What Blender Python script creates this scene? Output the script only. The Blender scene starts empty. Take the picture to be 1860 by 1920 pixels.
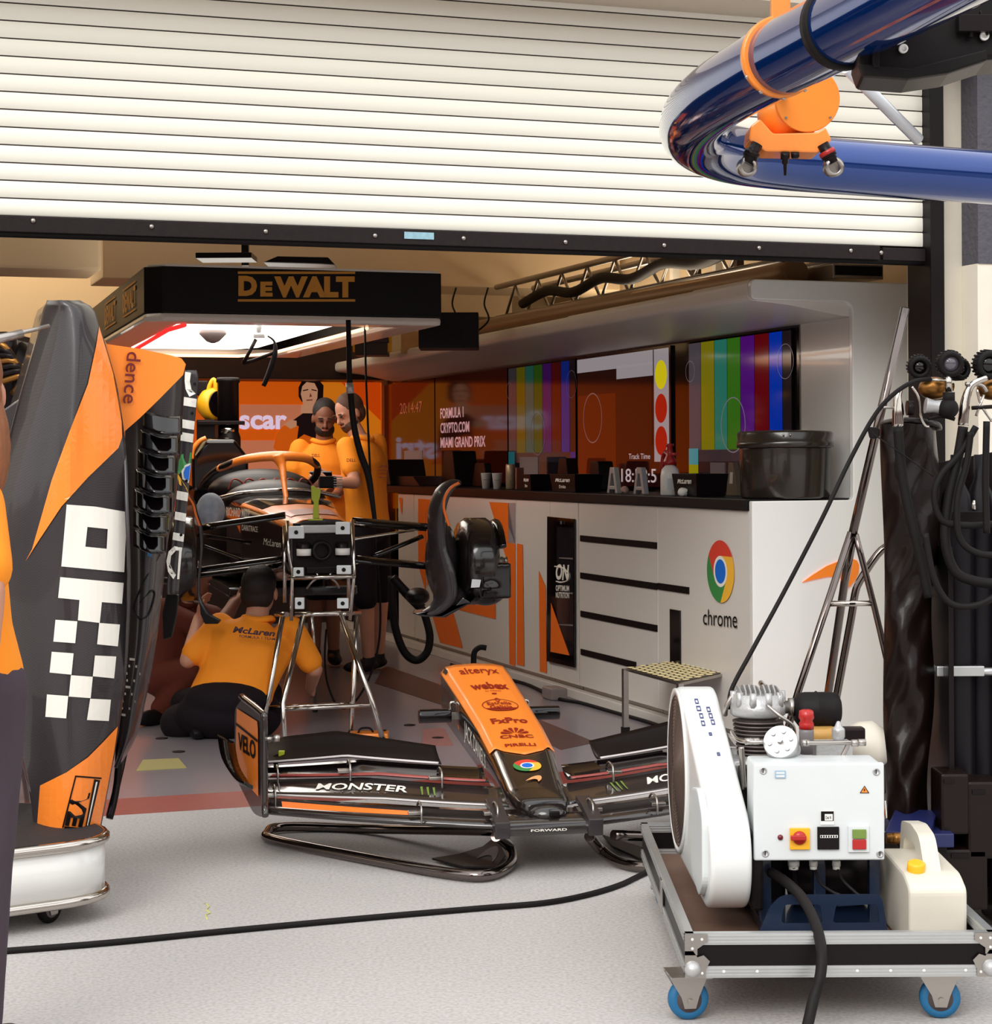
import bpy, bmesh, math, random
from mathutils import Vector, Matrix
random.seed(7)
V = Vector
SC = bpy.context.scene
COL = SC.collection
# ------------------------------------------------------------------ camera
F, CX, HZ, H = 3670.0, 930.0, 863.5, 1.36       # focal length in pixels, principal column, horizon row, eye height
RS = 0.0055                                      # roll
RC = math.sqrt(1 - RS * RS)
cam = bpy.data.cameras.new('camera'); camo = bpy.data.objects.new('camera', cam); COL.objects.link(camo)
cam.sensor_fit = 'VERTICAL'; cam.sensor_height = 36.0; cam.sensor_width = 36.0
cam.lens = 36.0 * F / 1920.0
cam.shift_y = -(960 - HZ) / 1920.0
cam.clip_end = 200
camo.matrix_world = Matrix(((RC, RS, 0, 0), (0, 0, -1, 0), (-RS, RC, 0, H), (0, 0, 0, 1)))
SC.camera = camo
SC.view_settings.view_transform = 'Standard'; SC.view_settings.look = 'None'
SC.view_settings.gamma = 1.0; SC.view_settings.use_curve_mapping = False
SC.view_settings.exposure = 0.10
# ------------------------------------------------------------------ world: hazy bright sky over dark stands
def srgb(*c):
    if len(c) == 1: c = c[0]
    return tuple(((v / 255) / 12.92 if v / 255 <= 0.04045 else ((v / 255 + 0.055) / 1.055) ** 2.4) for v in c)
wd = bpy.data.worlds.new('hazy_sky'); SC.world = wd; wd.use_nodes = True
nt = wd.node_tree; nt.nodes.clear()
wo = nt.nodes.new('ShaderNodeOutputWorld'); bg = nt.nodes.new('ShaderNodeBackground')
tc = nt.nodes.new('ShaderNodeTexCoord'); sx = nt.nodes.new('ShaderNodeSeparateXYZ'); rp = nt.nodes.new('ShaderNodeValToRGB')
nz = nt.nodes.new('ShaderNodeTexNoise'); nz.inputs['Scale'].default_value = 5.0
ad = nt.nodes.new('ShaderNodeMath'); ad.operation = 'MULTIPLY_ADD'; ad.inputs[1].default_value = 0.16
nt.links.new(tc.outputs['Generated'], sx.inputs[0]); nt.links.new(tc.outputs['Generated'], nz.inputs['Vector'])
nt.links.new(nz.outputs['Fac'], ad.inputs[0]); nt.links.new(sx.outputs['Z'], ad.inputs[2]); nt.links.new(ad.outputs[0], rp.inputs[0])
e = rp.color_ramp.elements
e[0].position = 0.0; e[0].color = (0.30, 0.27, 0.25, 1)
e[1].position = 1.0; e[1].color = (1.22, 1.24, 1.26, 1)
for p, c in ((0.07, (0.30, 0.27, 0.25, 1)), (0.10, (0.10, 0.07, 0.07, 1)), (0.20, (0.16, 0.10, 0.09, 1)), (0.24, (0.95, 0.93, 0.90, 1)), (0.5, (1.12, 1.12, 1.12, 1))):
    n = e.new(p); n.color = c
nt.links.new(rp.outputs[0], bg.inputs['Color']); bg.inputs['Strength'].default_value = 1.28
nt.links.new(bg.outputs[0], wo.inputs[0])
sun = bpy.data.lights.new('sun', 'SUN'); sun.energy = 1.7; sun.angle = math.radians(32); sun.color = (1, 0.97, 0.92)
suno = bpy.data.objects.new('sun', sun); COL.objects.link(suno)
suno.rotation_euler = V((0.30, 0.80, -0.66)).to_track_quat('-Z', 'Y').to_euler()
# ------------------------------------------------------------------ frames of reference
TH = math.atan(1270 / 3670.0)
rD = V((math.cos(TH), math.sin(TH), 0)); dD = V((-math.sin(TH), math.cos(TH), 0)); UP = V((0, 0, 1))
CN = V((1.186, 9.07, 0))
def G(s, t, z=0.0): return CN + rD * s + dD * t + UP * z       # garage frame: s to the right, t into the garage
def ray(px, py):
    dx, dy = px - CX, py - HZ
    return V(((dx * RC - dy * RS) / F, 1.0, -(dx * RS + dy * RC) / F))
EYE = V((0, 0, H))
def at(px, py, Y): return EYE + ray(px, py) * Y
def hit(px, py, P, n):
    r = ray(px, py); return EYE + r * ((P - EYE).dot(n) / r.dot(n))
def onS(px, py, s): return hit(px, py, G(s, 0), rD)
def onT(px, py, t): return hit(px, py, G(0, t), dD)
def onZ(px, py, z=0.0): return hit(px, py, V((0, 0, z)), UP)
def tof(px, s): return (onS(px, 863, s) - CN).dot(dD)
def sof(px, t): return (onT(px, 863, t) - CN).dot(rD)
def zof(px, py, Y): return at(px, py, Y).z
# ------------------------------------------------------------------ materials
MATS = {}
def mat(name, col, rough=0.5, metal=0.0, coat=0.0, emit=None, estr=0.0, bump=0.0, bscale=60.0, var=0.06, vscale=8.0, ior=1.5, trans=0.0, alpha=1.0, kind=None, col2=None, stretch=None):
    if name in MATS: return MATS[name]
    m = bpy.data.materials.new(name); m.use_nodes = True; t = m.node_tree; n = t.nodes; b = n['Principled BSDF']
    c = srgb(col)
    b.inputs['Roughness'].default_value = rough; b.inputs['Metallic'].default_value = metal
    b.inputs['Coat Weight'].default_value = coat; b.inputs['Coat Roughness'].default_value = 0.04
    b.inputs['IOR'].default_value = ior; b.inputs['Transmission Weight'].default_value = trans; b.inputs['Alpha'].default_value = alpha
    co = n.new('ShaderNodeTexCoord'); src = co.outputs['Object']
    if stretch:
        mp = n.new('ShaderNodeMapping'); mp.inputs['Scale'].default_value = stretch; t.links.new(src, mp.inputs[0]); src = mp.outputs[0]
    nz = n.new('ShaderNodeTexNoise'); nz.inputs['Scale'].default_value = vscale; nz.inputs['Detail'].default_value = 6
    t.links.new(src, nz.inputs['Vector'])
    mx = n.new('ShaderNodeMix'); mx.data_type = 'RGBA'
    c2 = srgb(col2) if col2 else tuple(min(1, v * (1 + var)) for v in c)
    c1 = c if col2 else tuple(v * (1 - var) for v in c)
    mx.inputs[6].default_value = (*c1, 1); mx.inputs[7].default_value = (*c2, 1)
    t.links.new(nz.outputs['Fac'], mx.inputs[0]); out = mx.outputs[2]
    if kind == 'carbon':
        ck = n.new('ShaderNodeTexChecker'); ck.inputs['Scale'].default_value = 260
        ck.inputs[1].default_value = (*tuple(v * 1.5 + 0.004 for v in c), 1); ck.inputs[2].default_value = (*tuple(v * 0.7 for v in c), 1)
        t.links.new(src, ck.inputs['Vector']); m2 = n.new('ShaderNodeMix'); m2.data_type = 'RGBA'; m2.inputs[0].default_value = 0.6
        t.links.new(out, m2.inputs[6]); t.links.new(ck.outputs[0], m2.inputs[7]); out = m2.outputs[2]
    if kind == 'speckle':
        n2 = n.new('ShaderNodeTexNoise'); n2.inputs['Scale'].default_value = bscale; n2.inputs['Detail'].default_value = 3; t.links.new(src, n2.inputs['Vector'])
        r2 = n.new('ShaderNodeValToRGB'); r2.color_ramp.elements[0].position = 0.30; r2.color_ramp.elements[1].position = 0.62
        r2.color_ramp.elements[0].color = (0.80, 0.78, 0.76, 1); r2.color_ramp.elements[1].color = (1.06, 1.06, 1.06, 1)
        t.links.new(n2.outputs['Fac'], r2.inputs[0]); m2 = n.new('ShaderNodeMix'); m2.data_type = 'RGBA'; m2.blend_type = 'MULTIPLY'; m2.inputs[0].default_value = 1
        t.links.new(out, m2.inputs[6]); t.links.new(r2.outputs[0], m2.inputs[7]); out = m2.outputs[2]
    t.links.new(out, b.inputs['Base Color'])
    if bump:
        n3 = n.new('ShaderNodeTexNoise'); n3.inputs['Scale'].default_value = bscale; n3.inputs['Detail'].default_value = 4; t.links.new(src, n3.inputs['Vector'])
        bp = n.new('ShaderNodeBump'); bp.inputs['Strength'].default_value = bump; bp.inputs['Distance'].default_value = 0.01
        t.links.new(n3.outputs['Fac'], bp.inputs['Height']); t.links.new(bp.outputs[0], b.inputs['Normal'])
    if emit:
        b.inputs['Emission Color'].default_value = (*srgb(emit), 1); b.inputs['Emission Strength'].default_value = estr
    MATS[name] = m; return m
M = dict(
 ground=mat('concrete_ground', (182, 178, 176), 0.8, bump=0.25, bscale=90, kind='speckle', vscale=0.8, var=0.10),
 epoxy=mat('grey_epoxy_floor', (138, 132, 138), 0.22, coat=0.0, vscale=1.5, var=0.05, bump=0.02, bscale=3),
 redline=mat('dark_red_floor_paint', (138, 52, 44), 0.45, vscale=12, var=0.2),
 shutter=mat('cream_painted_steel', (244, 241, 228), 0.42, vscale=1.5, var=0.02, stretch=(1, 1, 6)),
 gap=mat('dark_gap', (46, 34, 28), 0.8),
 blackrub=mat('worn_black_rubber', (26, 19, 19), 0.5, bump=0.1, bscale=150, col2=(38, 30, 30), vscale=40),
 cream=mat('cream_render_wall', (236, 228, 212), 0.75, bump=0.05, bscale=40),
 beige=mat('beige_render', (212, 204, 188), 0.75, bump=0.08, bscale=30),
 bluewall=mat('blue_grey_stucco', (84, 82, 90), 0.85, bump=0.9, bscale=38, var=0.1, vscale=30),
 lintel=mat('beige_lintel', (196, 184, 168), 0.7),
 inwall=mat('warm_garage_plaster', (224, 200, 164), 0.7, vscale=2, var=0.05),
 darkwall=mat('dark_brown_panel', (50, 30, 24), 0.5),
 ceiling=mat('garage_ceiling_paint', (170, 148, 120), 0.8),
 white=mat('glossy_white_panel', (232, 232, 228), 0.18, coat=0.5, var=0.01),
 offwhite=mat('satin_offwhite_panel', (222, 216, 208), 0.3, coat=0.2, var=0.015),
 papaya=mat('papaya_orange_paint', (255, 138, 44), 0.32, coat=0.4, var=0.02),
 papayadecal=mat('papaya_vinyl', (248, 118, 32), 0.4, var=0.02),
 signred=mat('dark_red_print', (110, 14, 6), 0.5),
 black=mat('satin_black', (17, 11, 12), 0.4, var=0.1),
 blackgl=mat('gloss_black', (11, 6, 7), 0.10, coat=0.3, var=0.1),
 blacktop=mat('black_worktop', (14, 10, 11), 0.45, coat=0.0),
 carbon=mat('carbon_fibre', (24, 18, 16), 0.22, coat=0.7, kind='carbon', var=0.15),
 carbonmat=mat('matt_carbon_fibre', (44, 38, 40), 0.36, coat=0.4, kind='carbon', var=0.1),
 chromem=mat('polished_steel', (205, 198, 190), 0.12, 1.0, var=0.03),
 steel=mat('brushed_steel', (178, 172, 166), 0.3, 1.0, var=0.06),
 castal=mat('cast_aluminium', (186, 186, 186), 0.38, 0.45, bump=0.15, bscale=120),
 alu=mat('aluminium_extrusion', (198, 200, 200), 0.34, 0.75, var=0.05, vscale=25),
 greypl=mat('pale_grey_plastic', (214, 219, 220), 0.35, coat=0.1, var=0.03, vscale=14),
 guardw=mat('white_powder_coat', (226, 228, 226), 0.3, coat=0.2, var=0.025, vscale=6),
 blueboom=mat('metallic_navy_paint', (0, 56, 132), 0.09, 0.55, coat=1.0, var=0.05),
 orangecoat=mat('orange_powder_coat', (250, 142, 48), 0.3, coat=0.3, var=0.03),
 rubber=mat('black_rubber', (20, 15, 16), 0.6, var=0.1),
 darkmetal=mat('dark_metal', (38, 33, 33), 0.35, 0.7),
 red=mat('red_plastic', (176, 26, 22), 0.35, coat=0.2), yellow=mat('yellow_plastic', (244, 178, 28), 0.35),
 green=mat('green_plastic', (112, 138, 60), 0.4), whitepl=mat('white_plastic', (238, 236, 230), 0.35),
 bluepl=mat('blue_rubber', (20, 96, 140), 0.5), navyst=mat('navy_painted_steel', (20, 36, 60), 0.35, coat=0.3),
 ply=mat('worn_plywood', (112, 84, 70), 0.7, vscale=9, var=0.25), wood=mat('pale_timber', (186, 142, 92), 0.65, vscale=20, var=0.15, stretch=(1, 8, 1)),
 jerry=mat('cloudy_polyethylene', (214, 207, 192), 0.4, vscale=6, var=0.06), poly=mat('thin_plastic_film', (190, 205, 220), 0.15, trans=0.6, alpha=0.55),
 skin=mat('skin', (196, 138, 112), 0.55, vscale=20, var=0.05), skindark=mat('tanned_skin', (138, 88, 66), 0.55, vscale=20, var=0.06),
 hairdk=mat('dark_hair', (26, 16, 14), 0.6, bump=0.5, bscale=200), hairbr=mat('brown_hair', (84, 54, 38), 0.6, bump=0.5, bscale=200),
 hairau=mat('auburn_hair', (150, 90, 52), 0.45, bump=0.6, bscale=160, stretch=(8, 8, 1), vscale=12, var=0.4),
 polo=mat('papaya_cotton', (255, 148, 22), 0.8, bump=0.25, bscale=22, var=0.04), navycl=mat('dark_navy_cloth', (24, 16, 22), 0.85, bump=0.2, bscale=40),
 greycl=mat('charcoal_trouser_cloth', (74, 64, 72), 0.85, bump=0.2, bscale=30), browncl=mat('rust_brown_cloth', (96, 34, 14), 0.8, bump=0.2, bscale=30),
 shoe=mat('black_shoe', (20, 16, 18), 0.5), amber=mat('amber_print', (206, 140, 40), 0.5), whiteprint=mat('white_print', (240, 236, 226), 0.5, var=0.01),
 lime=mat('lime_green_plastic', (170, 180, 40), 0.35), bottle=mat('black_gas_bottle', (20, 17, 22), 0.4),
 cover=mat('black_vinyl_cover', (22, 11, 9), 0.38, bump=0.35, bscale=14, coat=0.1), brass=mat('brass', (150, 104, 52), 0.35, 0.9),
 glass=mat('clear_acrylic', (230, 236, 240), 0.05, trans=0.85), grey=mat('mid_grey_plastic', (120, 110, 108), 0.5),
 oscarbg=mat('orange_graphic_wall', (214, 92, 8), 0.35, emit=(235, 98, 8), estr=0.5, var=0.05, vscale=0.8),
 oscarlt=mat('peach_graphic_block', (204, 118, 80), 0.35, emit=(214, 128, 92), estr=0.5),
 oscardk=mat('deep_orange_graphic_block', (205, 70, 8), 0.35, emit=(222, 74, 6), estr=0.5),
 oscartx=mat('white_graphic_letters', (226, 200, 220), 0.35, emit=(226, 206, 232), estr=0.7),
 oscarye=mat('amber_graphic_block', (214, 120, 20), 0.35, emit=(226, 124, 20), estr=0.55),
)
for k_ in ('black', 'rubber', 'blackrub', 'cover', 'bottle', 'navycl', 'blacktop', 'shoe', 'greycl', 'darkmetal', 'blackgl'):
    M[k_].node_tree.nodes['Principled BSDF'].inputs['Specular IOR Level'].default_value = 0.45 if k_ == 'blackgl' else 0.22
def emi(name, col, s, rough=0.08): 
    m = mat(name, tuple(int(c * 0.12) for c in col), rough, coat=0.0, emit=col, estr=s, var=0.0); m.node_tree.nodes['Principled BSDF'].inputs['Specular IOR Level'].default_value = 0.36; return m
# ------------------------------------------------------------------ mesh building
ORG = {}
class MB:
    def __init__(s): s.v = []; s.f = []; s.m = []; s.mi = 0; s.sm = []; s.smooth = False
    def add(s, vs, fs, smooth=None):
        o = len(s.v); s.v += [V(p) for p in vs]; s.f += [tuple(i + o for i in f) for f in fs]
        s.m += [s.mi] * len(fs); s.sm += [s.smooth if smooth is None else smooth] * len(fs); return s
    def box(s, c, size, ax=None):
        ax = ax or (V((1, 0, 0)), V((0, 1, 0)), UP); c = V(c); h = [x / 2 for x in size]
        vs = [c + ax[0] * (a * h[0]) + ax[1] * (b * h[1]) + ax[2] * (d * h[2]) for a in (-1, 1) for b in (-1, 1) for d in (-1, 1)]
        return s.add(vs, [(0, 1, 3, 2), (4, 6, 7, 5), (0, 4, 5, 1), (2, 3, 7, 6), (0, 2, 6, 4), (1, 5, 7, 3)], False)
    def gbox(s, s0, s1, t0, t1, z0, z1):
        return s.box(G((s0 + s1) / 2, (t0 + t1) / 2, (z0 + z1) / 2), (abs(s1 - s0), abs(t1 - t0), abs(z1 - z0)), (rD, dD, UP))
    def prism(s, pts, off):                              # planar 3D outline swept along a vector
        n = len(pts); pts = [V(p) for p in pts]; off = V(off)
        return s.add(pts + [p + off for p in pts], [tuple(range(n - 1, -1, -1)), tuple(range(n, 2 * n))] + [(i, (i + 1) % n, (i + 1) % n + n, i + n) for i in range(n)], False)
    def cyl(s, a, b, r, r2=None, n=20, cap=True):
        a = V(a); b = V(b); r2 = r if r2 is None else r2; d = (b - a).normalized()
        u = d.orthogonal().normalized(); w = d.cross(u)
        vs = [a + (u * math.cos(2 * math.pi * i / n) + w * math.sin(2 * math.pi * i / n)) * r for i in range(n)] + \
             [b + (u * math.cos(2 * math.pi * i / n) + w * math.sin(2 * math.pi * i / n)) * r2 for i in range(n)]
        s.add(vs, [(i, (i + 1) % n, (i + 1) % n + n, i + n) for i in range(n)], True)
        if cap: s.add(vs, [tuple(range(n - 1, -1, -1)), tuple(range(n, 2 * n))], False)
        return s
    def lathe(s, base, axis, prof, n=28):                # prof: (radius, height along axis)
        base = V(base); d = V(axis).normalized(); u = d.orthogonal().normalized(); w = d.cross(u); k = len(prof)
        vs = [base + d * h + (u * math.cos(2 * math.pi * i / n) + w * math.sin(2 * math.pi * i / n)) * r for r, h in prof for i in range(n)]
        fs = [(j * n + i, j * n + (i + 1) % n, (j + 1) * n + (i + 1) % n, (j + 1) * n + i) for j in range(k - 1) for i in range(n)]
        s.add(vs, fs, True); s.add(vs[:n], [tuple(range(n - 1, -1, -1))], False); s.add(vs[-n:], [tuple(range(n))], False); return s
    def tube(s, pts, r, n=10, smooth=6, closed=False, flat=1.0):
        pts = [V(p) for p in pts]
        if smooth: pts = crom(pts, smooth, closed)
        k = len(pts); rs = r if isinstance(r, (list, tuple)) else None; ring = []
        prev = None
        for i, p in enumerate(pts):
            if closed: d = (pts[(i + 1) % k] - pts[i - 1]).normalized()
            else: d = (pts[min(i + 1, k - 1)] - pts[max(i - 1, 0)]).normalized()
            if prev is None: u = d.orthogonal().normalized()
            else:
                u = (prev - d * prev.dot(d))
                u = u.normalized() if u.length > 1e-6 else d.orthogonal().normalized()
            prev = u; w = d.cross(u)
            if rs: q = i / (k - 1) * (len(rs) - 1); a = int(q); rr = rs[a] + (rs[min(a + 1, len(rs) - 1)] - rs[a]) * (q - a)
            else: rr = r
            ring += [p + (u * math.cos(2 * math.pi * j / n) + w * math.sin(2 * math.pi * j / n) * flat) * rr for j in range(n)]
        m = k if closed else k - 1
        s.add(ring, [(i * n + j, i * n + (j + 1) % n, ((i + 1) % k) * n + (j + 1) % n, ((i + 1) % k) * n + j) for i in range(m) for j in range(n)], True)
        if not closed: s.add(ring, [tuple(range(n - 1, -1, -1)), tuple(range((k - 1) * n, k * n))], False)
        return s
    def ball(s, c, r, n=16, m=10):
        r = V(r) if hasattr(r, '__len__') else V((r, r, r)); c = V(c); vs = [c + V((0, 0, r.z))]
        for j in range(1, m):
            a = math.pi * j / m
            vs += [c + V((r.x * math.sin(a) * math.cos(2 * math.pi * i / n), r.y * math.sin(a) * math.sin(2 * math.pi * i / n), r.z * math.cos(a))) for i in range(n)]
        vs.append(c - V((0, 0, r.z))); L = len(vs) - 1
        fs = [(0, 1 + i, 1 + (i + 1) % n) for i in range(n)] + [(L, L - n + (i + 1) % n, L - n + i) for i in range(n)]
        fs += [(1 + j * n + i, 1 + (j + 1) * n + i, 1 + (j + 1) * n + (i + 1) % n, 1 + j * n + (i + 1) % n) for j in range(m - 2) for i in range(n)]
        return s.add(vs, fs, True)
    def grid(s, fn, nu, nv, smooth=True):
        vs = [fn(i / nu, j / nv) for j in range(nv + 1) for i in range(nu + 1)]
        return s.add(vs, [(j * (nu + 1) + i, j * (nu + 1) + i + 1, (j + 1) * (nu + 1) + i + 1, (j + 1) * (nu + 1) + i) for j in range(nv) for i in range(nu)], smooth)
    def flat(s, pts): return s.add(pts, [tuple(range(len(pts)))], False)
    def build(s, name, mats, parent=None, bevel=0, seg=2, solid=0, sub=0, recalc=True, voxel=0, relax=0):
        me = bpy.data.meshes.new(name); o = bpy.data.objects.new(name, me)
        org = ORG.get(parent.name, V()) if parent else V()
        if not isinstance(mats, (list, tuple)): mats = [mats]
        for m_ in mats: me.materials.append(m_)
        me.from_pydata([p - org for p in s.v], [], s.f)
        for p, k, sm in zip(me.polygons, s.m, s.sm): p.material_index = k; p.use_smooth = sm
        bm = bmesh.new(); bm.from_mesh(me)
        if voxel == 0: bmesh.ops.remove_doubles(bm, verts=bm.verts, dist=2e-5)
        if recalc: bmesh.ops.recalc_face_normals(bm, faces=bm.faces)
        if bevel:
            es = [e_ for e_ in bm.edges if len(e_.link_faces) == 2 and e_.calc_face_angle(0) > 0.6]
            bmesh.ops.bevel(bm, geom=es, offset=bevel, segments=seg, affect='EDGES', profile=0.6, clamp_overlap=True)
        bm.to_mesh(me); bm.free(); COL.objects.link(o)
        if solid:
            md = o.modifiers.new('thickness', 'SOLIDIFY'); md.thickness = solid; md.offset = -1
        if sub:
            md = o.modifiers.new('smooth', 'SUBSURF'); md.levels = sub; md.render_levels = sub
        if voxel:
            md = o.modifiers.new('skin', 'REMESH'); md.mode = 'VOXEL'; md.voxel_size = voxel; md.use_smooth_shade = True
            if relax: md = o.modifiers.new('relax', 'SMOOTH'); md.iterations = relax; md.factor = 0.6
            dg = bpy.context.evaluated_depsgraph_get(); dg.update(); me2 = bpy.data.meshes.new_from_object(o.evaluated_get(dg))
            o.modifiers.clear(); o.data = me2; me2.materials.clear()
            for m_ in mats: me2.materials.append(m_)
            for p in me2.polygons: p.use_smooth = True; p.material_index = 0
        if parent: o.parent = parent; ORG[o.name] = org
        else: ORG[o.name] = V()
        return o
def crom(pts, k, closed=False):
    n = len(pts); out = []
    if n < 3: return pts
    for i in range(n if closed else n - 1):
        if closed: p0, p1, p2, p3 = pts[i - 1], pts[i], pts[(i + 1) % n], pts[(i + 2) % n]
        else: p0, p1, p2, p3 = pts[max(i - 1, 0)], pts[i], pts[i + 1], pts[min(i + 2, n - 1)]
        for j in range(k):
            t = j / k
            out.append(0.5 * ((2 * p1) + (p2 - p0) * t + (2 * p0 - 5 * p1 + 4 * p2 - p3) * t * t + (3 * p1 - p0 - 3 * p2 + p3) * t ** 3))
    if not closed: out.append(pts[-1])
    return out
def tag(o, label=None, cat=None, group=None, kind=None):
    if label: o['label'] = label
    if cat: o['category'] = cat
    if group: o['group'] = group
    if kind: o['kind'] = kind
    return o
def thing(name, label, cat, loc, group=None, kind=None):
    o = bpy.data.objects.new(name, None); COL.objects.link(o); o.location = V(loc); o.empty_display_size = 0.1
    ORG[o.name] = V(loc); return tag(o, label, cat, group, kind)
def dup(root, loc, rotz=0.0, label=None, scale=None):
    r = root.copy(); COL.objects.link(r); r.location = V(loc); r.rotation_euler = (0, 0, rotz)
    if scale: r.scale = scale
    if label: r['label'] = label
    for ch in list(root.children):
        c = ch.copy(); COL.objects.link(c); c.parent = r
        for g in list(ch.children):
            d = g.copy(); COL.objects.link(d); d.parent = c
    return r
def struct(name, mb, m, parent=None, **k):
    o = mb.build(name, m, parent, **k)
    if not parent: o['kind'] = 'structure'
    return o
# lettering: font outline -> mesh, cut fine enough to follow a surface
def text2d(s, bold=0.0, shear=0.0, space=1.0):
    cu = bpy.data.curves.new('t', 'FONT'); cu.body = s; cu.size = 1; cu.offset = bold; cu.shear = shear; cu.space_character = space; cu.resolution_u = 3
    o = bpy.data.objects.new('t', cu); COL.objects.link(o); dg = bpy.context.evaluated_depsgraph_get(); dg.update()
    me = bpy.data.meshes.new_from_object(o.evaluated_get(dg)); bpy.data.objects.remove(o)
    bm = bmesh.new(); bm.from_mesh(me); bpy.data.meshes.remove(me)
    xs = [v.co.x for v in bm.verts]; ys = [v.co.y for v in bm.verts]; x0, x1, y0, y1 = min(xs), max(xs), min(ys), max(ys)
    for v in bm.verts: v.co = V(((v.co.x - x0) / (x1 - x0), (v.co.y - y0) / (y1 - y0), 0))
    return bm
def poly2d(polys):
    bm = bmesh.new()
    for p in polys:
        vs = [bm.verts.new((a, b, 0)) for a, b in p]
        for i in range(len(vs)): bm.edges.new((vs[i], vs[(i + 1) % len(vs)]))
    bmesh.ops.triangle_fill(bm, edges=bm.edges, use_dissolve=False); return bm
def drape(name, bm, fn, m, parent, cut=0, lift=None, group_kind=None):
    if cut:
        xs = [v.co.x for v in bm.verts]; ys = [v.co.y for v in bm.verts]
        for k, lo, hi in ((0, min(xs), max(xs)), (1, min(ys), max(ys))):
            q = lo + cut
            while q < hi:
                n = V((1, 0, 0)) if k == 0 else V((0, 1, 0))
                bmesh.ops.bisect_plane(bm, geom=bm.verts[:] + bm.edges[:] + bm.faces[:], plane_co=n * q, plane_no=n, dist=1e-6); q += cut
    bm.verts.index_update(); mb = MB(); mb.add([fn(v.co.x, v.co.y) for v in bm.verts], [tuple(v.index for v in f.verts) for f in bm.faces], False)
    bm.free(); return mb.build(name, m, parent, recalc=False)
def quad(p00, p10, p11, p01, lift=V((0, 0, 0))):         # corners: bottom left, bottom right, top right, top left
    a, b, c, d = V(p00), V(p10), V(p11), V(p01)
    return lambda u, v: (a * (1 - u) + b * u) * (1 - v) + (d * (1 - u) + c * u) * v + lift
def letters(s, parent, fn, m, bold=0.0, shear=0.0, name='lettering', cut=0, space=1.0):
    return drape(name, text2d(s, bold, shear, space), fn, m, parent, cut)
def qS(s, x0, y0, x1, y1, e=0.004, y0r=None, y1r=None):  # quad on a plane s=const between pixel columns; rows given at the left, and right
    y0r = y0 if y0r is None else y0r; y1r = y1 if y1r is None else y1r
    return quad(onS(x0, y1, s - e), onS(x1, y1r, s - e), onS(x1, y0r, s - e), onS(x0, y0, s - e))
def disc(n=40, r=1.0, cx=0.0, cy=0.0, ry=None):
    ry = ry or r; return [(cx + r * math.cos(2 * math.pi * i / n), cy + ry * math.sin(2 * math.pi * i / n)) for i in range(n)]
def arc(r, a0, a1, n=14): return [(r * math.cos(math.radians(a0 + (a1 - a0) * i / n)), r * math.sin(math.radians(a0 + (a1 - a0) * i / n))) for i in range(n + 1)]
LOGOC = [mat('logo_red', (222, 66, 48), 0.4, var=0), mat('logo_yellow', (250, 190, 60), 0.4, var=0), mat('logo_green', (60, 140, 72), 0.4, var=0), M['whiteprint'], mat('logo_blue', (20, 110, 216), 0.4, var=0)]
def round_logo(parent, fn):                               # three coloured arms round a white ring and a blue centre
    mb = MB()
    for k, rot in ((0, 0), (1, -120), (2, -240)):
        pts = arc(0.5, 90 + rot, 210 + rot) + arc(1.0, 150 + rot, 30 + rot); mb.mi = k
        bm = poly2d([pts]); bm.verts.index_update(); mb.add([fn(v.co.x, v.co.y) for v in bm.verts], [tuple(v.index for v in f.verts) for f in bm.faces], False); bm.free()
    for k, r0, r1 in ((3, 0.39, 0.5), (4, 0.0, 0.39)):
        mb.mi = k
        if r0: mb.add([fn(r * math.cos(math.radians(a)), r * math.sin(math.radians(a))) for a in range(0, 360, 10) for r in (r0, r1)], [(2 * i, 2 * i + 1, (2 * i + 3) % 72, (2 * i + 2) % 72) for i in range(36)], False)
        else: mb.flat([fn(x, y) for x, y in disc(36, r1)])
    return mb.build('round_emblem', LOGOC, parent, recalc=False)
SWOOSH = [(0.0, 0.18), (0.18, 0.42), (0.42, 0.70), (0.65, 0.88), (0.85, 0.97), (0.95, 0.92), (0.99, 0.78), (0.98, 0.55), (0.93, 0.35), (0.84, 0.15), (0.74, 0.0), (0.70, 0.0), (0.73, 0.18), (0.68, 0.34), (0.58, 0.40), (0.42, 0.38), (0.2, 0.28)]
def swoosh(parent, fn, m, name='swoosh_emblem'): return drape(name, poly2d([SWOOSH]), fn, m, parent)
def inv(fn): return fn
# =================================================================== SETTING
GZ = 2.22                                                # lower edge of the shutter
# outdoor slab ends at the threshold: build it in the garage frame
mb = MB(); mb.gbox(-9, 9, -14, -0.57, -0.1, 0.0); struct('floor', mb, M['ground'])
mb = MB(); mb.gbox(-6.2, 1.9, -0.2, 8.4, -0.1, 0.0); o = struct('floor', mb, M['epoxy'])
mb = MB(); mb.gbox(-6.2, 1.9, -0.57, -0.2, -0.1, 0.0005); struct('trim_1', mb, M['redline'])
mb = MB(); mb.gbox(-6.3, 2.0, 8.2, 8.4, 0, 3.9); struct('wall_back', mb, M['inwall'])
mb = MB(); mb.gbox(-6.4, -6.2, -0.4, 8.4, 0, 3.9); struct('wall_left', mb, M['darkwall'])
mb = MB(); mb.gbox(1.9, 2.1, -0.2, 8.4, 0, 3.9); struct('wall_right', mb, M['inwall'])
mb = MB(); mb.gbox(-6.4, 2.1, -0.4, 8.4, 3.9, 4.05); struct('ceiling', mb, M['ceiling'])
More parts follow.
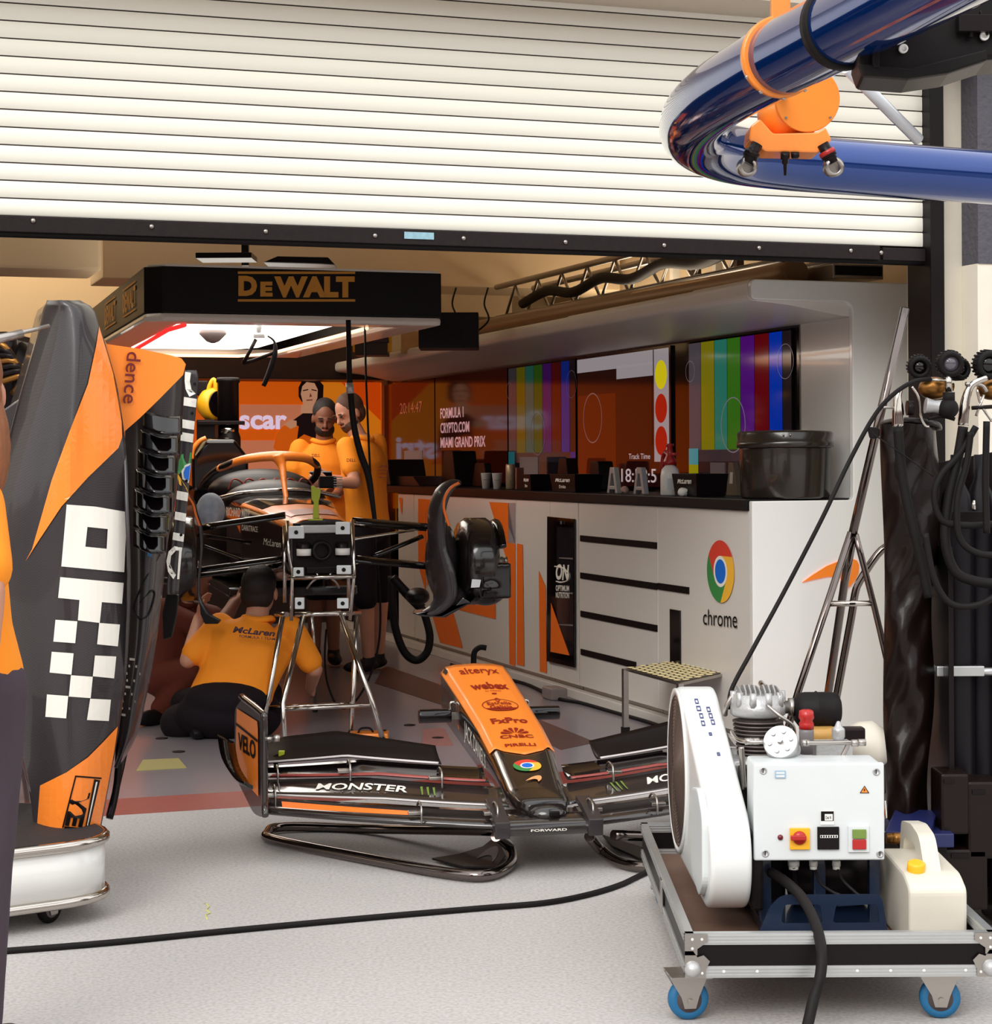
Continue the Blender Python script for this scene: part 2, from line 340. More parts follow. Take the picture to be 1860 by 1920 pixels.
# facade right of the opening
mb = MB(); mb.gbox(0.645, 0.79, -0.53, -0.3, 0, 4.4); struct('wall_front', mb, M['beige'])
sB = sof(1815, -0.57)
mb = MB(); mb.gbox(sB, 5.0, -0.66, -0.3, 2.225, 4.6); struct('wall_front', mb, M['bluewall'])
mb = MB(); mb.gbox(sB, 5.0, -0.655, -0.3, 0, 2.225); struct('wall_front', mb, M['cream'])
mb = MB(); mb.gbox(-9, -6.2, -0.6, -0.3, 0, 4.6); struct('wall_front', mb, M['cream'])
mb = MB(); mb.gbox(-9, 0.9, -0.85, -0.2, 3.27, 4.6); struct('trim_2', mb, M['lintel'])
mb = MB(); mb.gbox(0.575, 0.645, -0.62, -0.42, 0, 3.3); struct('trim_3', mb, M['black'], bevel=0.006)
# roller shutter: door_1 with curtain, bottom bar, bolts, seal, sticker
door = thing('door_1', None, None, G(-2, -0.55, 2.22), kind='structure')
mb = MB(); pitch = 0.0675; z = 2.30; t0 = -0.55; prof = []
while z < 3.5:
    prof += [(0, z + 0.003), (-0.003, z + 0.007), (-0.0036, z + pitch * 0.5), (-0.003, z + pitch - 0.007), (0, z + pitch - 0.0025)]
    z += pitch
for a, b in zip(prof[:-1], prof[1:]):
    mb.mi = 1 if (b[1] - a[1]) > 0.005 and a[0] == 0 and b[0] == 0 else 0
    mb.add([G(-6.2, t0 + a[0], a[1]), G(0.60, t0 + a[0], a[1]), G(0.60, t0 + b[0], b[1]), G(-6.2, t0 + b[0], b[1])], [(0, 1, 2, 3)], mb.mi == 0)
mb.mi = 0; mb.build('curtain', [M['shutter'], M['gap']], door, recalc=True)
mb = MB(); mb.gbox(-6.2, 0.6, -0.52, -0.50, 2.28, 3.5); mb.build('backing', M['gap'], door)
mb = MB(); mb.gbox(-6.2, 0.34, -0.585, -0.53, 2.236, 2.297); mb.gbox(0.36, 0.575, -0.575, -0.53, 2.236, 2.292); bar = mb.build('bottom_bar', M['blackrub'], door, bevel=0.003)
mb = MB(); mb.tube([G(-6.2, -0.555, 2.233), G(0.58, -0.555, 2.233)], 0.016, smooth=0, n=12); mb.build('rubber_seal', M['rubber'], door)
mb = MB()
for a, b in ((62, 414), (284, 425), (498, 434), (703, 442), (869, 447), (1060, 454), (1245, 460), (1423, 465), (1595, 470), (1652, 474)):
    p = onT(a, b, -0.585); b_ = MB(); b_.lathe(p, -dD, [(0.010, 0), (0.010, 0.003), (0.007, 0.007), (0.001, 0.009)], 12); b_.build('bolt', M['steel'], bar)
mb = MB(); a = onT(758, 441, -0.587); mb.gbox((a - CN).dot(rD), (a - CN).dot(rD) + 0.125, -0.589, -0.586, a.z - 0.014, a.z + 0.014)
mb.build('sticker', mat('pale_blue_sticker', (150, 190, 205), 0.3, var=0.3, vscale=60), bar)
# graphic back wall (printed, backlit)
bw = thing('graphic_wall', 'orange backlit graphic wall with a portrait and the letters car at the back of the garage', 'wall graphic', G(-2, 8.16, 0))
TB = 8.15
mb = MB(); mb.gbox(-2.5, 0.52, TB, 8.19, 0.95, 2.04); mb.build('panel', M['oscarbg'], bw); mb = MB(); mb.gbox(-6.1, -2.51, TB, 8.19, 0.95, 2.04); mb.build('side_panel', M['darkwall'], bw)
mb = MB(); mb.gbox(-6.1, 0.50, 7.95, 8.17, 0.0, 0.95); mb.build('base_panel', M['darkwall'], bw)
def gT(t, pts): return [G(a, t, b) for a, b in pts]
sb = lambda px: sof(px, TB)
zb = lambda py: at(560, py, 16.9).z
mb = MB(); mb.mi = 0
mb.flat(gT(TB - 0.004, [(sb(450), zb(805)), (sb(600), zb(805)), (sb(600), zb(760)), (sb(450), zb(760))]))
mb.flat(gT(TB - 0.004, [(sb(370), zb(905)), (sb(560), zb(905)), (sb(560), zb(826)), (sb(370), zb(826))]))
mb.mi = 1; mb.flat(gT(TB - 0.004, [(sb(640), zb(718)), (sb(714), zb(718)), (sb(714), zb(790))]))
mb.mi = 2; mb.flat(gT(TB - 0.003, [(sb(600), zb(718)), (sb(640), zb(718)), (sb(714), zb(780)), (sb(714), zb(1000)), (sb(600), zb(1000))]))
mb.build('colour_blocks', [M['oscarlt'], M['oscardk'], M['oscarye']], bw, recalc=False)
letters('Oscar', bw, quad(G(sb(405), TB - .006, zb(806)), G(sb(538), TB - .006, zb(806)), G(sb(538), TB - .006, zb(768)), G(sb(405), TB - .006, zb(768))), M['oscartx'], 0.03)
letters('Piastri', bw, quad(G(sb(560), TB - .006, zb(862)), G(sb(706), TB - .006, zb(862)), G(sb(706), TB - .006, zb(818)), G(sb(560), TB - .006, zb(818))), M['oscartx'], 0.03)
# printed portrait: folded arms, dark hair, orange and black suit
sk = emi('print_skin', (222, 158, 120), 0.5, 0.4); hk = emi('print_hair', (30, 14, 12), 0.3, 0.4); suo = emi('print_suit_orange', (245, 104, 16), 0.5, 0.4); sub_ = emi('print_suit_black', (34, 16, 18), 0.4, 0.4)
pm = MB()
def pp(k, pts, e=0.007): pm.mi = k; pm.flat([G(sb(a), TB - e, zb(b)) for a, b in pts])
pp(3, [(545, 835), (548, 790), (568, 776), (600, 776), (622, 800), (630, 870), (540, 870)], 0.007)
pp(2, [(512, 840), (518, 815), (530, 800), (545, 795), (560, 800), (556, 830), (540, 845), (522, 848)], 0.009)
pp(2, [(535, 872), (548, 830), (570, 815), (610, 830), (640, 872)], 0.009)
pp(0, [(564, 776), (566, 760), (592, 760), (594, 776)], 0.008)
pp(1, [(560, 745), (560, 728), (566, 717), (580, 712), (598, 714), (607, 724), (606, 748), (598, 755), (566, 755)], 0.009)
pp(0, [(564, 740), (567, 726), (575, 718), (590, 720), (596, 732), (595, 748), (588, 762), (578, 766), (569, 760)], 0.011)
pp(1, [(568, 733), (578, 731), (578, 733), (568, 735)], 0.013); pp(1, [(584, 731), (594, 733), (594, 735), (584, 733)], 0.013); pp(4, [(574, 751), (586, 750), (586, 752), (575, 753)], 0.013)
pp(4, [(582, 738), (585, 745), (580, 746)], 0.013)
pp(0, [(533, 797), (545, 788), (556, 790), (556, 800), (545, 805)], 0.011)
pm.build('portrait', [sk, hk, suo, sub_, emi('print_lip', (150, 50, 40), 0.4, 0.4)], bw, recalc=False)
mb = MB(); mb.gbox(-6.1, 0.45, 7.75, 8.18, 2.045, 2.33); tag(mb.build('ceiling_bulkhead', M['darkwall'], bevel=0.01), 'long dark brown bulkhead running above the orange graphic wall', 'bulkhead')
# beige boxed services overhead
mb = MB(); a = sof(190, 5.5)
mb.gbox(-6.1, sof(192, 4.6), 4.6, 5.2, zof(100, 523, at(100, 500, 1).y * 13.2), 3.8)
tag(mb.build('service_box', M['inwall'], bevel=0.02), 'beige boxed ceiling duct at the upper left behind the shutter bar', 'duct')
mb = MB(); zz = G(0, 6.2).y; s1 = sof(1165, 6.0)
pA = onT(1165, 545, 6.0)
mb.gbox(sof(195, 6.0), s1, 6.0, 6.7, pA.z, 3.85); tag(mb.build('service_box', M['inwall'], bevel=0.01), 'long beige boxed beam above the overhead light frame', 'beam')
mb = MB(); pA = onT(1000, 595, 7.0)
mb.gbox(sof(800, 6.9), sof(962, 6.9), 6.9, 7.6, onT(880, 594, 6.9).z, 3.8); tag(mb.build('service_box', M['inwall'], bevel=0.01), 'small beige box below the long beam beside the black speaker', 'box')
# =================================================================== BOOTH on the right
booth = thing('service_booth', 'white booth with rounded canopy and front tower along the right side of the garage', 'booth', G(0.3, 0, 0))
def rpoly(pts, r, n=5):
    out = []; k = len(pts)
    for i in range(k):
        p = V((*pts[i], 0)); a = V((*pts[i - 1], 0)); b = V((*pts[(i + 1) % k], 0)); rr = r[i] if isinstance(r, (list, tuple)) else r
        if rr <= 0: out.append((p.x, p.y)); continue
        u = (a - p).normalized(); w = (b - p).normalized(); rr = min(rr, (a - p).length * 0.48, (b - p).length * 0.48)
        A = p + u * rr; B = p + w * rr
        for j in range(n + 1):
            t = j / n; q = A * (1 - t) ** 2 + p * 2 * t * (1 - t) + B * t * t; out.append((q.x, q.y))
    return out
# front frame: the end panel, the tower and the canopy nose as one moulded outline in the s-z plane
out = rpoly([(0.0, 2.195), (1.25, 2.195), (1.25, 0.0), (0.0, 0.0), (0.0, 1.165), (0.53, 1.165), (0.53, 2.10), (0.0, 2.10)], [0.03, 0.02, 0, 0, 0.008, 0.02, 0.05, 0.03])
mb = MB(); mb.prism([G(a, 0.0, b) for a, b in out], dD * 0.035); mb.build('front_frame', M['white'], booth, bevel=0.008)
mb = MB(); mb.gbox(0.575, 1.25, 0.036, 0.62, 0, 2.19); mb.build('tower', M['white'], booth, bevel=0.004)
t1 = tof(1297, 0)
def canopy(ta, tb, m_, e=0.0):
    pr = rpoly([(0.0 - e, 2.195 + e), (0.60, 2.195 + e), (0.60, 2.035), (0.50, 2.035), (0.22, 2.085 - e), (0.0 - e, 2.105 - e)], [0.035, 0, 0, 0, 0.03, 0.035])
    b_ = MB(); b_.prism([G(a, ta, b) for a, b in pr], dD * (tb - ta)); return b_.build('canopy', m_, booth, bevel=0.003)
sat = mat('satin_white_canopy', (222, 218, 212), 0.42, var=.015)
canopy(0.036, t1, sat, 0.004); canopy(t1 + 0.003, tof(1062, 0), sat); canopy(tof(1062, 0) + 0.004, 7.75, sat, -0.004)
mb = MB(); mb.gbox(0.575, 0.66, 0.60, 8.15, 0, 2.19); mb.build('screen_wall', M['blackgl'], booth)
# swoosh emblem with its glow strip on the end panel
fnq = quad(onT(1505, 1103, -0.006), onT(1612, 1108, -0.006), onT(1612, 1046, -0.006), onT(1505, 1040, -0.006))
swoosh(booth, fnq, M['papaya'])
mb = MB(); mb.prism([fnq(a, b) + dD * 0.001 for a, b in SWOOSH], dD * 0.004)
mb.build('emblem_backlight', mat('papaya_led_glow', (255, 120, 60), 0.5, emit=(255, 110, 60), estr=1.2), booth)
# worktop
wt = MB(); wt.gbox(-0.012, 0.572, 0.04, 8.1, 1.121, 1.172); tag(wt.build('worktop', M['blacktop'], bevel=0.003), 'long black worktop running along the white cabinets', 'worktop')
# cabinets below; one thing for each unit
def unit(px0, px1, label, name='cabinet', m_='offwhite', setback=0.0, group=None):
    ta, tb = max(0.038, tof(px1, 0) + 0.002), tof(px0, 0) - 0.002
    o = thing(name, label, 'cabinet' if name == 'cabinet' else 'fridge', G(0.25, (ta + tb) / 2, 0))
    b_ = MB(); b_.gbox(setback + 0.004, 0.55, ta, tb, 0.075, 1.119); c = b_.build('body', M[m_], o, bevel=0.003)
    b_ = MB(); b_.gbox(setback + 0.03, 0.52, ta, tb, 0, 0.075); b_.build('plinth', M['steel'], o)
    return o
def pS(px, py, e=0.006): return onS(px, py, 0 - e + 0.004)
def patch(parent, pts, m_, name='orange_graphic', e=0.003):
    b_ = MB(); q = [onS(a, b, 0.004 - e) for a, b in pts]; b_.flat(q); return b_.build(name, m_, parent, recalc=False)
u1 = unit(775, 967, 'white cabinet unit with orange angular graphics behind the removed wheel duct')
patch(u1, [(784, 935), (798, 936), (798, 1110), (784, 1060)], M['papayadecal']); patch(u1, [(798, 936), (812, 937), (824, 1060), (800, 1100)], M['papayadecal'])
patch(u1, [(811, 1157), (845, 1130), (868, 1216), (825, 1205)], M['papayadecal']); patch(u1, [(858, 1143), (868, 1120), (929, 1124), (929, 1161)], M['papayadecal'])
patch(u1, [(917, 941), (953, 943), (953, 1017), (966, 1020), (966, 1249), (955, 1245), (953, 1060)], M['papayadecal'])
u2 = unit(967, 1030, 'narrow silver white cabinet unit left of the black fridge')
patch(u2, [(969, 1019), (980, 1021), (983, 1249), (969, 1246)], M['papayadecal']); patch(u2, [(1010, 1070), (1023, 1100), (1025, 1262), (1012, 1259)], M['papayadecal'])
patch(u1, [(935, 943), (966, 943), (966, 1019), (953, 1017), (953, 943)], mat('silver_vinyl', (176, 172, 176), 0.3, 0.3), 'silver_graphic', 0.002)
u3 = unit(745, 774, 'far white cabinet end with a small orange mark beside the standing man')
patch(u3, [(748, 933), (755, 934), (754, 965), (752, 960)], M['papayadecal'])
fr = unit(1030, 1082, 'tall black glass door drinks fridge built into the white cabinets', 'fridge')
b_ = MB(); q = [onS(a, b, 0.0) for a, b in ((1029, 968), (1079, 973), (1080, 1252), (1028, 1240))]; b_.prism(q, rD * -0.012); dr = b_.build('door', M['blackgl'], fr, bevel=0.003)
b_ = MB(); b_.flat([onS(a, b, -0.0135) for a, b in ((1044, 988), (1075, 990), (1075, 1230), (1044, 1222))]); b_.build('pane', mat('smoked_glass', (40, 34, 38), 0.05, coat=1, var=0.3, vscale=9), dr, recalc=False)
patch(fr, [(1033, 1130), (1068, 1229), (1032, 1222)], M['papayadecal'], e=0.021)
letters('ON', fr, quad(onS(1042, 1087, -.016), onS(1067, 1089, -.016), onS(1067, 1059, -.016), onS(1042, 1057, -.016)), M['whiteprint'], 0.04, 0.2)
b_ = MB(); b_.tube([onS(a, b, -.017) for a, b in ((1040, 1062), (1055, 1065), (1066, 1076), (1064, 1088), (1052, 1092), (1043, 1090))], 0.004, n=6); b_.build('emblem_ring', M['whiteprint'], fr)
letters('OPTIMUM', fr, quad(onS(1042, 1108, -.016), onS(1067, 1109, -.016), onS(1067, 1098, -.016), onS(1042, 1097, -.016)), M['whiteprint'], 0.02)
letters('NUTRITION', fr, quad(onS(1042, 1121, -.016), onS(1067, 1122, -.016), onS(1067, 1111, -.016), onS(1042, 1110, -.016)), M['whiteprint'], 0.02)
b_ = MB(); b_.box(onS(1052, 980, -0.016), (0.01, 0.03, 0.018)); b_.build('lock', M['grey'], dr)
for yy in (1045, 1110, 1170):
    b_ = MB(); b_.flat([onS(a, b, -0.0145) for a, b in ((1048, yy), (1074, yy + 1), (1074, yy + 4), (1048, yy + 2))]); b_.build('shelf', M['grey'], dr, recalc=False)
u4 = unit(1083, 1231, 'white drawer unit with four long black finger slots next to the fridge')
u5 = unit(1231, 1411, 'white end cabinet carrying the round red, yellow, green and blue emblem')
def slot(par, x0, y0, x1, y1, h):
    ta, tb = tof(x1, 0), tof(x0, 0); z0 = onS(x0, y0, 0).z; b_ = MB(); zc = (onS(x0, y0, 0).z + onS(x1, y1, 0).z) / 2
    b_.gbox(-0.002, 0.02, ta, tb, zc - h / 2, zc + h / 2); b_.build('finger_slot', M['black'], par)
for (x0, y0, x1, y1, p_) in ((1087, 1009, 1230, 1023, u4), (1087, 1080, 1230, 1098, u4), (1087, 1151, 1230, 1177, u4), (1087, 1224, 1190, 1244, u4), (1232, 1098, 1290, 1108, u5)):
    slot(p_, x0, y0, x1, y1, 0.034)
b_ = MB(); z0, z1 = onS(1265, 1260, 0).z, onS(1265, 1143, 0).z; b_.gbox(-0.004, 0.01, tof(1274, 0), tof(1255, 0), z0, z1); b_.build('recessed_handle', M['blackgl'], u5, bevel=0.002)
c0 = onS(1350.5, 1071.5, -0.002); R_ = (onS(1350, 1013, 0).z - onS(1350, 1130, 0).z) / 2
round_logo(u5, lambda x, y: c0 - dD * (x * R_) + UP * (y * R_))
letters('chrome', u5, quad(onS(1318, 1171, -.002), onS(1382, 1178, -.002), onS(1382, 1145, -.002), onS(1318, 1142, -.002)), M['black'], 0.0)
mb = MB(); mb.gbox(-0.03, 0.026, 0.05, 7.9, 0, 0.05); tag(mb.build('cable_trunking', M['offwhite'], bevel=0.004), 'low grey trunking along the foot of the white cabinets', 'trunking')
# =================================================================== SCREENS on the booth wall
SS = 0.573
def screen(x0, x1, label, group=None):
    ta, tb = tof(x1, SS), tof(x0, SS); zb_, zt = 1.20, 2.02
    o = thing('wall_screen', label, 'screen', G(SS, (ta + tb) / 2, zb_))
    b_ = MB(); b_.gbox(SS - 0.012, SS, ta + .003, tb - .003, zb_, zt); b_.build('bezel', M['blackgl'], o)
    return o, ta, tb, zb_, zt
def panel(mbx, k, sc, u0, u1, v0, v1, e=0.0135):
    o, ta, tb, z0, z1 = sc; mbx.mi = k; s_ = SS - e
    A = tb + (ta - tb) * u0; B = tb + (ta - tb) * u1
    mbx.flat([G(s_, A, z0 + (z1 - z0) * v0), G(s_, B, z0 + (z1 - z0) * v0), G(s_, B, z0 + (z1 - z0) * v1), G(s_, A, z0 + (z1 - z0) * v1)])
def ring(mbx, k, sc, u, v, r, w, e=0.0155, n=36):
    o, ta, tb, z0, z1 = sc; mbx.mi = k; c = G(SS - e, tb + (ta - tb) * u, z0 + (z1 - z0) * v)
    P = [c + dD * (q * math.cos(2 * math.pi * i / n)) + UP * (q * math.sin(2 * math.pi * i / n)) for i in range(n) for q in (r, r - w)]
    if w >= r: mbx.flat(P[::2])
    else: mbx.add(P, [(2 * i, 2 * i + 1, (2 * i + 3) % (2 * n), (2 * i + 2) % (2 * n)) for i in range(n)], False)
def bars(sc, dim, fade=1.0):
    cols = [(92, 84, 92), (150, 140, 20), (48, 140, 120), (64, 130, 30), (96, 20, 140), (120, 8, 20), (0, 60, 200), (40, 30, 34)]
    ms = [emi('bar_%d_%s' % (i, dim), c, dim) for i, c in enumerate(cols)] + [emi('bar_line_' + str(dim), (150, 140, 150), dim), emi('bar_low_%s' % dim, (70, 62, 70), dim * 0.8), emi('bar_cyan_%s' % dim, (60, 170, 180), dim), emi('bar_lime_%s' % dim, (170, 170, 20), dim)]
    b_ = MB(); us = [0, .13, .27, .40, .53, .665, .80, .92, 1.0]
    for i in range(8): panel(b_, i, sc, us[i] + .004, us[i + 1], .26, .99)
    panel(b_, 9, sc, .0, 1, .18, .26); panel(b_, 7, sc, 0, 1, 0, .18); panel(b_, 10, sc, 0, .10, .16, .27, .0145); panel(b_, 11, sc, 0, .10, .05, .16, .0145); panel(b_, 6, sc, .93, 1, .18, .26, .0145)
    ring(b_, 8, sc, .02, .80, .06, .003); ring(b_, 8, sc, .95, .80, .09, .003); ring(b_, 8, sc, .46, .42, .15, .006)
    b_.build('display', ms, sc[0], recalc=False)
s1_ = screen(1296, 1489, 'wall screen nearest the front showing bright vertical colour bars'); bars(s1_, 0.42)
s2_ = screen(1087, 1262, 'wall screen showing dark windows and a column of red and yellow dots')
b_ = MB(); ms = [emi('scr_dark', (40, 12, 10), .5), emi('scr_pale', (186, 176, 180), .45), emi('scr_red', (170, 20, 14), .6), emi('scr_yel', (214, 196, 20), .7), emi('scr_rust', (100, 32, 12), .4), emi('scr_line', (130, 90, 84), .6)]
panel(b_, 0, s2_, 0, 1, 0, 1); panel(b_, 1, s2_, 0, .83, .88, .985, .0145); panel(b_, 1, s2_, .45, .83, .80, .9, .0145); panel(b_, 1, s2_, .84, .985, .18, .985, .0145)
panel(b_, 4, s2_, .01, .44, .05, .70, .014); panel(b_, 0, s2_, .46, .82, .30, .80, .015)
for k, v in ((3, .80), (2, .56), (2, .33)): ring(b_, k, s2_, .91, v, .085, .2)
ring(b_, 5, s2_, .18, .52, .16, .008)
b_.build('display', ms, s2_[0], recalc=False)
scl = emi('scr_digits', (190, 170, 170), .8)
def scrtext(sc, txt, u0, u1, v0, v1, m_, bold=0.0):
    o, ta, tb, z0, z1 = sc; f = lambda u, v: G(SS - 0.0165, tb + (ta - tb) * u, z0 + (z1 - z0) * v)
    letters(txt, o, quad(f(u0, v0), f(u1, v0), f(u1, v1), f(u0, v1)), m_, bold)
scrtext(s2_, '18:58:5', .50, .86, .03, .13, scl); scrtext(s2_, 'Track Time', .58, .80, .20, .24, scl)
s3_ = screen(957, 1083, 'wall screen in the middle showing faint colour bars'); bars(s3_, 0.16)
s4_ = screen(820, 955, 'dark wall screen with race title lettering and an orange reflection')
b_ = MB(); panel(b_, 0, s4_, 0, 1, 0, 1); b_.build('display', [emi('scr_off', (52, 10, 4), .35)], s4_[0], recalc=False)
tl = emi('scr_title', (206, 150, 150), .7)
scrtext(s4_, 'FORMULA 1', .08, .42, .60, .70, tl, .02); scrtext(s4_, 'CRYPTO.COM', .08, .5, .46, .56, tl, .02); scrtext(s4_, 'MIAMI GRAND PRIX', .08, .72, .32, .42, tl, .02)
s5_ = screen(722, 818, 'far dark wall screen showing the digits of a clock')
b_ = MB(); panel(b_, 0, s5_, 0, 1, 0, 1); b_.build('display', [emi('scr_off', (52, 10, 4), .35)], s5_[0], recalc=False)
scrtext(s5_, '20:14:47', .35, .78, .68, .79, emi('scr_clock', (150, 70, 50), .7))
# =================================================================== OVERHEAD LIGHT FRAME
gf = thing('overhead_light_frame', 'black overhead frame with amber lettering holding a bright white light panel', 'light fixture', at(560, 560, 10.0))
YF = 10.0; zt_, zb2 = at(560, 496, YF).z, at(560, 583, YF).z
A = at(267, 500, YF); A.z = 0; B = A + rD * ((at(827, 500, YF + .5).x - A.x) / rD.x)
tA = (A - CN).dot(dD); sA = (A - CN).dot(rD); sBx = (B - CN).dot(rD); TBK = tA + 3.35
# outline seen from above: chamfered front left, square front right
C1 = (sA + 0.02, tA + 0.08)
outl = [(sA + 0.10, tA), (sBx, tA), (sBx + 0.01, TBK), (sA + 0.14, TBK), C1]
def ringprism(outer, wid, z0, z1, m_, nm, bev=0.004):
    cx_ = sum(p[0] for p in outer) / len(outer); cy_ = sum(p[1] for p in outer) / len(outer); inn = []
    k = len(outer)
    for i in range(k):
        p0 = V((*outer[i - 1], 0)); p = V((*outer[i], 0)); p1 = V((*outer[(i + 1) % k], 0)); d0 = (p - p0).normalized(); d1 = (p1 - p).normalized()
        n0 = V((-d0.y, d0.x, 0)); n1 = V((-d1.y, d1.x, 0)); b = (n0 + n1).normalized(); inn.append(p + b * wid / max(0.5, b.dot(n0)))
    b_ = MB(); vs = []
    for z in (z0, z1): vs += [G(p[0], p[1], z) for p in outer] + [G(p.x, p.y, z) for p in inn]
    fs = []
    for i in range(k):
        j = (i + 1) % k; fs += [(i, j, j + 2 * k, i + 2 * k), (i + k, i + 3 * k, j + 3 * k, j + k), (i, i + k, j + k, j), (i + 2 * k, j + 2 * k, j + 3 * k, i + 3 * k)]
    b_.add(vs, fs, False); b_.build(nm, m_, gf, bevel=bev); return [(p.x, p.y) for p in inn]
ringprism(outl, 0.12, zb2, zt_, M['black'], 'fascia')
ringprism(outl, 0.20, zb2 - 0.045, zb2, M['offwhite'], 'lower_rim', 0.02)
ringprism([(a + (0.02 if a < -1 else -0.02), b) for a, b in outl], 0.13, zt_, zt_ + 0.012, M['offwhite'], 'upper_rim')
inn = [(sA + 0.28, tA + 0.2), (sBx - 0.44, tA + 0.2), (sBx - 0.40, TBK - 0.55), (sBx - 0.52, TBK - 0.3), (sA + 0.4, TBK - 0.3), (sA + 0.26, tA + 0.6)]
b_ = MB(); b_.prism([G(a, b, zb2 - 0.01) for a, b in inn], UP * 0.04)
b_.build('light_panel', mat('light_diffuser', (250, 248, 240), 0.5, emit=(255, 250, 240), estr=2.2, var=0), gf)
b_ = MB(); b_.tube([G(inn[1][0] + .08, inn[1][1], zb2 - .05), G(inn[2][0] + .08, inn[2][1], zb2 - .05), G(inn[3][0] + .05, inn[3][1] + .06, zb2 - .05), G(inn[4][0], inn[4][1] + .08, zb2 - .05)], 0.010, smooth=0)
b_.build('edge_light_strip', mat('warm_led_strip', (255, 200, 150), .5, emit=(255, 190, 140), estr=2.5), gf)
b_ = MB(); b_.tube([G(inn[0][0] - .03, inn[0][1], zb2 - .05), G(inn[5][0] - .03, inn[5][1], zb2 - .05), G(inn[4][0] - .03, inn[4][1], zb2 - .05)], 0.012, smooth=0)
b_.build('red_light_strip', mat('red_led_strip', (255, 60, 50), .5, emit=(255, 40, 40), estr=1.2), gf)
fq = lambda x0, x1, y0, y1: quad(onT(x0, y1, tA - .004), onT(x1, y1, tA - .004), onT(x1, y0, tA - .004), onT(x0, y0, tA - .004))
letters('D', gf, fq(447, 482, 517, 555), M['amber'], 0.06); letters('E', gf, fq(488, 511, 528, 556), M['amber'], 0.06); letters('WALT', gf, fq(514, 665, 518, 558), M['amber'], 0.06)
for y0 in (509, 561):
    drape('rule', poly2d([[(0, 0), (1, 0), (1, 1), (0, 1)]]), fq(446, 666, y0, y0 + 4.5), M['amber'], gf)
# chamfer face lettering
def chq(u0, u1, v0, v1):
    n_ = (G(C1[0], C1[1]) - G(sA, tA)).normalized(); nn = V((n_.y, -n_.x, 0)) * 0.004; nn = nn if nn.y < 0 else -nn
    f = lambda u, v: G(sA + (C1[0] - sA) * u, tA + (C1[1] - tA) * u, zb2 + (zt_ - zb2) * v) + nn
    return quad(f(u0, v0), f(u1, v0), f(u1, v1), f(u0, v1))
def lfq(u0, u1, v0, v1):
    f = lambda u, v: G(C1[0] - .006 + u * 0.12 / 3.27, C1[1] + u, zb2 + (zt_ - zb2) * v); return quad(f(u0, v0), f(u1, v0), f(u1, v1), f(u0, v1))
for q0 in (0.95, 1.95):
    letters('DEWALT', gf, lfq(q0, q0 - .62, .26, .74), M['amber'], 0.04)
    for v in (.17, .79): drape('rule', poly2d([[(0, 0), (1, 0), (1, 1), (0, 1)]]), lfq(q0, q0 - .62, v, v + .04), M['amber'], gf)
# smoke detector dome under the light, cables above
b_ = MB(); c = at(399, 630, 10.9); b_.lathe(c + UP * 0.03, -UP, [(0.075, 0), (0.075, 0.02), (0.06, 0.035), (0.035, 0.06), (0.01, 0.07)], 24); b_.build('sensor_dome', M['grey'], gf)
b_ = MB(); b_.box(at(425, 483, 10.6), (0.30, 0.25, 0.03)); b_.box(at(460, 468, 10.8), (0.04, 0.04, 0.18)); b_.build('mount_plate', M['darkmetal'], gf, bevel=.004)
b_ = MB(); b_.prism([at(a, b, 10.4) for a, b in ((492, 492), (520, 480), (615, 482), (628, 496))], V((0, .4, 0))); b_.build('equipment_tray', M['black'], gf, bevel=.01)
for x0 in (850, 910):
    b_ = MB(); b_.tube([at(x0 + 5, 540, 12.5), at(x0 - 2, 570, 12.4), at(x0 + 6, 600, 12.3), at(x0 - 20, 625, 12.3)], 0.006, n=6); b_.build('power_lead', M['rubber'], gf)
# real lamps of the garage
def area(name, loc, sz, e_, col, aim=(0, 0, -1)):
    l = bpy.data.lights.new(name, 'AREA'); l.shape = 'RECTANGLE'; l.size, l.size_y = sz; l.energy = e_; l.color = col
    o = bpy.data.objects.new(name, l); COL.objects.link(o); o.location = loc; o.rotation_euler = V(aim).to_track_quat('-Z', 'Y').to_euler(); return o
area('light_panel_lamp', G((sA + sBx) / 2, (tA + TBK) / 2, zb2 - 0.03), (1.1, 2.6), 22, (1, .93, .84))
area('ceiling_lamp', G(-2.2, 7.0, 3.8), (5, 0.6), 90, (1, .84, .62))
area('ceiling_lamp', G(-4.6, 3.0, 3.8), (0.6, 3), 26, (1, .84, .62))
area('canopy_uplight', G(1.2, 4.0, 2.3), (0.5, 6), 38, (1, .82, .60), (0, 0, 1))
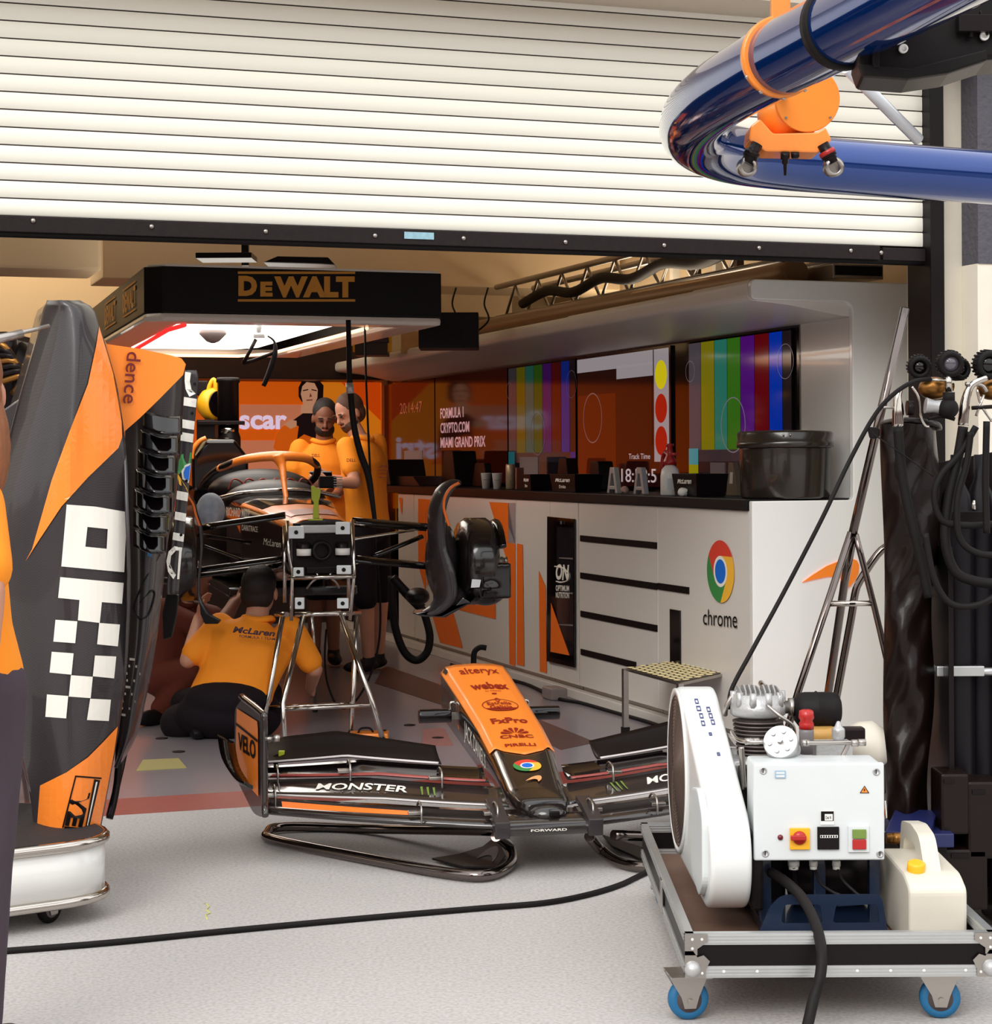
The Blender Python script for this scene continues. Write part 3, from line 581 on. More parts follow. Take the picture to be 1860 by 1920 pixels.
# =================================================================== RACING CAR (nose and wheels off, on a stand)
AC = math.radians(14); aC = V((-math.sin(AC), math.cos(AC), 0)); lC = V((math.cos(AC), math.sin(AC), 0)); K0 = V((-0.855, 9.6, 0))
def K(u, c, z): return K0 + lC * u + aC * c + UP * z
car = thing('racing_car', 'orange and black racing car without nose or wheels, raised on a tubular stand', 'racing car', K(0, 0.6, 0))
def loft(mbx, secs, closed_ends=True, smooth=True):
    n = len(secs[0]); vs = [p for s_ in secs for p in s_]
    mbx.add(vs, [(j * n + i, j * n + (i + 1) % n, (j + 1) * n + (i + 1) % n, (j + 1) * n + i) for j in range(len(secs) - 1) for i in range(n)], smooth)
    if closed_ends: mbx.add(secs[0], [tuple(range(n - 1, -1, -1))], False); mbx.add(secs[-1], [tuple(range(n))], False)
def csec(c, hw, zt, zb, top=0.6, bot=0.65, sh=0.045):
    P = [(-top, zt), (0, zt + 0.008), (top, zt), (0.88, zt - sh * 0.5), (1.0, zt - sh * 1.4), (1.0, zb + (zt - zb) * 0.35), (0.92, zb + 0.05), (bot, zb), (-bot, zb), (-0.92, zb + 0.05), (-1.0, zb + (zt - zb) * 0.35), (-1.0, zt - sh * 1.4), (-0.88, zt - sh * 0.5)]
    return [K(a * hw, c, b) for a, b in P]
ST = [(0.0, .155, 1.07, .78), (.25, .172, 1.085, .765), (.5, .195, 1.10, .75), (.8, .225, 1.125, .73), (1.1, .262, 1.145, .71), (1.45, .31, 1.165, .69)]
mb = MB(); loft(mb, [csec(*s_) for s_ in ST]); mono = mb.build('monocoque', mat('black_car_paint', (24, 18, 22), 0.2, coat=0.8), car)
# orange hood skin laid over the top of the monocoque
def top_fn(u, v, e=0.004):                               # u -1..1 across, v 0..1 along
    c = v * 1.45; k = min(len(ST) - 2, max(0, [i for i in range(len(ST)) if ST[i][0] <= c + 1e-6][-1])); a, b = ST[k], ST[k + 1]; q = (c - a[0]) / (b[0] - a[0])
    hw = a[1] + (b[1] - a[1]) * q; zt = a[2] + (b[2] - a[2]) * q
    x = [0, .6, .88, 1.0, 1.0]; zz = [zt + .008, zt, zt - .0225, zt - .063, zt - .12]; w = abs(u) * 4; i = min(3, int(w)); f = w - i
    X = x[i] + (x[i + 1] - x[i]) * f; Z = zz[i] + (zz[i + 1] - zz[i]) * f
    return K(math.copysign(X * hw * 1.012, u), c, Z + e)
mb = MB(); mb.grid(lambda i, j: top_fn((i * 2 - 1) * (0.60 + 0.12 * max(0, 1 - j * 2.2) ** 0.5), j * 0.84), 24, 30)
mb.build('hood', M['papaya'], car, solid=0.002)
mb = MB(); mb.grid(lambda i, j: top_fn((i * 2 - 1) * 0.48, 0.55 + j * 0.28, 0.008), 16, 8); mb.build('cockpit_vent', M['blackgl'], car)
mb = MB(); mb.grid(lambda i, j: top_fn((i * 2 - 1) * 0.34, 0.16 + j * 0.2, 0.008), 16, 8); mb.build('hood_stripe', mat('pale_pink_print', (240, 190, 190), .3, coat=.5), car)
def side_fn(c0, c1, z0, z1, sgn=-1):
    def f(u, v):
        c = c1 + (c0 - c1) * u; k = max(0, min(len(ST) - 2, [i for i in range(len(ST)) if ST[i][0] <= c + 1e-6][-1])); a, b = ST[k], ST[k + 1]; hw = a[1] + (b[1] - a[1]) * (c - a[0]) / (b[0] - a[0])
        return K(sgn * (hw + 0.004), c, z0 + (z1 - z0) * v)
    return f
letters('RICHARD MILLE', car, side_fn(.92, 1.44, 1.06, 1.11), M['whiteprint'], 0.02)
letters('McLaren', car, side_fn(.22, .62, .93, .965), M['whiteprint'], 0.0, 0.25)
letters('DARKTRACE', car, side_fn(.75, 1.1, .99, 1.02), M['whiteprint'], 0.0)
# tub behind: cockpit walls, headrest, side bodies
mb = MB(); loft(mb, [csec(1.45, .31, 1.10, .69), csec(1.9, .36, 1.11, .66), csec(2.6, .42, 1.12, .64), csec(3.3, .42, 1.10, .64), csec(3.9, .30, 1.0, .66)]); mb.build('tub', M['black'], car)
mb = MB(); mb.ball(K(-0.0, 1.75, 1.13), (0.30, 0.24, 0.13), 28, 14); mb.ball(K(0.0, 2.35, 1.18), (0.33, 0.25, 0.14), 28, 14); mb.build('cockpit_cover', M['black'], car, voxel=0.012, relax=3)
mb = MB(); mb.tube([K(-0.34, 1.5, 1.16), K(-.2, 1.42, 1.19), K(0.1, 1.42, 1.20), K(.34, 1.5, 1.16)], .012); mb.build('cockpit_rim', M['chromem'], car)
# halo
halo = MB(); zj = 1.39
ringp = [K(-.36, 2.45, 1.21), K(-.355, 2.1, 1.265), K(-.31, 1.80, 1.325), K(-.19, 1.57, 1.375), K(-.02, 1.47, 1.392), K(.14, 1.52, 1.38), K(.235, 1.68, 1.34), K(.27, 1.95, 1.275), K(.28, 2.4, 1.21)]
halo.tube(ringp, [.020, .024, .026, .028, .032, .028, .026, .024, .020], 12, 8, flat=0.75)
halo.tube([K(-.02, 1.47, 1.385), K(0.0, 1.43, 1.33), K(0.0, 1.36, 1.24), K(0.0, 1.27, 1.15)], [.034, .020, .014, .012], 12, 8)
hb = halo.build('halo', M['black'], car, voxel=0.007, relax=2)
halo = MB(); halo.tube(ringp[2:7], [.029, .032, .036, .032, .029], 12, 8, flat=0.75); halo.tube([K(-.02, 1.46, 1.385), K(0.0, 1.425, 1.33), K(0.0, 1.355, 1.24), K(0.0, 1.265, 1.15)], [.036, .023, .0165, .015], 12, 8)
halo.build('halo_fairing', M['papaya'], car, voxel=0.007, relax=2)
# mirror with finned housing, cables in the cockpit
mb = MB(); c = K(0.30, 1.70, 1.24); mb.box(c, (0.10, 0.06, 0.07), (lC, aC, UP)); mm = mb.build('mirror', M['black'], car, bevel=.01)
mb = MB()
for i in range(5): mb.box(c + lC * 0.055 + UP * (0.028 - 0.014 * i) - aC * .02, (0.05, 0.05, 0.006), (lC, aC, UP))
mb.build('mirror_fins', M['steel'], mm)
mb = MB()
for i in range(6):
    a = K(-.25 + .08 * i, 1.9, 1.2); mb.tube([a, a + V((.03, 0, .06)), a + V((.08, .05, .03)), a + V((.10, .02, -.06))], .005, 6)
mb.build('cockpit_wiring', mat('copper_red_wire', (150, 60, 44), .4), car)
# rear of the car: roll hoop, air intake, engine mass
mb = MB(); loft(mb, [[K(.17 * a - .20, c, zc + .16 * b) for a, b in ((-1, -1), (1, -1), (1, .3), (.5, 1), (-.5, 1), (-1, .3))] for c, zc in ((2.75, 1.34), (3.1, 1.36), (3.6, 1.26))]); mb.build('roll_hoop', M['blackgl'], car, bevel=.02)
mb = MB(); mb.tube([K(-.39, 2.70, 1.38), K(-.38, 2.70, 1.44), K(-.34, 2.70, 1.49), K(-.30, 2.70, 1.51)], .014); mb.build('intake_lip', M['papaya'], car)
mb = MB(); mb.box(K(0, 3.3, 1.0), (.72, .9, .45), (lC, aC, UP)); mb.build('engine_bay', M['black'], car, bevel=.08, seg=4)
mb = MB(); mb.box(K(0, 2.2, .66), (.7, 2.4, .05), (lC, aC, UP)); mb.build('floor_panel', M['carbon'], car, bevel=.01)
# front bulkhead
mb = MB(); mb.box(K(0, -.008, .925), (.29, .016, .27), (lC, aC, UP)); bh = mb.build('front_bulkhead', M['darkmetal'], car, bevel=.004)
mb = MB(); c = K(-.01, -.02, .925); mb.lathe(c, -aC, [(.05, 0), (.05, .05), (.034, .05), (.034, .01)], 24); mb.build('steering_column_end', M['darkmetal'], bh)
for sx in (-1, 1):
    mb = MB(); mb.lathe(K(sx * .095, -.035, .93), -UP, [(.028, -.035), (.034, -.03), (.034, .03), (.030, .035)], 20); r_ = mb.build('fluid_reservoir', M['darkmetal'], bh)
    mb = MB(); mb.lathe(K(sx * .095, -.036, .93), -UP, [(.0365, -.005), (.0365, .028)], 20); mb.build('reservoir_band', M['whitepl'], r_)
    mb = MB(); mb.tube([K(sx * .05, -.03, .84), K(sx * .03, -.05, .80), K(sx * .06, -.04, .77), K(sx * .08, -.02, .74)], .006, 8); mb.build('hydraulic_line', M['steel'], bh)
mb = MB(); mb.box(K(0, -.03, .83), (.17, .05, .03), (lC, aC, UP)); mb.cyl(K(0, -.04, .79), K(0, -.04, .75), .006); mb.build('tie_bracket', M['darkmetal'], bh, bevel=.003)
mb = MB(); mb.box(K(0, -.02, 1.03), (.22, .03, .04), (lC, aC, UP)); mb.build('bulkhead_top', M['castal'], bh, bevel=.006)
# lime bracket clipped on the hood
mb = MB(); q = [at(a, b, 9.58) for a, b in ((583, 912), (588, 910), (592, 915), (601, 916), (600, 930), (597, 940), (598, 972), (586, 972), (588, 942), (584, 936))]; mb.prism(q, V((0, .02, 0))); lb = mb.build('lime_clip', M['lime'], car, bevel=.003)
mb = MB(); mb.box(at(592, 974, 9.58), (.07, .05, .008)); mb.build('clip_base', M['lime'], lb)
# front suspension: one part for each arm
def arm(a, b, r=.014, flat=.4, m_='carbon', nm='suspension_arm'):
    b_ = MB(); b_.tube([a, (V(a) + V(b)) / 2, b], r, 12, 2, flat=flat); return b_.build(nm, M[m_] if isinstance(m_, str) else m_, car)
glossarm = M['blackgl']
L_, R_U = 9.68, 9.98
for (x0, y0, Y0, x1, y1, Y1, r) in ((535, 966, 9.65, 372, 990, 9.66, .022), (540, 1046, 9.65, 350, 1072, 9.66, .018), (540, 1058, 9.95, 350, 1082, 9.72, .016), (378, 1022, 9.66, 462, 1053, 9.75, .010), (372, 1003, 9.7, 470, 1018, 10.1, .012),
        (664, 976, 9.65, 812, 988, 9.95, .022), (664, 1048, 9.66, 806, 1062, 9.95, .026), (664, 984, 10.1, 800, 992, 9.98, .014)):
    arm(at(x0, y0, Y0), at(x1, y1, Y1), r, .45, glossarm)
for (x0, y0, Y0, x1, y1, Y1, r) in ((642, 1014, 9.7, 776, 994, 9.93, .008), (643, 1064, 9.7, 676, 1053, 9.75, .008), (698, 1044, 9.8, 792, 1006, 9.95, .013)):
    arm(at(x0, y0, Y0), at(x1, y1, Y1), r, .8, 'chromem' if r < .01 else glossarm, 'push_rod')
# right wheel corner: drum, duct scoop, wake blade
YR = 9.98
wc = MB(); hub = at(893, 1052, YR); 
wc.lathe(hub - lC * .085, lC, [(.10, -.02), (.20, 0), (.222, .03), (.222, .13), (.20, .16), (.12, .17), (.05, .19)], 36); w1 = wc.build('brake_drum', M['carbon'], car)
for k, (r_, th0, th1) in enumerate(((.20, 30, 160), (.205, -60, 10))):
    b_ = MB(); b_.tube([hub + lC * (.092) + (aC * math.cos(math.radians(a)) + UP * math.sin(math.radians(a))) * r_ for a in range(th0, th1, 16)], .022, 8, 3, flat=.5); b_.build('drum_vane', M['blackgl'], w1)
b_ = MB(); b_.box(hub + lC * .05 - aC * .18 + UP * -.03 - UP * .06, (.16, .06, .18), (lC, aC, UP)); b_.ball(hub + lC * .02 - aC * .12 - UP * .13, (.11, .10, .09), 20, 12); b_.build('caliper_duct', M['blackgl'], w1, voxel=.008, relax=4)
b_ = MB(); b_.flat([at(a, b, YR - .32) for a, b in ((885, 1086), (902, 1087), (899, 1101), (883, 1102))]); b_.build('duct_label', M['greypl'], w1, recalc=False)
b_ = MB(); b_.cyl(hub + lC * .06, hub + lC * .14, .02); b_.cyl(hub + lC * .14, hub + lC * .16, .012, .02); b_.build('axle_stub', M['steel'], w1)
b_ = MB(); P_ = [(866, 905), (848, 908), (830, 925), (820, 955), (818, 990), (822, 1030), (832, 1075), (836, 1115), (815, 1142), (790, 1150)]
b_.tube([at(a, b, YR - .18) for a, b in P_], [.012, .035, .055, .06, .06, .062, .08, .075, .045, .012], 14, 8, flat=.5)
b_.ball(at(828, 1050, YR - .05), (.085, .16, .20), 20, 14); b_.ball(at(845, 1120, YR - .05), (.09, .16, .07), 20, 14)
w2 = b_.build('wake_deflector', M['carbonmat'], car, voxel=.008, relax=3)
b_ = MB(); b_.tube([at(a, b, YR - .24) for a, b in ((861, 905), (846, 914), (835, 930), (832, 950), (836, 968), (842, 986))], .007, 8, 6); b_.build('orange_edge', M['papayadecal'], w2)
b_ = MB(); b_.prism([at(a, b, YR - .2) for a, b in ((772, 1150), (800, 1147), (826, 1154), (850, 1140), (868, 1120), (884, 1130), (835, 1158), (790, 1156))], V((0, .22, 0))); b_.build('lower_scoop', M['blackgl'], w2, bevel=.006)
# left wheel corner, mostly hidden
YL = 9.66
b_ = MB(); b_.lathe(at(352, 1050, YL) - lC * .10, lC, [(.05, 0), (.20, .01), (.215, .03), (.215, .12), (.10, .14)], 36); w3 = b_.build('brake_drum', M['carbon'], car)
b_ = MB(); b_.tube([at(a, b, YL - .1) for a, b in ((352, 928), (362, 942), (368, 965), (376, 990), (378, 1030), (373, 1085), (374, 1120), (384, 1145), (398, 1162))], [.006, .012, .012, .012, .010, .008, .010, .016, .02], 10, 6, flat=.45)
w4 = b_.build('wake_deflector', M['carbonmat'], car)
b_ = MB(); b_.prism([at(a, b, YL - .12) for a, b in ((374, 1130), (386, 1150), (412, 1164), (408, 1170), (384, 1170), (376, 1152))], V((0, .06, 0))); b_.build('deflector_foot', M['black'], w4, bevel=.003)
b_ = MB(); b_.tube([at(a, b, YL - .13) for a, b in ((352, 930), (362, 945), (367, 965), (374, 986))], .006, 8, 6); b_.build('orange_edge', M['papayadecal'], w4)
# equipment behind the cockpit: vertical intake hose, work lamp
fan = thing('blower_duct', 'tall black cooling duct with a silver band standing over the cockpit', 'duct', at(430, 900, 12.9))
b_ = MB(); x_, y_, Y_ = 430, 780, 12.9; c = at(430, 855, Y_); b_.lathe(c, UP, [(.075, 0), (.075, .12), (.062, .16), (.062, .42), (.062, .455)], 28); b_.build('lower_tube', M['black'], fan)
b_ = MB(); b_.lathe(at(428, 816, Y_), UP, [(.066, 0), (.066, .065)], 28); b_.build('clamp_band', M['chromem'], fan)
b_ = MB(); b_.lathe(at(428, 795, Y_), UP, [(.070, 0), (.070, .27), (.078, .275), (.078, .30), (.070, .305)], 28); b_.build('upper_tube', M['black'], fan)
b_ = MB(); b_.box(at(415, 793, Y_ - .05), (.30, .08, .025)); b_.box(at(392, 830, Y_ + .1), (.12, .3, .3)); b_.build('support', M['darkmetal'], fan, bevel=.004)
b_ = MB(); b_.box(at(430, 875, Y_), (.2, .2, .12)); b_.build('base', M['black'], fan, bevel=.02)
wl = thing('work_lamp', 'yellow round work lamp beside the tall black duct', 'lamp', at(395, 800, 13.1))
b_ = MB(); a_ = V((.75, -.6, 0)).normalized(); b_.lathe(at(394, 758, 13.1), a_, [(.08, -.05), (.11, 0), (.11, .06), (.09, .08)], 28); b_.build('housing', M['yellow'], wl)
b_ = MB(); b_.lathe(at(394, 758, 13.1) + a_ * .079, a_, [(.088, 0), (.088, .01)], 28); b_.build('lens', M['blackgl'], wl)
b_ = MB(); b_.tube([at(388, 742, 13.05), at(394, 720, 13.05), at(402, 712, 13.05), at(404, 735, 13.05)], .014); b_.build('handle', M['yellow'], wl)
b_ = MB(); b_.box(at(378, 728, 13.1), (.1, .1, .1)); b_.cyl(at(392, 775, 13.15), at(392, 850, 13.15), .03); b_.build('stand', M['darkmetal'], wl, bevel=.01)
b_ = MB(); b_.ball(at(395, 958, 10.05), (.075, .09, .095), 20, 14); b_.box(at(380, 975, 10.05), (.08, .08, .06)); bag = tag(b_.build('cloth_bundle', mat('pale_blue_printed_cloth', (214, 214, 222), .8, bump=.8, bscale=18, col2=(120, 150, 176), vscale=26), voxel=.01, relax=6), 'white and pale blue patterned cloth bundle hung by the left suspension', 'cloth')
# tubular stand under the nose bulkhead
std = thing('car_stand', 'bent steel tube stand holding up the front of the racing car', 'stand', onZ(620, 1395))
def sp(pts, r=.0125, nm='tube', m_='chromem', sm=0):
    b_ = MB(); b_.tube([at(a, b, c) if isinstance(a, (int, float)) and abs(a) > 5 else V((a, b, c)) for a, b, c in pts], r, 12, sm); return b_.build(nm, M[m_], std)
def foot(px, py): p = onZ(px, py); return p
for pts in ([(539, 976, 9.50), (541, 1040, 9.50), (548, 1075, 9.49), (546, 1164, 9.48)], [(661, 974, 9.52), (664, 1075, 9.5), (656, 1163, 9.48)], [(533, 985, 9.62), (534, 1130, 9.6)], [(653, 990, 9.64), (654, 1128, 9.62)]):
    sp(pts, .009, 'upright', 'chromem', 0)
sp([(541, 1083, 9.49), (667, 1081, 9.49)], .010, 'cross_bar'); sp([(553, 1152, 9.44), (640, 1150, 9.44)], .012, 'cross_bar')
def leg(pts, r=.0135):
    P = [at(*p) for p in pts[:-1]]; f_ = onZ(*pts[-1]); b_ = MB(); b_.tube(P + [f_], r, 12, 0); l = b_.build('leg', M['chromem'], std)
    b_ = MB(); b_.cyl(f_, f_ + UP * .03, r * 1.25); b_.build('foot_cap', M['black'], l)
leg([(569, 1152, 9.44), (530, 1318, 9.30), (536, 1408)]); leg([(639, 1152, 9.44), (698, 1318, 9.36), (721, 1398)])
leg([(530, 1153, 9.62), (505, 1300, 9.66), (487, 1388)]); leg([(669, 1151, 9.66), (662, 1300, 9.70), (657, 1384)])
leg([(584, 1153, 10.3), (590, 1240, 10.4), (591, 1335)], .011)
sp([(531, 1330, 9.30), (700, 1322, 9.36)], .010, 'cross_bar'); sp([(500, 1327, 9.66), (661, 1319, 9.70)], .010, 'cross_bar')
sp([(518, 1152, 9.6), (538, 1152, 9.45)], .012, 'cross_bar'); sp([(640, 1151, 9.44), (674, 1149, 9.66)], .012, 'cross_bar')
for (x, y, w, h) in ((556, 998, .075, .06), (643, 990, .07, .06), (560, 1072, .05, .042), (645, 1068, .07, .042), (562, 1131, .045, .055), (643, 1131, .055, .05)):
    c = at(x, y, 9.47); b_ = MB(); b_.box(c, (w, .03, h)); br = b_.build('bracket', M['greypl'], std, bevel=.004)
    b_ = MB(); b_.cyl(c - V((0, .014, 0)), c - V((0, .018, 0)), .010, n=14); b_.build('bolt_hole', M['black'], br)
# =================================================================== PEOPLE
def eb(mbx, c, ax, r, n=18, m=12):
    c = V(c); vs = [c + ax[2] * r[2]]
    for j in range(1, m):
        a = math.pi * j / m; vs += [c + ax[0] * (r[0] * math.sin(a) * math.cos(2 * math.pi * i / n)) + ax[1] * (r[1] * math.sin(a) * math.sin(2 * math.pi * i / n)) + ax[2] * (r[2] * math.cos(a)) for i in range(n)]
    vs.append(c - ax[2] * r[2]); L = len(vs) - 1
    fs = [(0, 1 + i, 1 + (i + 1) % n) for i in range(n)] + [(L, L - n + (i + 1) % n, L - n + i) for i in range(n)] + [(1 + j * n + i, 1 + (j + 1) * n + i, 1 + (j + 1) * n + (i + 1) % n, 1 + j * n + (i + 1) % n) for j in range(m - 2) for i in range(n)]
    mbx.add(vs, fs, True)
def cap(mbx, a, b, r0, r1=None):
    r1 = r0 if r1 is None else r1; mbx.cyl(a, b, r0, r1, 14); mbx.ball(a, r0, 14, 8); mbx.ball(b, r1, 14, 8)
def frame(f, u=UP):
    f = V(f).normalized(); r = f.cross(V(u)).normalized(); u = r.cross(f).normalized(); return r, f, u
def head(mbx, c, f, up=UP, k=1.0):
    r, f, u = frame(f, up); ax = (r, f, u); c = V(c)
    eb(mbx, c + u * .025 * k - f * .01 * k, ax, (.076 * k, .096 * k, .098 * k)); eb(mbx, c - u * .045 * k + f * .022 * k, ax, (.060 * k, .068 * k, .072 * k))
    eb(mbx, c - u * .092 * k + f * .058 * k, ax, (.026 * k, .024 * k, .018 * k)); eb(mbx, c + u * .018 * k + f * .072 * k, ax, (.052 * k, .022 * k, .012 * k))
    cap(mbx, c + f * .088 * k + u * .008 * k, c + f * .106 * k - u * .026 * k, .009 * k, .013 * k); eb(mbx, c - u * .055 * k + f * .086 * k, ax, (.025 * k, .010 * k, .010 * k))
    for s_ in (-1, 1): eb(mbx, c + r * (.079 * s_ * k) - f * .006 * k - u * .01 * k, ax, (.010 * k, .020 * k, .031 * k))
def hand(mbx, w, f, n, side, curl=0.5, k=1.0):            # wrist, finger direction, palm normal, thumb side (+1/-1)
    f = V(f).normalized(); n = V(n); n = (n - f * n.dot(f)).normalized(); t = f.cross(n) * side; w = V(w)
    pc = w + f * .045 * k; eb(mbx, pc, (t, f, n), (.040 * k, .050 * k, .016 * k))
    for i, (o_, L) in enumerate(((.030, .070), (.010, .080), (-.010, .074), (-.029, .058))):
        p = w + f * .082 * k + t * o_ * k; d = f; L *= k
        for j in range(3):
            ang = curl * (0.5 + 0.6 * j); d2 = (f * math.cos(ang) + n * math.sin(ang)).normalized(); q = p + d2 * (L * (.42, .32, .26)[j]); cap(mbx, p, q, (.0095 - .001 * j) * k, (.0085 - .001 * j) * k); p = q
    p = w + f * .025 * k + t * .028 * k; q = p + (f * .7 + t * .7 + n * .3).normalized() * .036 * k; cap(mbx, p, q, .013 * k, .011 * k); cap(mbx, q, q + (f * .9 + t * .15 + n * .4).normalized() * .030 * k, .011 * k, .009 * k)
def torso(mbx, hip, sh, rt, scale=1.0, ends=1.0):          # elliptical sections from hips to shoulders
    hip, sh = V(hip), V(sh); ax = (sh - hip); L = ax.length; u = ax.normalized(); r = (V(rt) - u * V(rt).dot(u)).normalized(); f = u.cross(r)
    P = [(-.06, .155, .105), (.05, .175, .12), (.3, .165, .115), (.55, .175, .12), (.78, .19, .125), (.93, .165, .10), (1.03, .09, .075), (1.10, .062, .062)]
    secs = [[hip + ax * t + (r * (a * math.cos(2 * math.pi * i / 20)) + f * (b * math.sin(2 * math.pi * i / 20))) * scale for i in range(20)] for t, a, b in P]
    loft(mbx, secs)
def person(label, J, look, shirt, legs, hair, skin='skin', k=1.0, shorts=True, sleeve=.62, shoes='shoe', beard=None, fat=1.0, hands=((0, 0, -1), (0, 0, -1)), palms=((0, 1, 0), (0, 1, 0)), curl=.6, name='person', longhair=False, base=None):
    o = thing(name, label, 'person', base or V((J['hip'][0], J['hip'][1], 0)))
    j = {a: V(b) for a, b in J.items()}; shc = (j['shL'] + j['shR']) / 2; rt = (j['shR'] - j['shL']).normalized()
    b = MB(); head(b, j['head'], look, j.get('hup', UP), k); cap(b, shc + (j['head'] - shc) * .05, j['head'] - UP * .04, .056 * k, .052 * k); torso(b, j['hip'], shc, rt, .88 * fat)
    for s_, sg in (('L', -1), ('R', 1)):
        cap(b, j['sh' + s_], j['el' + s_], .048 * fat, .040); cap(b, j['el' + s_], j['wr' + s_], .041, .028)
        hand(b, j['wr' + s_], hands[0 if sg < 0 else 1], palms[0 if sg < 0 else 1], sg, curl)
        hp = j['hip'] + rt * (.095 * sg); cap(b, hp, j['kn' + s_], .078, .056); cap(b, j['kn' + s_], j['an' + s_], .058, .038)
    b.build('body', M[skin], o, voxel=.0075, relax=2)
    b = MB(); torso(b, j['hip'] + (j['hip'] - shc) * 0.02, shc + (shc - j['hip']) * -.02, rt, 1.06 * fat)
    for s_ in 'LR': cap(b, j['sh' + s_] - UP * .012, j['sh' + s_].lerp(j['el' + s_], sleeve), .068 * fat, .064)
    sh_ = b.build('polo_shirt', M[shirt], o, voxel=.009, relax=5)
    b = MB(); u_ = (shc - j['hip']).normalized(); c_ = shc + u_ * .035; b.tube([c_ + (rt * math.cos(a) + rt.cross(u_) * math.sin(a)) * .072 + u_ * .012 * math.cos(a * 2) for a in [q * math.pi / 8 for q in range(16)]], .013, 8, 2, closed=True, flat=1.4); b.build('collar', M[shirt], sh_)
    b = MB(); eb(b, j['hip'], (rt, rt.cross(UP), UP), (.175 * fat, .125 * fat, .13))
    for s_, sg in (('L', -1), ('R', 1)):
        hp = j['hip'] + rt * (.092 * sg); cap(b, hp, j['kn' + s_], .100, .078)
        if not shorts: cap(b, j['kn' + s_], j['an' + s_], .076, .058)
    b.build('shorts' if shorts else 'trousers', M[legs], o, voxel=.010, relax=5)
    for s_ in 'LR':
        b = MB(); f = j.get('toe' + s_, V(look) * 1.0); f = V((f.x, f.y, 0)).normalized(); an = j['an' + s_]; p = V((an.x, an.y, max(0.0, an.z - .075)))
        eb(b, p + f * .06 + UP * .035, (f.cross(UP), f, UP), (.048, .135, .042)); cap(b, an - UP * .03, an + UP * .01, .045, .042); b.build('shoe', M[shoes], o, voxel=.008, relax=2)
    r, f, u = frame(look, j.get('hup', UP)); c = j['head']; b = MB()
    eb(b, c + u * .040 * k - f * .022 * k, (r, f, u), (.083 * k, .097 * k, .094 * k)); eb(b, c - u * .01 * k - f * .045 * k, (r, f, u), (.080 * k, .065 * k, .075 * k))
    if longhair: eb(b, c - u * .12 * k - f * .05 * k, (r, f, u), (.095, .06, .17)); eb(b, c - u * .20 - f * .03, (r, f, u), (.075, .05, .14))
    b.build('hair', M[hair], o, voxel=.007, relax=1)
    for s_ in (-1, 1):
        b = MB(); b.box(c + r * (.031 * s_ * k) + u * .028 * k + f * .093 * k, (.034 * k, .006, .006), (r, f, u)); b.build('eyebrow', M[hair], o)
        b = MB(); eb(b, c + r * (.030 * s_ * k) + u * .008 * k + f * .0885 * k, (r, f, u), (.013 * k, .006, .006)); b.build('eye', M['hairdk'], o)
    b = MB(); eb(b, c - u * .056 * k + f * .093 * k, (r, f, u), (.023 * k, .006, .006)); b.build('mouth', mat('lip', (150, 84, 76), .5), o)
    if beard:
        b = MB(); eb(b, c - u * .068 * k + f * .030 * k, (r, f, u), (.066 * k, .062 * k, .058 * k)); eb(b, c - u * .036 * k + f * .092 * k, (r, f, u), (.028 * k, .008, .007)); b.build('beard', M[beard], o, voxel=.007, relax=1)
    return o, sh_
# man on the right, looking down at a phone, side-on towards the left
YA = 12.6; S_ = lambda x, y, d=0.0: at(x, y, YA + d)
fl = lambda x, y, d, z: V((at(x, 900, YA + d).x, YA + d, z))
pa, sha = person('person in orange polo shirt looking down at a phone, right of the bearded one', dict(
    head=S_(655, 775), hup=(-.35, -.15, 1), shL=S_(650, 835, -.20), shR=S_(706, 828, .16), hip=S_(690, 985, 0), elL=S_(665, 905, -.32), elR=S_(712, 905, .05), wrL=S_(618, 905, -.42), wrR=S_(622, 898, -.15),
    knL=fl(684, 0, -.12, .48), knR=fl(712, 0, .12, .50), anL=fl(690, 0, -.06, .09), anR=fl(708, 0, .16, .09), toeL=(-.8, -.6, 0), toeR=(-.7, -.7, 0)), (-.72, -.60, -.42), 'polo', 'navycl', 'hairbr',
    hands=((-1, -.1, .05), (-1, .1, 0)), palms=((0, .9, .4), (0, -.9, .4)), curl=.9, beard='hairbr')
for i, (txt, y) in enumerate((('arrow', 873), ('webex', 879), ('splunk', 886), ('alteryx', 893))): letters(txt, sha, quad(*[S_(a, b, -.16) for a, b in ((711, y + 4), (729, y + 4), (729, y), (711, y))]), M['signred'], .02)
letters('DELL', sha, quad(*[S_(a, b, -.36) for a, b in ((650, 866), (668, 866), (668, 860), (650, 860))]), M['signred'], .02)
b_ = MB(); b_.box(S_(602, 892, -.34), (.15, .012, .075), frame((.3, 1, .5))[0:1] + (V((0, .7, .7)), V((0, -.7, .7)))); tag(b_.build('mobile_phone', M['blackgl'], bevel=.004), 'black mobile phone held in both hands of the standing person', 'phone')
# bearded man facing the camera
YB = 13.0; T_ = lambda x, y, d=0.0: at(x, y, YB + d)
fb = lambda x, d, z: V((at(x, 900, YB + d).x, YB + d, z))
pb, shb = person('bearded person in orange polo shirt looking down, left of the one with the phone', dict(
    head=T_(609, 784), hup=(.05, -.3, 1), shL=T_(562, 838, .02), shR=T_(650, 838, .05), hip=T_(604, 985), elL=T_(546, 905, -.06), elR=T_(655, 908, .1), wrL=T_(590, 925, -.28), wrR=T_(632, 925, -.12),
    knL=fb(590, -.02, .50), knR=fb(622, 0, .50), anL=fb(588, .02, .09), anR=fb(624, .04, .09), toeL=(-.2, -1, 0), toeR=(.2, -1, 0)), (.12, -1, -.35), 'polo', 'navycl', 'hairdk', skin='skindark', beard='hairdk',
    hands=((.8, -.5, 0), (-.8, -.5, 0)), palms=((0, 0, 1), (0, 0, 1)))
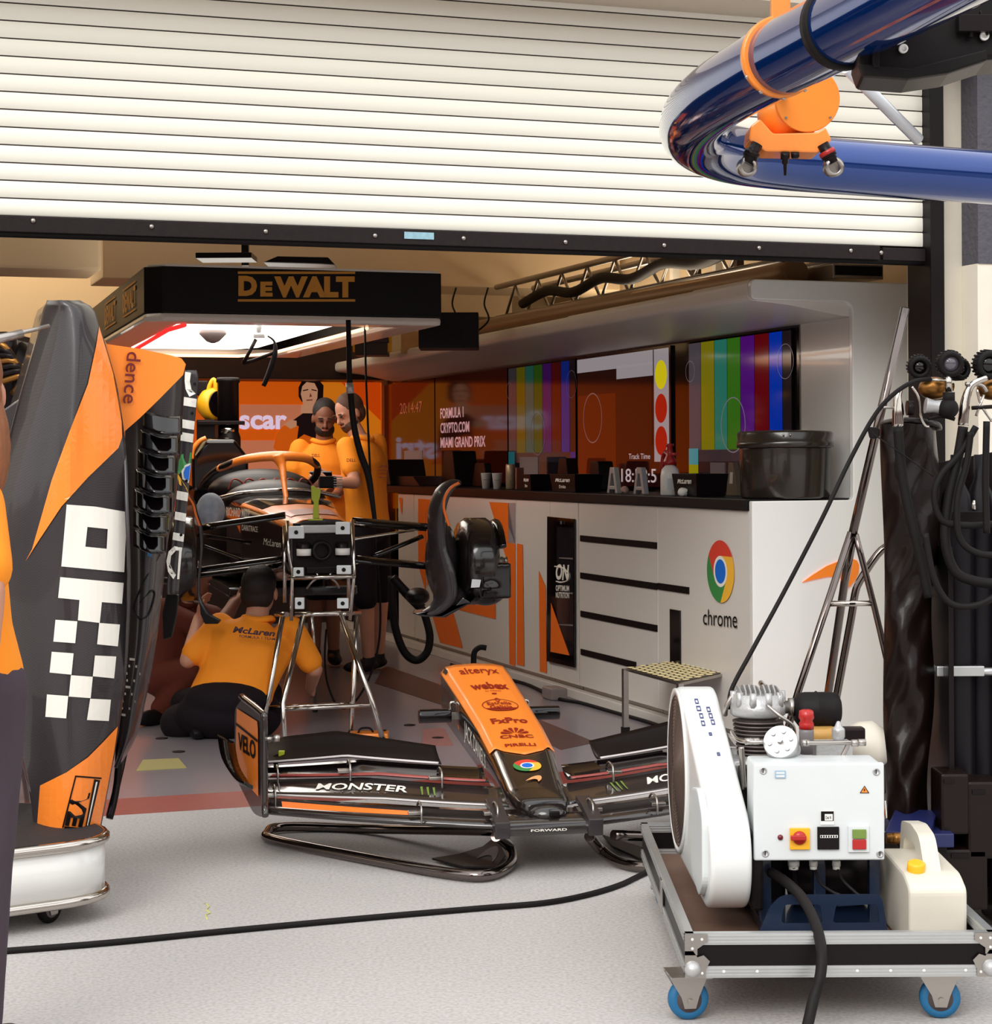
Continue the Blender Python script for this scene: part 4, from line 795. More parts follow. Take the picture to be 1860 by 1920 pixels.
letters('DELL', shb, quad(*[T_(a, b, -.17) for a, b in ((585, 857), (600, 857), (600, 851), (585, 851))]), M['signred'], .02)
# crouching man, back to the camera
YC = 9.75; C_ = lambda x, y, d=0.0: at(x, y, YC + d)
fc_ = lambda x, d, z: V((at(x, 900, YC + d).x, YC + d, z))
pc_, shc_ = person('crouching person seen from behind in orange shirt under the racing car', dict(
    head=C_(487, 1108, .16), hup=(.12, .35, 1), shL=C_(412, 1172, .05), shR=C_(545, 1178, .08), hip=C_(430, 1318, -.05), elL=C_(352, 1238, -.05), elR=C_(590, 1255, .10), wrL=C_(372, 1160, .25), wrR=C_(582, 1290, .28),
    knL=fc_(345, .30, .12), knR=fc_(500, .38, .16), anL=fc_(375, -.02, .07), anR=fc_(470, 0, .07), toeL=(0, -1, 0), toeR=(0, -1, 0)), (.15, .95, .12), 'polo', 'navycl', 'hairdk', k=1.08, shorts=False, fat=1.12, sleeve=.8,
    hands=((.1, .5, .8), (.1, .9, -.2)), palms=((1, 0, 0), (-1, 0, 0)))
b_ = MB(); b_.ball(C_(415, 1338, -.06), (.23, .17, .13), 24, 14); b_.ball(C_(425, 1312, -.07), (.21, .17, .115), 24, 14); b_.ball(C_(470, 1340, .02), (.16, .15, .13), 24, 14); b_.ball(C_(345, 1355, .05), (.12, .15, .10), 24, 14); b_.build('trouser_seat', M['navycl'], pc_, voxel=.012, relax=6)
fnb = lambda x0, y0, x1, y1, sk=0: quad(C_(x0, y1, -.19), C_(x1, y1 + sk, -.17), C_(x1, y0 + sk, -.17), C_(x0, y0, -.19))
letters('McLaren', shc_, fnb(436, 1174, 516, 1186, 8), mat('navy_print', (60, 20, 36), .5), .035, .3); letters('FORMULA 1 TEAM', shc_, fnb(449, 1190, 516, 1195, 6), MATS['navy_print'], .01)
# person kneeling in the dark on the left, reaching under the car
YD = 10.3; D_ = lambda x, y, d=0.0: at(x, y, YD + d)
fd = lambda x, d, z: V((at(x, 900, YD + d).x, YD + d, z))
person('person in rust brown clothes kneeling in the shade left of the crouching one', dict(
    head=D_(355, 1085, .1), hup=(.2, 0, 1), shL=D_(300, 1140, -.05), shR=D_(365, 1145, .15), hip=D_(320, 1270), elL=D_(395, 1190, -.1), elR=D_(420, 1165, .1), wrL=D_(440, 1130, .1), wrR=D_(450, 1110, .25),
    knL=fd(370, -.2, .28), knR=fd(400, .2, .25), anL=fd(300, -.12, .08), anR=fd(320, .2, .08), toeL=(-.6, -.8, 0), toeR=(0, -1, 0)), (.8, .1, .2), 'browncl', 'browncl', 'hairdk', skin='skindark', shorts=False,
    hands=((.7, .2, .7), (.7, .3, .7)), palms=((0, 0, 1), (0, 0, 1)))
# passer-by at the left edge, close to the camera
YE = 4.35; E_ = lambda x, y, d=0.0: at(x, y, YE + d)
fe = lambda x, d, z: V((at(x, 900, YE + d).x, YE + d, z))
person('long haired person in orange shirt and charcoal trousers at the left edge', dict(
    head=E_(-66, 735), hup=(0, -.05, 1), shL=E_(-240, 935, .08), shR=E_(-50, 935, -.12), hip=E_(-84, 1290, -.02), elL=E_(-330, 1090, .1), elR=E_(-26, 1110, -.22), wrL=E_(-240, 1290, .05), wrR=E_(-34, 1300, -.25),
    knL=fe(-150, .05, .50), knR=fe(-44, -.06, .50), anL=fe(-165, .08, .09), anR=fe(-52, -.02, .09), toeL=(-.3, 1, 0), toeR=(.3, 1, 0)), (-.3, .95, 0), 'polo', 'greycl', 'hairau', shorts=False, longhair=True, fat=1.0, sleeve=.75,
    hands=((.1, 0, -1), (-.1, 0, -1)), palms=((1, 0, 0), (-1, 0, 0)))
# =================================================================== BODYWORK on a display trolley (left)
e1 = V((math.cos(math.radians(34)), math.sin(math.radians(34)), 0)); e2 = V((-e1.y, e1.x, 0)); PT = V((-1.235, 5.90, 0))
def Pt(a, b, z): return PT + e1 * a + e2 * b + UP * z
pl = thing('display_trolley', 'low white display trolley with chrome edges and black padded top', 'trolley', Pt(-.6, .4, 0))
plan = rpoly([(-1.5, -.14), (0.06, -.14), (0.06, .62), (-1.5, .62)], [.05, .22, .22, .05], 8)
mb = MB(); mb.prism([Pt(a, b, .072) for a, b in plan], UP * .168); tb_ = mb.build('body', M['white'], pl)
for p_ in tb_.data.polygons: p_.use_smooth = len(p_.vertices) < 8
mb = MB(); mb.prism([Pt(a, b, .232) for a, b in plan], UP * .022); mb.build('padded_top', mat('black_foam', (34, 28, 28), .8, bump=.3, bscale=80), pl, bevel=.006)
for z in (.074, .238):
    mb = MB(); mb.tube([Pt(a, b, z) for a, b in plan], .016, 10, 0, closed=True); mb.build('chrome_edge', M['chromem'], pl)
mb = MB(); mb.box(Pt(-.42, -.1405, .15), (.003, .003, .168), (e1, e2, UP)); mb.build('panel_seam', M['gap'], pl)
def caster(par, c, r, w, wheelm, hubm, forkm, axis, zt, nm='caster'):
    c = V(c); a = V(axis).normalized(); f = a.cross(UP).normalized()
    b_ = MB(); b_.lathe(c - a * w / 2, a, [(r * .72, 0), (r * .93, 0.002), (r, w * .3), (r, w * .7), (r * .93, w - .002), (r * .72, w)], 32); cs = b_.build(nm, wheelm, par)
    b_ = MB(); b_.lathe(c - a * (w / 2 + .003), a, [(r * .25, 0), (r * .74, .004), (r * .74, w + .002), (r * .25, w + .006)], 32); b_.build('hub', hubm, cs)
    b_ = MB()
    for s_ in (-1, 1):
        q = c + a * (s_ * (w / 2 + .008)); b_.prism([q + f * x + UP * z for x, z in ((-.014, -.018), (.014, -.018), (.022, .01), (.055, zt - c.z), (-.045, zt - c.z), (-.022, .01))], a * .003)
    b_.box(V((c.x, c.y, zt - .003)), (.10, .10, .006), (a, f, UP)); b_.cyl(c - a * (w / 2 + .016), c + a * (w / 2 + .016), .007, n=6); b_.build('fork', forkm, cs)
    return cs
for a, b in ((-.14, -.04), (-1.3, -.04), (-.10, .5), (-1.3, .5)): caster(pl, Pt(a, b, .045), .045, .026, M['rubber'], M['grey'], M['steel'], e2 - e1 * .5, .074)
# sidepod panels standing on the trolley: surfaces follow outline rows (row, left, right) with real depth
def rows_fn(rows, yb, bul, Y0, tilt=0.0, ridge=None):
    def g(px, py):
        r = rows
        i = max([k for k in range(len(r) - 1) if r[k][0] <= py] or [0]); q = (py - r[i][0]) / (r[i + 1][0] - r[i][0]); xl = r[i][1] + (r[i + 1][1] - r[i][1]) * q; xr = r[i][2] + (r[i + 1][2] - r[i][2]) * q
        u = (px - xl) / (xr - xl) * 2 - 1; Y = Y0 + tilt * (px - 130) / 600 + bul * abs(u) ** 2.2 + (yb(py) if yb else 0)
        if ridge: Y += ridge(px, py)
        return Y, xl, xr
    return g
def smooth_rows(R):
    P = crom([V(r) for r in R], 5); return [(p.x, p.y, p.z) for p in P]
RM = smooth_rows([(563, 88, 150), (580, 82, 176), (620, 73, 190), (700, 50, 214), (760, 33, 226), (850, 10, 237), (950, -12, 241), (1050, -20, 245), (1150, -10, 244), (1250, 5, 238), (1350, 22, 226), (1420, 40, 214), (1490, 56, 201), (1556, 64, 189)])
main_g = rows_fn(RM, lambda y: 0.05 * math.sin((y - 563) / 993 * math.pi) * -1.2, .12, 5.93, .06, lambda x, y: -.020 * math.exp(-((x - (150 + (y - 563) * -.06)) / 16.0) ** 2) * max(0, 1 - abs(y - 800) / 330))
def Mp(px, py, e=0.0):
    Y, a, b = main_g(px, py); return at(px, py, Y - e)
cv = thing('sidepod_cover', 'tall black and orange carbon bodywork cover standing upright on the white trolley', 'car bodywork', at(130, 1556, 5.95))
def rowgrid(g, rows, nu, nv, e=0.0):
    y0, y1 = rows[0][0], rows[-1][0]; b_ = MB()
    def f(u, v):
        y = y1 + (y0 - y1) * v; Y, xl, xr = g(0, y); x = xl + (xr - xl) * u; return at(x, y, g(x, y)[0] - e)
    b_.grid(f, nu, nv); return b_
rowgrid(main_g, RM, 40, 90).build('shell', M['carbonmat'], cv, solid=.012)
def dec(name, polys, m_, fn=Mp, par=cv, cut=12, e=.004): return drape(name, poly2d(polys), lambda x, y: fn(x, y, e), m_, par, cut)
dec('orange_band', [[(186, 612), (212, 700), (228, 790), (229, 820), (222, 840), (165, 895), (115, 950), (75, 1010), (48, 1052), (60, 1030), (97, 900), (130, 810), (165, 720), (180, 650)]], M['papaya'])
Wp = M['whiteprint']
dec('letter_o', [[(125, 946), (180, 950), (238, 960), (233, 1073), (115, 1062)], [(164, 988), (202, 992), (200, 1029), (160, 1025)]], Wp)
dec('letter_t', [[(113, 1082), (232, 1093), (229, 1132), (191, 1129), (187, 1168), (146, 1163), (149, 1125), (109, 1121)]], Wp)
for q in ([(104, 1162), (145, 1165), (141, 1206), (100, 1203)], [(186, 1168), (225, 1171), (221, 1212), (182, 1208)], [(97, 1222), (138, 1225), (134, 1265), (93, 1261)], [(178, 1229), (218, 1231), (214, 1272), (174, 1268)], [(133, 1266), (174, 1269), (170, 1309), (129, 1306)], [(88, 1302), (128, 1305), (124, 1347), (85, 1344)], [(169, 1310), (208, 1312), (204, 1352), (163, 1350)]):
    dec('white_square', [q], Wp)
dec('orange_foot', [[(75, 1473), (125, 1448), (165, 1420), (190, 1395), (221, 1362), (214, 1410), (201, 1480), (187, 1553), (69, 1553)]], M['papaya'])
dp = M['signred']
def mq(p00, p10, p11, p01, e=.007):
    return lambda u, v: Mp((p00[0] * (1 - u) + p10[0] * u) * (1 - v) + (p01[0] * (1 - u) + p11[0] * u) * v, (p00[1] * (1 - u) + p10[1] * u) * (1 - v) + (p01[1] * (1 - u) + p11[1] * u) * v, e)
letters('VE', cv, mq((135, 1482), (121, 1548), (154, 1552), (170, 1486)), M['black'], .05)
dec('letter_l', [[(121, 1549), (150, 1552), (149, 1556), (120, 1555)]], M['black'], e=.007)
for q in ([(177, 1461), (188, 1463), (167, 1553), (160, 1552)],): dec('warning_strip', [q], M['black'], e=.006)
dec('strip_line', [[(180, 1466), (183, 1466), (165, 1548), (163, 1548)]], Wp, e=.008)
dec('frame_line', [[(141, 1454), (191, 1458), (190, 1461), (143, 1457), (119, 1552), (116, 1552)]], M['black'], e=.006)
# inner wall turning back on the left (dark side of the shell)
b_ = MB(); b_.grid(lambda u, v: at(RM[0][1] + 0, 0, 0) if False else (lambda y: (lambda Y, xl, xr: at(xl, y, Y) + V((-.10 * u, .30 * u, 0)))(*main_g(0, y)))(1556 + (570 - 1556) * v), 6, 60); b_.build('side_wall', M['carbonmat'], cv, solid=.01)
b_ = MB(); b_.grid(lambda u, v: (lambda y: (lambda Y, xl, xr: at(xr, y, Y) + V((-.060 * u, .25 * u, 0)))(*main_g(0, y)))(1556 + (590 - 1556) * v), 6, 60); b_.build('side_wall', M['carbonmat'], cv, solid=.01)
# flange flying to the left
b_ = MB(); b_.prism([at(a, b, 6.15) for a, b in ((40, 745), (-5, 775), (-70, 860), (-75, 1060), (-10, 1060), (20, 900))], V((0, .02, 0))); b_.build('flange', M['carbonmat'], cv, bevel=.006)
# fin with the lettering, standing behind
F_Y = lambda x, y: 6.06 + .10 * math.sin((x - 186) / 160 * 1.6)
Fp = lambda x, y, e=0.0: at(x, y, F_Y(x, y) - e)
fin = drape('orange_fin', poly2d([[(184, 612), (200, 645), (262, 654), (320, 666), (340, 672), (348, 683), (343, 703), (300, 747), (262, 784), (230, 812), (205, 700)]]), Fp, M['papaya'], cv, 12)
fin.modifiers.new('thickness', 'SOLIDIFY').thickness = .008
letters('dence', cv, lambda u, v: Fp(238 - 8 * u + 27 * v, 659 + 97 * u + 2 * v, .010), dp, .01, cut=0)
# second cover with gills
c2 = thing('louvred_cover', 'carbon bodywork cover with a stack of curved louvres standing behind the tall cover', 'car bodywork', at(280, 1440, 6.4))
R2 = smooth_rows([(690, 236, 347), (760, 236, 344), (850, 234, 336), (950, 236, 328), (1020, 238, 314), (1100, 240, 306), (1200, 238, 294), (1300, 228, 276), (1380, 222, 256), (1440, 214, 222)])
g2 = rows_fn(R2, None, .10, 6.30, .25)
rowgrid(g2, R2, 20, 70).build('shell', M['carbonmat'], c2, solid=.01)
def Sp(px, py, e=0.0): return at(px, py, g2(px, py)[0] - e)
for i in range(7):
    y0 = 768 + i * 37; xl = 268 - i * 5 if i < 4 else 250; xr = 342 - i * 5
    def gf_(u, v, y0=y0, xl=xl, xr=xr):
        x = xl + (xr - xl) * u; y = y0 + 12 * u + 34 * v + 5 * math.sin(u * 3.1); return at(x, y, 6.30 - .015 - .055 * v + .05 * (2 * u - 1) ** 2)
    b_ = MB(); b_.grid(gf_, 12, 6); b_.build('louvre', M['blackgl'], c2, solid=.006)
for i, (x, y, w) in enumerate(((248, 1236, 10), (249, 1249, 16), (250, 1263, 26), (245, 1276, 16), (240, 1288, 9), (241, 1301, 15), (242, 1315, 24), (236, 1328, 15), (231, 1340, 9))):
    drape('measure_mark', poly2d([[(x - w / 2, y - 2.5), (x + w / 2, y - 1.5), (x + w / 2, y + 3), (x - w / 2, y + 2)]]), lambda a, b: Sp(a, b, .006), Wp, c2)
b_ = MB(); b_.tube([Sp(a, b, .004) for a, b in ((300, 1040), (270, 1090), (250, 1140), (262, 1160), (280, 1150), (290, 1115), (283, 1108), (262, 1130))], .003, 6, 4); b_.build('seam', M['black'], c2)
drape('blue_tab', poly2d([[(278, 1028), (286, 1030), (284, 1045), (276, 1042)]]), lambda a, b: Sp(a, b, .006), M['bluepl'], c2)
# narrow spine panel with white block lettering
c3 = thing('spine_panel', 'narrow upright black panel with white letter bars and a round coloured emblem', 'car bodywork', at(335, 1120, 6.7))
R3 = [(694, 346, 368), (706, 345, 373), (900, 333, 356), (1000, 324, 346), (1100, 312, 336), (1115, 314, 334)]
g3 = rows_fn(R3, None, .012, 6.62, .2)
rowgrid(g3, R3, 10, 50).build('shell', M['carbonmat'], c3, solid=.01)
Np = lambda x, y, e=0.0: at(x, y, g3(x, y)[0] - e)
def bar(y0, y1, sl=4):
    f = lambda y: (g3(0, y)[1] + .8, g3(0, y)[2] - .8); a, b = f(y0), f(y1)
    drape('white_bar', poly2d([[(a[0], y0), (a[1], y0 + sl), (b[1], y1 + sl), (b[0], y1)]]), lambda p, q: Np(p, q, .005), Wp, c3, 8)
for y0, y1 in ((744, 760), (786, 802), (810, 826), (920, 936), (959, 974), (998, 1012)): bar(y0, y1)
drape('letter_curve', poly2d([[(347, 697), (358, 699), (356, 715), (359, 730), (367, 738), (355, 744), (348, 730), (346, 712)]]), lambda p, q: Np(p, q, .005), Wp, c3)
drape('letter_curve', poly2d([[(327, 1024), (342, 1027), (341, 1033), (330, 1032), (321, 1042), (319, 1058), (325, 1071), (330, 1078), (325, 1086), (315, 1072), (312, 1052), (316, 1034)]]), lambda p, q: Np(p, q, .005), Wp, c3)
drape('letter_stem', poly2d([[(336, 1030), (341, 1031), (336, 1086), (332, 1086)]]), lambda p, q: Np(p, q, .005), Wp, c3)
b_ = MB()
for k, pl_ in ((2, [(332, 873), (340, 852), (360, 848), (357, 872), (345, 878), (336, 890), (331, 885)]), (1, [(331, 886), (336, 892), (344, 908), (352, 918), (354, 924), (336, 908)]), (3, [(358, 868), (347, 872), (340, 884), (342, 898), (354, 906)]), (4, [(357, 872), (348, 876), (344, 886), (346, 896), (354, 901)])):
    b_.mi = k; b_.flat([Np(x, y, .005 + (.002 if k == 4 else 0)) for x, y in pl_])
b_.build('round_emblem', LOGOC, c3, recalc=False)
for y in (720, 775, 902, 1003): b_ = MB(); q = Np(g3(0, y)[2] - 6, y, .004); b_.cyl(q, q - V((0, .004, 0)), .005, n=10); b_.build('fastener', M['black'], c3)
b_ = MB(); b_.tube([at(225, 1300, 6.42), at(222, 1440, 6.42), at(214, 1500, 6.40), at(205, 1535, 6.38)], .012, 8, 3); b_.build('support_rod', M['darkmetal'], c2)
b_ = MB(); b_.tube([at(325, 1090, 6.70), at(290, 1100, 6.80), at(262, 1200, 6.80), at(235, 1400, 6.7), at(205, 1530, 6.5)], .012, 8, 4); b_.build('support_rod', M['darkmetal'], c3)
b_ = MB(); b_.prism([at(a, b, 6.72) for a, b in ((312, 1112), (335, 1116), (332, 1150), (322, 1195), (306, 1200), (304, 1150))], V((0, .02, 0))); b_.build('lower_flap', M['black'], c3, bevel=.004)
# dark gearbox end of another car and a steel probe at the far left
ge = thing('gearbox_assembly', 'dark tangle of gearbox and suspension parts at the far left edge', 'machinery', at(10, 760, 7.6) - UP * 0.9)
gz = 0
b_ = MB(); b_.box(at(-30, 760, 7.7), (.35, .5, .55)); b_.ball(at(20, 700, 7.6), (.10, .12, .14)); b_.cyl(at(-40, 650, 7.5), at(30, 660, 7.5), .06); b_.build('casing', M['darkmetal'], ge, bevel=.03)
for i in range(7):
    b_ = MB(); b_.tube([at(-20, 640 + 14 * i, 7.3), at(10 + 6 * i, 650 + 9 * i, 7.25), at(36 - 2 * i, 690 + 8 * i, 7.3)], .012, 8, 4); b_.build('link', M['brass'] if i % 3 == 0 else M['darkmetal'], ge)
b_ = MB(); b_.cyl(at(-60, 1000, 7.7), V((at(-60, 1000, 7.7).x, 7.7, 0)), .05); b_.cyl(at(-30, 800, 7.7), V((at(-30, 800, 7.7).x, 7.7, 0)), .05); b_.build('stand_post', M['black'], ge)
b_ = MB(); b_.cyl(at(0, 634, 5.6), at(92, 611, 5.7), .006); p = at(-40, 645, 5.55); b_.cyl(p, at(42, 625, 5.62), .013); tag(b_.build('steel_probe', M['steel']), 'thin steel rod pointing right above the tall cover edge', 'rod')
# =================================================================== NOSE CONE AND FRONT WING
PH = math.radians(9.8); wl_ = V((math.cos(PH), math.sin(PH), 0)); wa = V((-math.sin(PH), math.cos(PH), 0)); W0 = V((.16, 6.42, 0))
def W(u, c, z): return W0 + wl_ * u + wa * c + UP * z
nw = thing('nose_and_front_wing', 'orange and black racing car nose cone with front wing on a low floor stand', 'front wing', W(0, .3, 0))
NS = [(.06, .012, .062, .222, .155), (.12, .008, .088, .235, .140), (.25, .012, .100, .248, .135), (.45, .03, .108, .272, .140), (.70, .052, .118, .308, .150), (1.0, .058, .124, .365, .17), (1.35, .05, .130, .435, .21), (1.70, .034, .138, .512, .27)]
def nsec(c, uo, hw, zt, zb):
    P = [(-.62, 1), (0, 1.02), (.62, 1), (.84, .97), (1, .86), (1, .35), (.9, .08), (.6, 0), (-.6, 0), (-.9, .08), (-1, .35), (-1, .86), (-.84, .97)]
    return [W(uo + a * hw, c, zb + (zt - zb) * b) for a, b in P]
mb = MB(); loft(mb, [nsec(*s_) for s_ in NS]); mb.ball(W(.012, .07, .186), (.066, .05, .035), 20, 12)
nose = mb.build('nose_cone', M['carbon'], nw)
def nint(c):
    k = max(0, min(len(NS) - 2, [i for i in range(len(NS)) if NS[i][0] <= c + 1e-6][-1] if c >= NS[0][0] else 0)); a, b = NS[k], NS[k + 1]; q = (c - a[0]) / (b[0] - a[0]); return [a[i] + (b[i] - a[i]) * q for i in range(5)]
def ntop(u, c, e=.004):
    _, uo, hw, zt, zb = nint(c); P = [(0, 1.02), (.62, 1), (.84, .97), (1, .86), (1, .35)]; w = abs(u) * 4; i = min(3, int(w)); f = w - i
    a = P[i][0] + (P[i + 1][0] - P[i][0]) * f; b = P[i][1] + (P[i + 1][1] - P[i][1]) * f
    return W(uo + math.copysign(a * (hw + e * (1 if i > 1 else 0)), u), c, zb + (zt - zb) * b + e * (i < 3))
mb = MB(); mb.grid(lambda i, j: ntop(i * 2 - 1, (.72 - .10 * max(0, 1 - abs(i * 2 - 1) / .45) * 1.0) * (1 - j) + 1.702 * j) if abs(i * 2 - 1) < .74 else ntop(math.copysign(.74, i - .5), .72 * (1 - j) + 1.702 * j), 40, 30)
mb.build('orange_top', M['papaya'], nw, solid=.002)
mb = MB()
for s_ in (-1, 1): q = ntop(.55 * s_, 1.66, .007); mb.mi = 0; mb.flat([ntop(s_ * a, c, .008) for a, c in ((.50, 1.64), (.62, 1.63), (.66, 1.67), (.52, 1.69))])
mb.build('jack_hole', M['black'], nw, recalc=False)
def nq(u0, u1, c0, c1, e=.007): return lambda u, v: ntop(u0 + (u1 - u0) * u, c0 + (c1 - c0) * v, e)
dr_ = mat('dark_red_sponsor_print', (140, 28, 6), .45)
letters('alteryx', nw, nq(-.24, .24, 1.55, 1.645), dr_, .01); letters('webex', nw, nq(-.22, .24, 1.38, 1.46), dr_, .035); letters('by CISCO', nw, nq(-.08, .12, 1.345, 1.365), dr_, .01)
drape('dash_mark', poly2d([[(0, 0), (1, 0), (1, 1), (0, 1)]]), nq(-.02, .04, 1.315, 1.33), dr_, nw)
drape('oval_badge', poly2d([disc(40, .225, 0, 1.185, .070), disc(40, .214, 0, 1.185, .064)]), lambda x, y: ntop(x, y, .007), dr_, nw)
drape('badge_top', poly2d([disc(20, .03, 0, 1.245, .022), disc(20, .02, 0, 1.245, .014)]), lambda x, y: ntop(x, y, .007), dr_, nw)
drape('badge_foot', poly2d([[(.222 * math.cos(math.radians(a)), 1.185 + .069 * math.sin(math.radians(a))) for a in range(205, 336, 10)]]), lambda x, y: ntop(x, y, .0075), dr_, nw)
letters('Estrella', nw, nq(-.15, .15, 1.19, 1.226), dr_, .02); letters('Galicia', nw, nq(-.14, .14, 1.148, 1.184), dr_, .02)
letters('FxPro', nw, nq(-.23, .22, .975, 1.035), dr_, .03)
for i in range(6):
    a = math.radians(22 + i * 27.2); drape('fan_feather', poly2d([[(.03 * math.cos(a), .845 + .012 * math.sin(a)), (.175 * math.cos(a - .16), .845 + .068 * math.sin(a - .16)), (.19 * math.cos(a), .845 + .075 * math.sin(a)), (.175 * math.cos(a + .16), .845 + .068 * math.sin(a + .16))]]), lambda x, y: ntop(x - .01, y, .007), dr_, nw)
letters('CNBC', nw, nq(-.22, .20, .805, .840), dr_, .03)
letters('PIRELLI', nw, nq(-.21, .18, .715, .745), dr_, .03)
c0n = (-.02, .49)
round_logo(nw, lambda x, y: ntop(c0n[0] + x * .185, c0n[1] + y * .068, .004))
drape('swoosh_emblem', poly2d([[(-.12 + .24 * x, .29 + .075 * y) for x, y in SWOOSH]]), lambda x, y: ntop(x, y, .005), mat('pale_orange_print', (250, 170, 110), .4), nw)
letters("JACK DANIEL'S", nw, lambda u, v: (lambda c: W(nint(c)[1] - nint(c)[2] - .004, c, nint(c)[4] + (nint(c)[3] - nint(c)[4]) * (.30 + .42 * v)))(1.24 + (.80 - 1.24) * u), M['whiteprint'], .0)
mb = MB(); q = W(.03, .018, .195); mb.box(q, (.035, .01, .02), (wl_, wa, UP)); mb.build('camera_hole', M['black'], nw, bevel=.006)
for s_ in (-1, 1):
    mb = MB(); a = W(.05 + s_ * .155, 1.42, .345); mb.cyl(a, a + wl_ * (s_ * .13), .028, n=24); ch = mb.build('lifting_handle', M['blackgl'], nw, bevel=.004)
    mb = MB(); mb.tube([a - UP * -.02, a + UP * .05 - wl_ * s_ * .0, a + UP * .045 - wl_ * s_ * .03, a - wl_ * s_ * .03], .006, 8); mb.box(a - wl_ * s_ * .015, (.03, .03, .03), (wl_, wa, UP)); mb.build('handle_clip', M['chromem'], ch)
# wing elements
def cle(u): u = abs(u); return 0.0 if u < .13 else .02 + .43 * ((u - .13) / .85) ** 1.35
def prof(u, pts):
    u = abs(u)
    for (a, x), (b, y) in zip(pts[:-1], pts[1:]):
        if u <= b: return x + (y - x) * max(0, (u - a)) / (b - a)
    return pts[-1][1]
def element(nm, u0, u1, c0, z0, c1, z1, th, m_, camber=.012, n=26, par=nw):
    for s_ in (-1, 1):
        b_ = MB(); secs = []
        for i in range(n + 1):
            u = u0 + (u1 - u0) * i / n; C0, Z0, C1, Z1 = c0(u) if callable(c0) else cle(u) + c0, prof(u, z0), c1(u) if callable(c1) else cle(u) + c1, prof(u, z1); S = []
            for k in range(9):
                t = k / 8; S.append(W(s_ * u, C0 + (C1 - C0) * t, Z0 + (Z1 - Z0) * t - camber * 4 * t * (1 - t) + th * math.sqrt(max(0, t)) * (1 - t) * 1.6))
            for k in range(7, 0, -1):
                t = k / 8; S.append(W(s_ * u, C0 + (C1 - C0) * t, Z0 + (Z1 - Z0) * t - camber * 4 * t * (1 - t) - th * math.sqrt(t) * (1 - t) * .8))
            secs.append(S)
        loft(b_, secs); b_.build(nm, m_, par)
carb2 = mat('wing_carbon', (40, 34, 32), .18, coat=.9, kind='carbon', var=.2)
element('main_plane', .13, .905, 0, [(0, .150), (.3, .158), (.97, .168)], .17, [(0, .185), (.5, .195), (.97, .19)], .030, carb2)
element('wing_flap', .10, .902, .13, [(0, .200), (.5, .215), (.97, .205)], .30, [(0, .238), (.55, .262), (.97, .225)], .018, carb2)
element('wing_flap', .14, .90, .285, [(0, .255), (.5, .272), (.97, .238)], .42, [(0, .285), (.55, .305), (.97, .250)], .014, M['blackgl'])
element('wing_flap', .28, .898, .405, [(.28, .300), (.6, .312), (.97, .258)], .56, [(.28, .345), (.42, .362), (.62, .385), (.80, .355), (.97, .272)], .010, M['black'])
def stripe(nm, m_, u0, u1, dc, zf, w=.006, e=.012, n=30):
    for s_ in (-1, 1):
        b_ = MB(); b_.tube([W(s_ * (u0 + (u1 - u0) * i / n), cle(u0 + (u1 - u0) * i / n) + dc, prof(u0 + (u1 - u0) * i / n, zf) + e) for i in range(n + 1)], w, 6, 0, flat=.5); b_.build(nm, m_, nw)
stripe('pale_stripe', mat('pale_grey_line', (206, 198, 196), .3, var=0), .29, .895, .41, [(.28, .296), (.6, .310), (.97, .256)], .005, .008)
stripe('pale_stripe', MATS['pale_grey_line'], .14, .895, .13, [(0, .198), (.5, .213), (.97, .200)], .004, .006)
stripe('red_stripe', mat('dull_red_line', (150, 66, 60), .3), .15, .895, .295, [(0, .252), (.5, .272), (.97, .236)], .008, .004)
def w2q(s_, u0, u1, c0, c1):
    def f(a, b):
        u = u0 + (u1 - u0) * a; c = c0 + (c1 - c0) * b; t = (c - .13) / .17; z = prof(u, [(0, .200), (.5, .215), (.97, .205)]) * (1 - t) + prof(u, [(0, .238), (.55, .262), (.97, .225)]) * t; t = max(.01, min(.99, t))
        return W(s_ * u, cle(u) + c, z - .012 * 4 * t * (1 - t) + .018 * math.sqrt(t) * (1 - t) * 1.6 + .003)
    return f
letters('MONSTER', nw, w2q(-1, .72, .42, .195, .255), M['whiteprint'], .02, .3, cut=.06); letters('ENERGY', nw, w2q(-1, .66, .48, .17, .182), M['grey'], 0, cut=.08); letters('MONSTER', nw, w2q(1, .42, .72, .195, .255), M['whiteprint'], .02, .3, cut=.06)
for s_, ub in ((-1, (.375, .355, .335)), (1, (.30, .32, .34))):
    for u in ub:
        f = w2q(s_, u, u - .014, .18, .262); drape('claw_mark', poly2d([[(0, 0), (.35, .1), (.9, 1), (.3, .95)]]), f, M['green'], nw, .25)
b_ = MB(); b_.grid(lambda i, j: W(-(.42 + .42 * i), cle(.42 + .42 * i) + .02 + .05 * j * (.2 + i * .8), .186 + .012 * j), 20, 4); b_.build('orange_patch', M['papayadecal'], nw)
for u, c, z in ((.16, .02, .19), (.30, .28, .262), (.40, .02, .185), (.60, .28, .275), (.84, .30, .24), (.86, .1, .20)):
    for s_ in (-1, 1):
        b_ = MB(); b_.tube([W(s_ * u, cle(u) + c - .03, z - .02), W(s_ * u, cle(u) + c - .02, z + .03), W(s_ * u, cle(u) + c + .04, z + .04), W(s_ * u, cle(u) + c + .08, z + .02)], .004, 6, 5); sg = b_.build('slot_bracket', M['steel'], nw)
        b_ = MB(); b_.box(W(s_ * (u + .015), cle(u) + c + .02, z + .008), (.05, .03, .012), (wl_, wa, UP)); b_.build('bracket_pad', M['steel'], sg, bevel=.003)
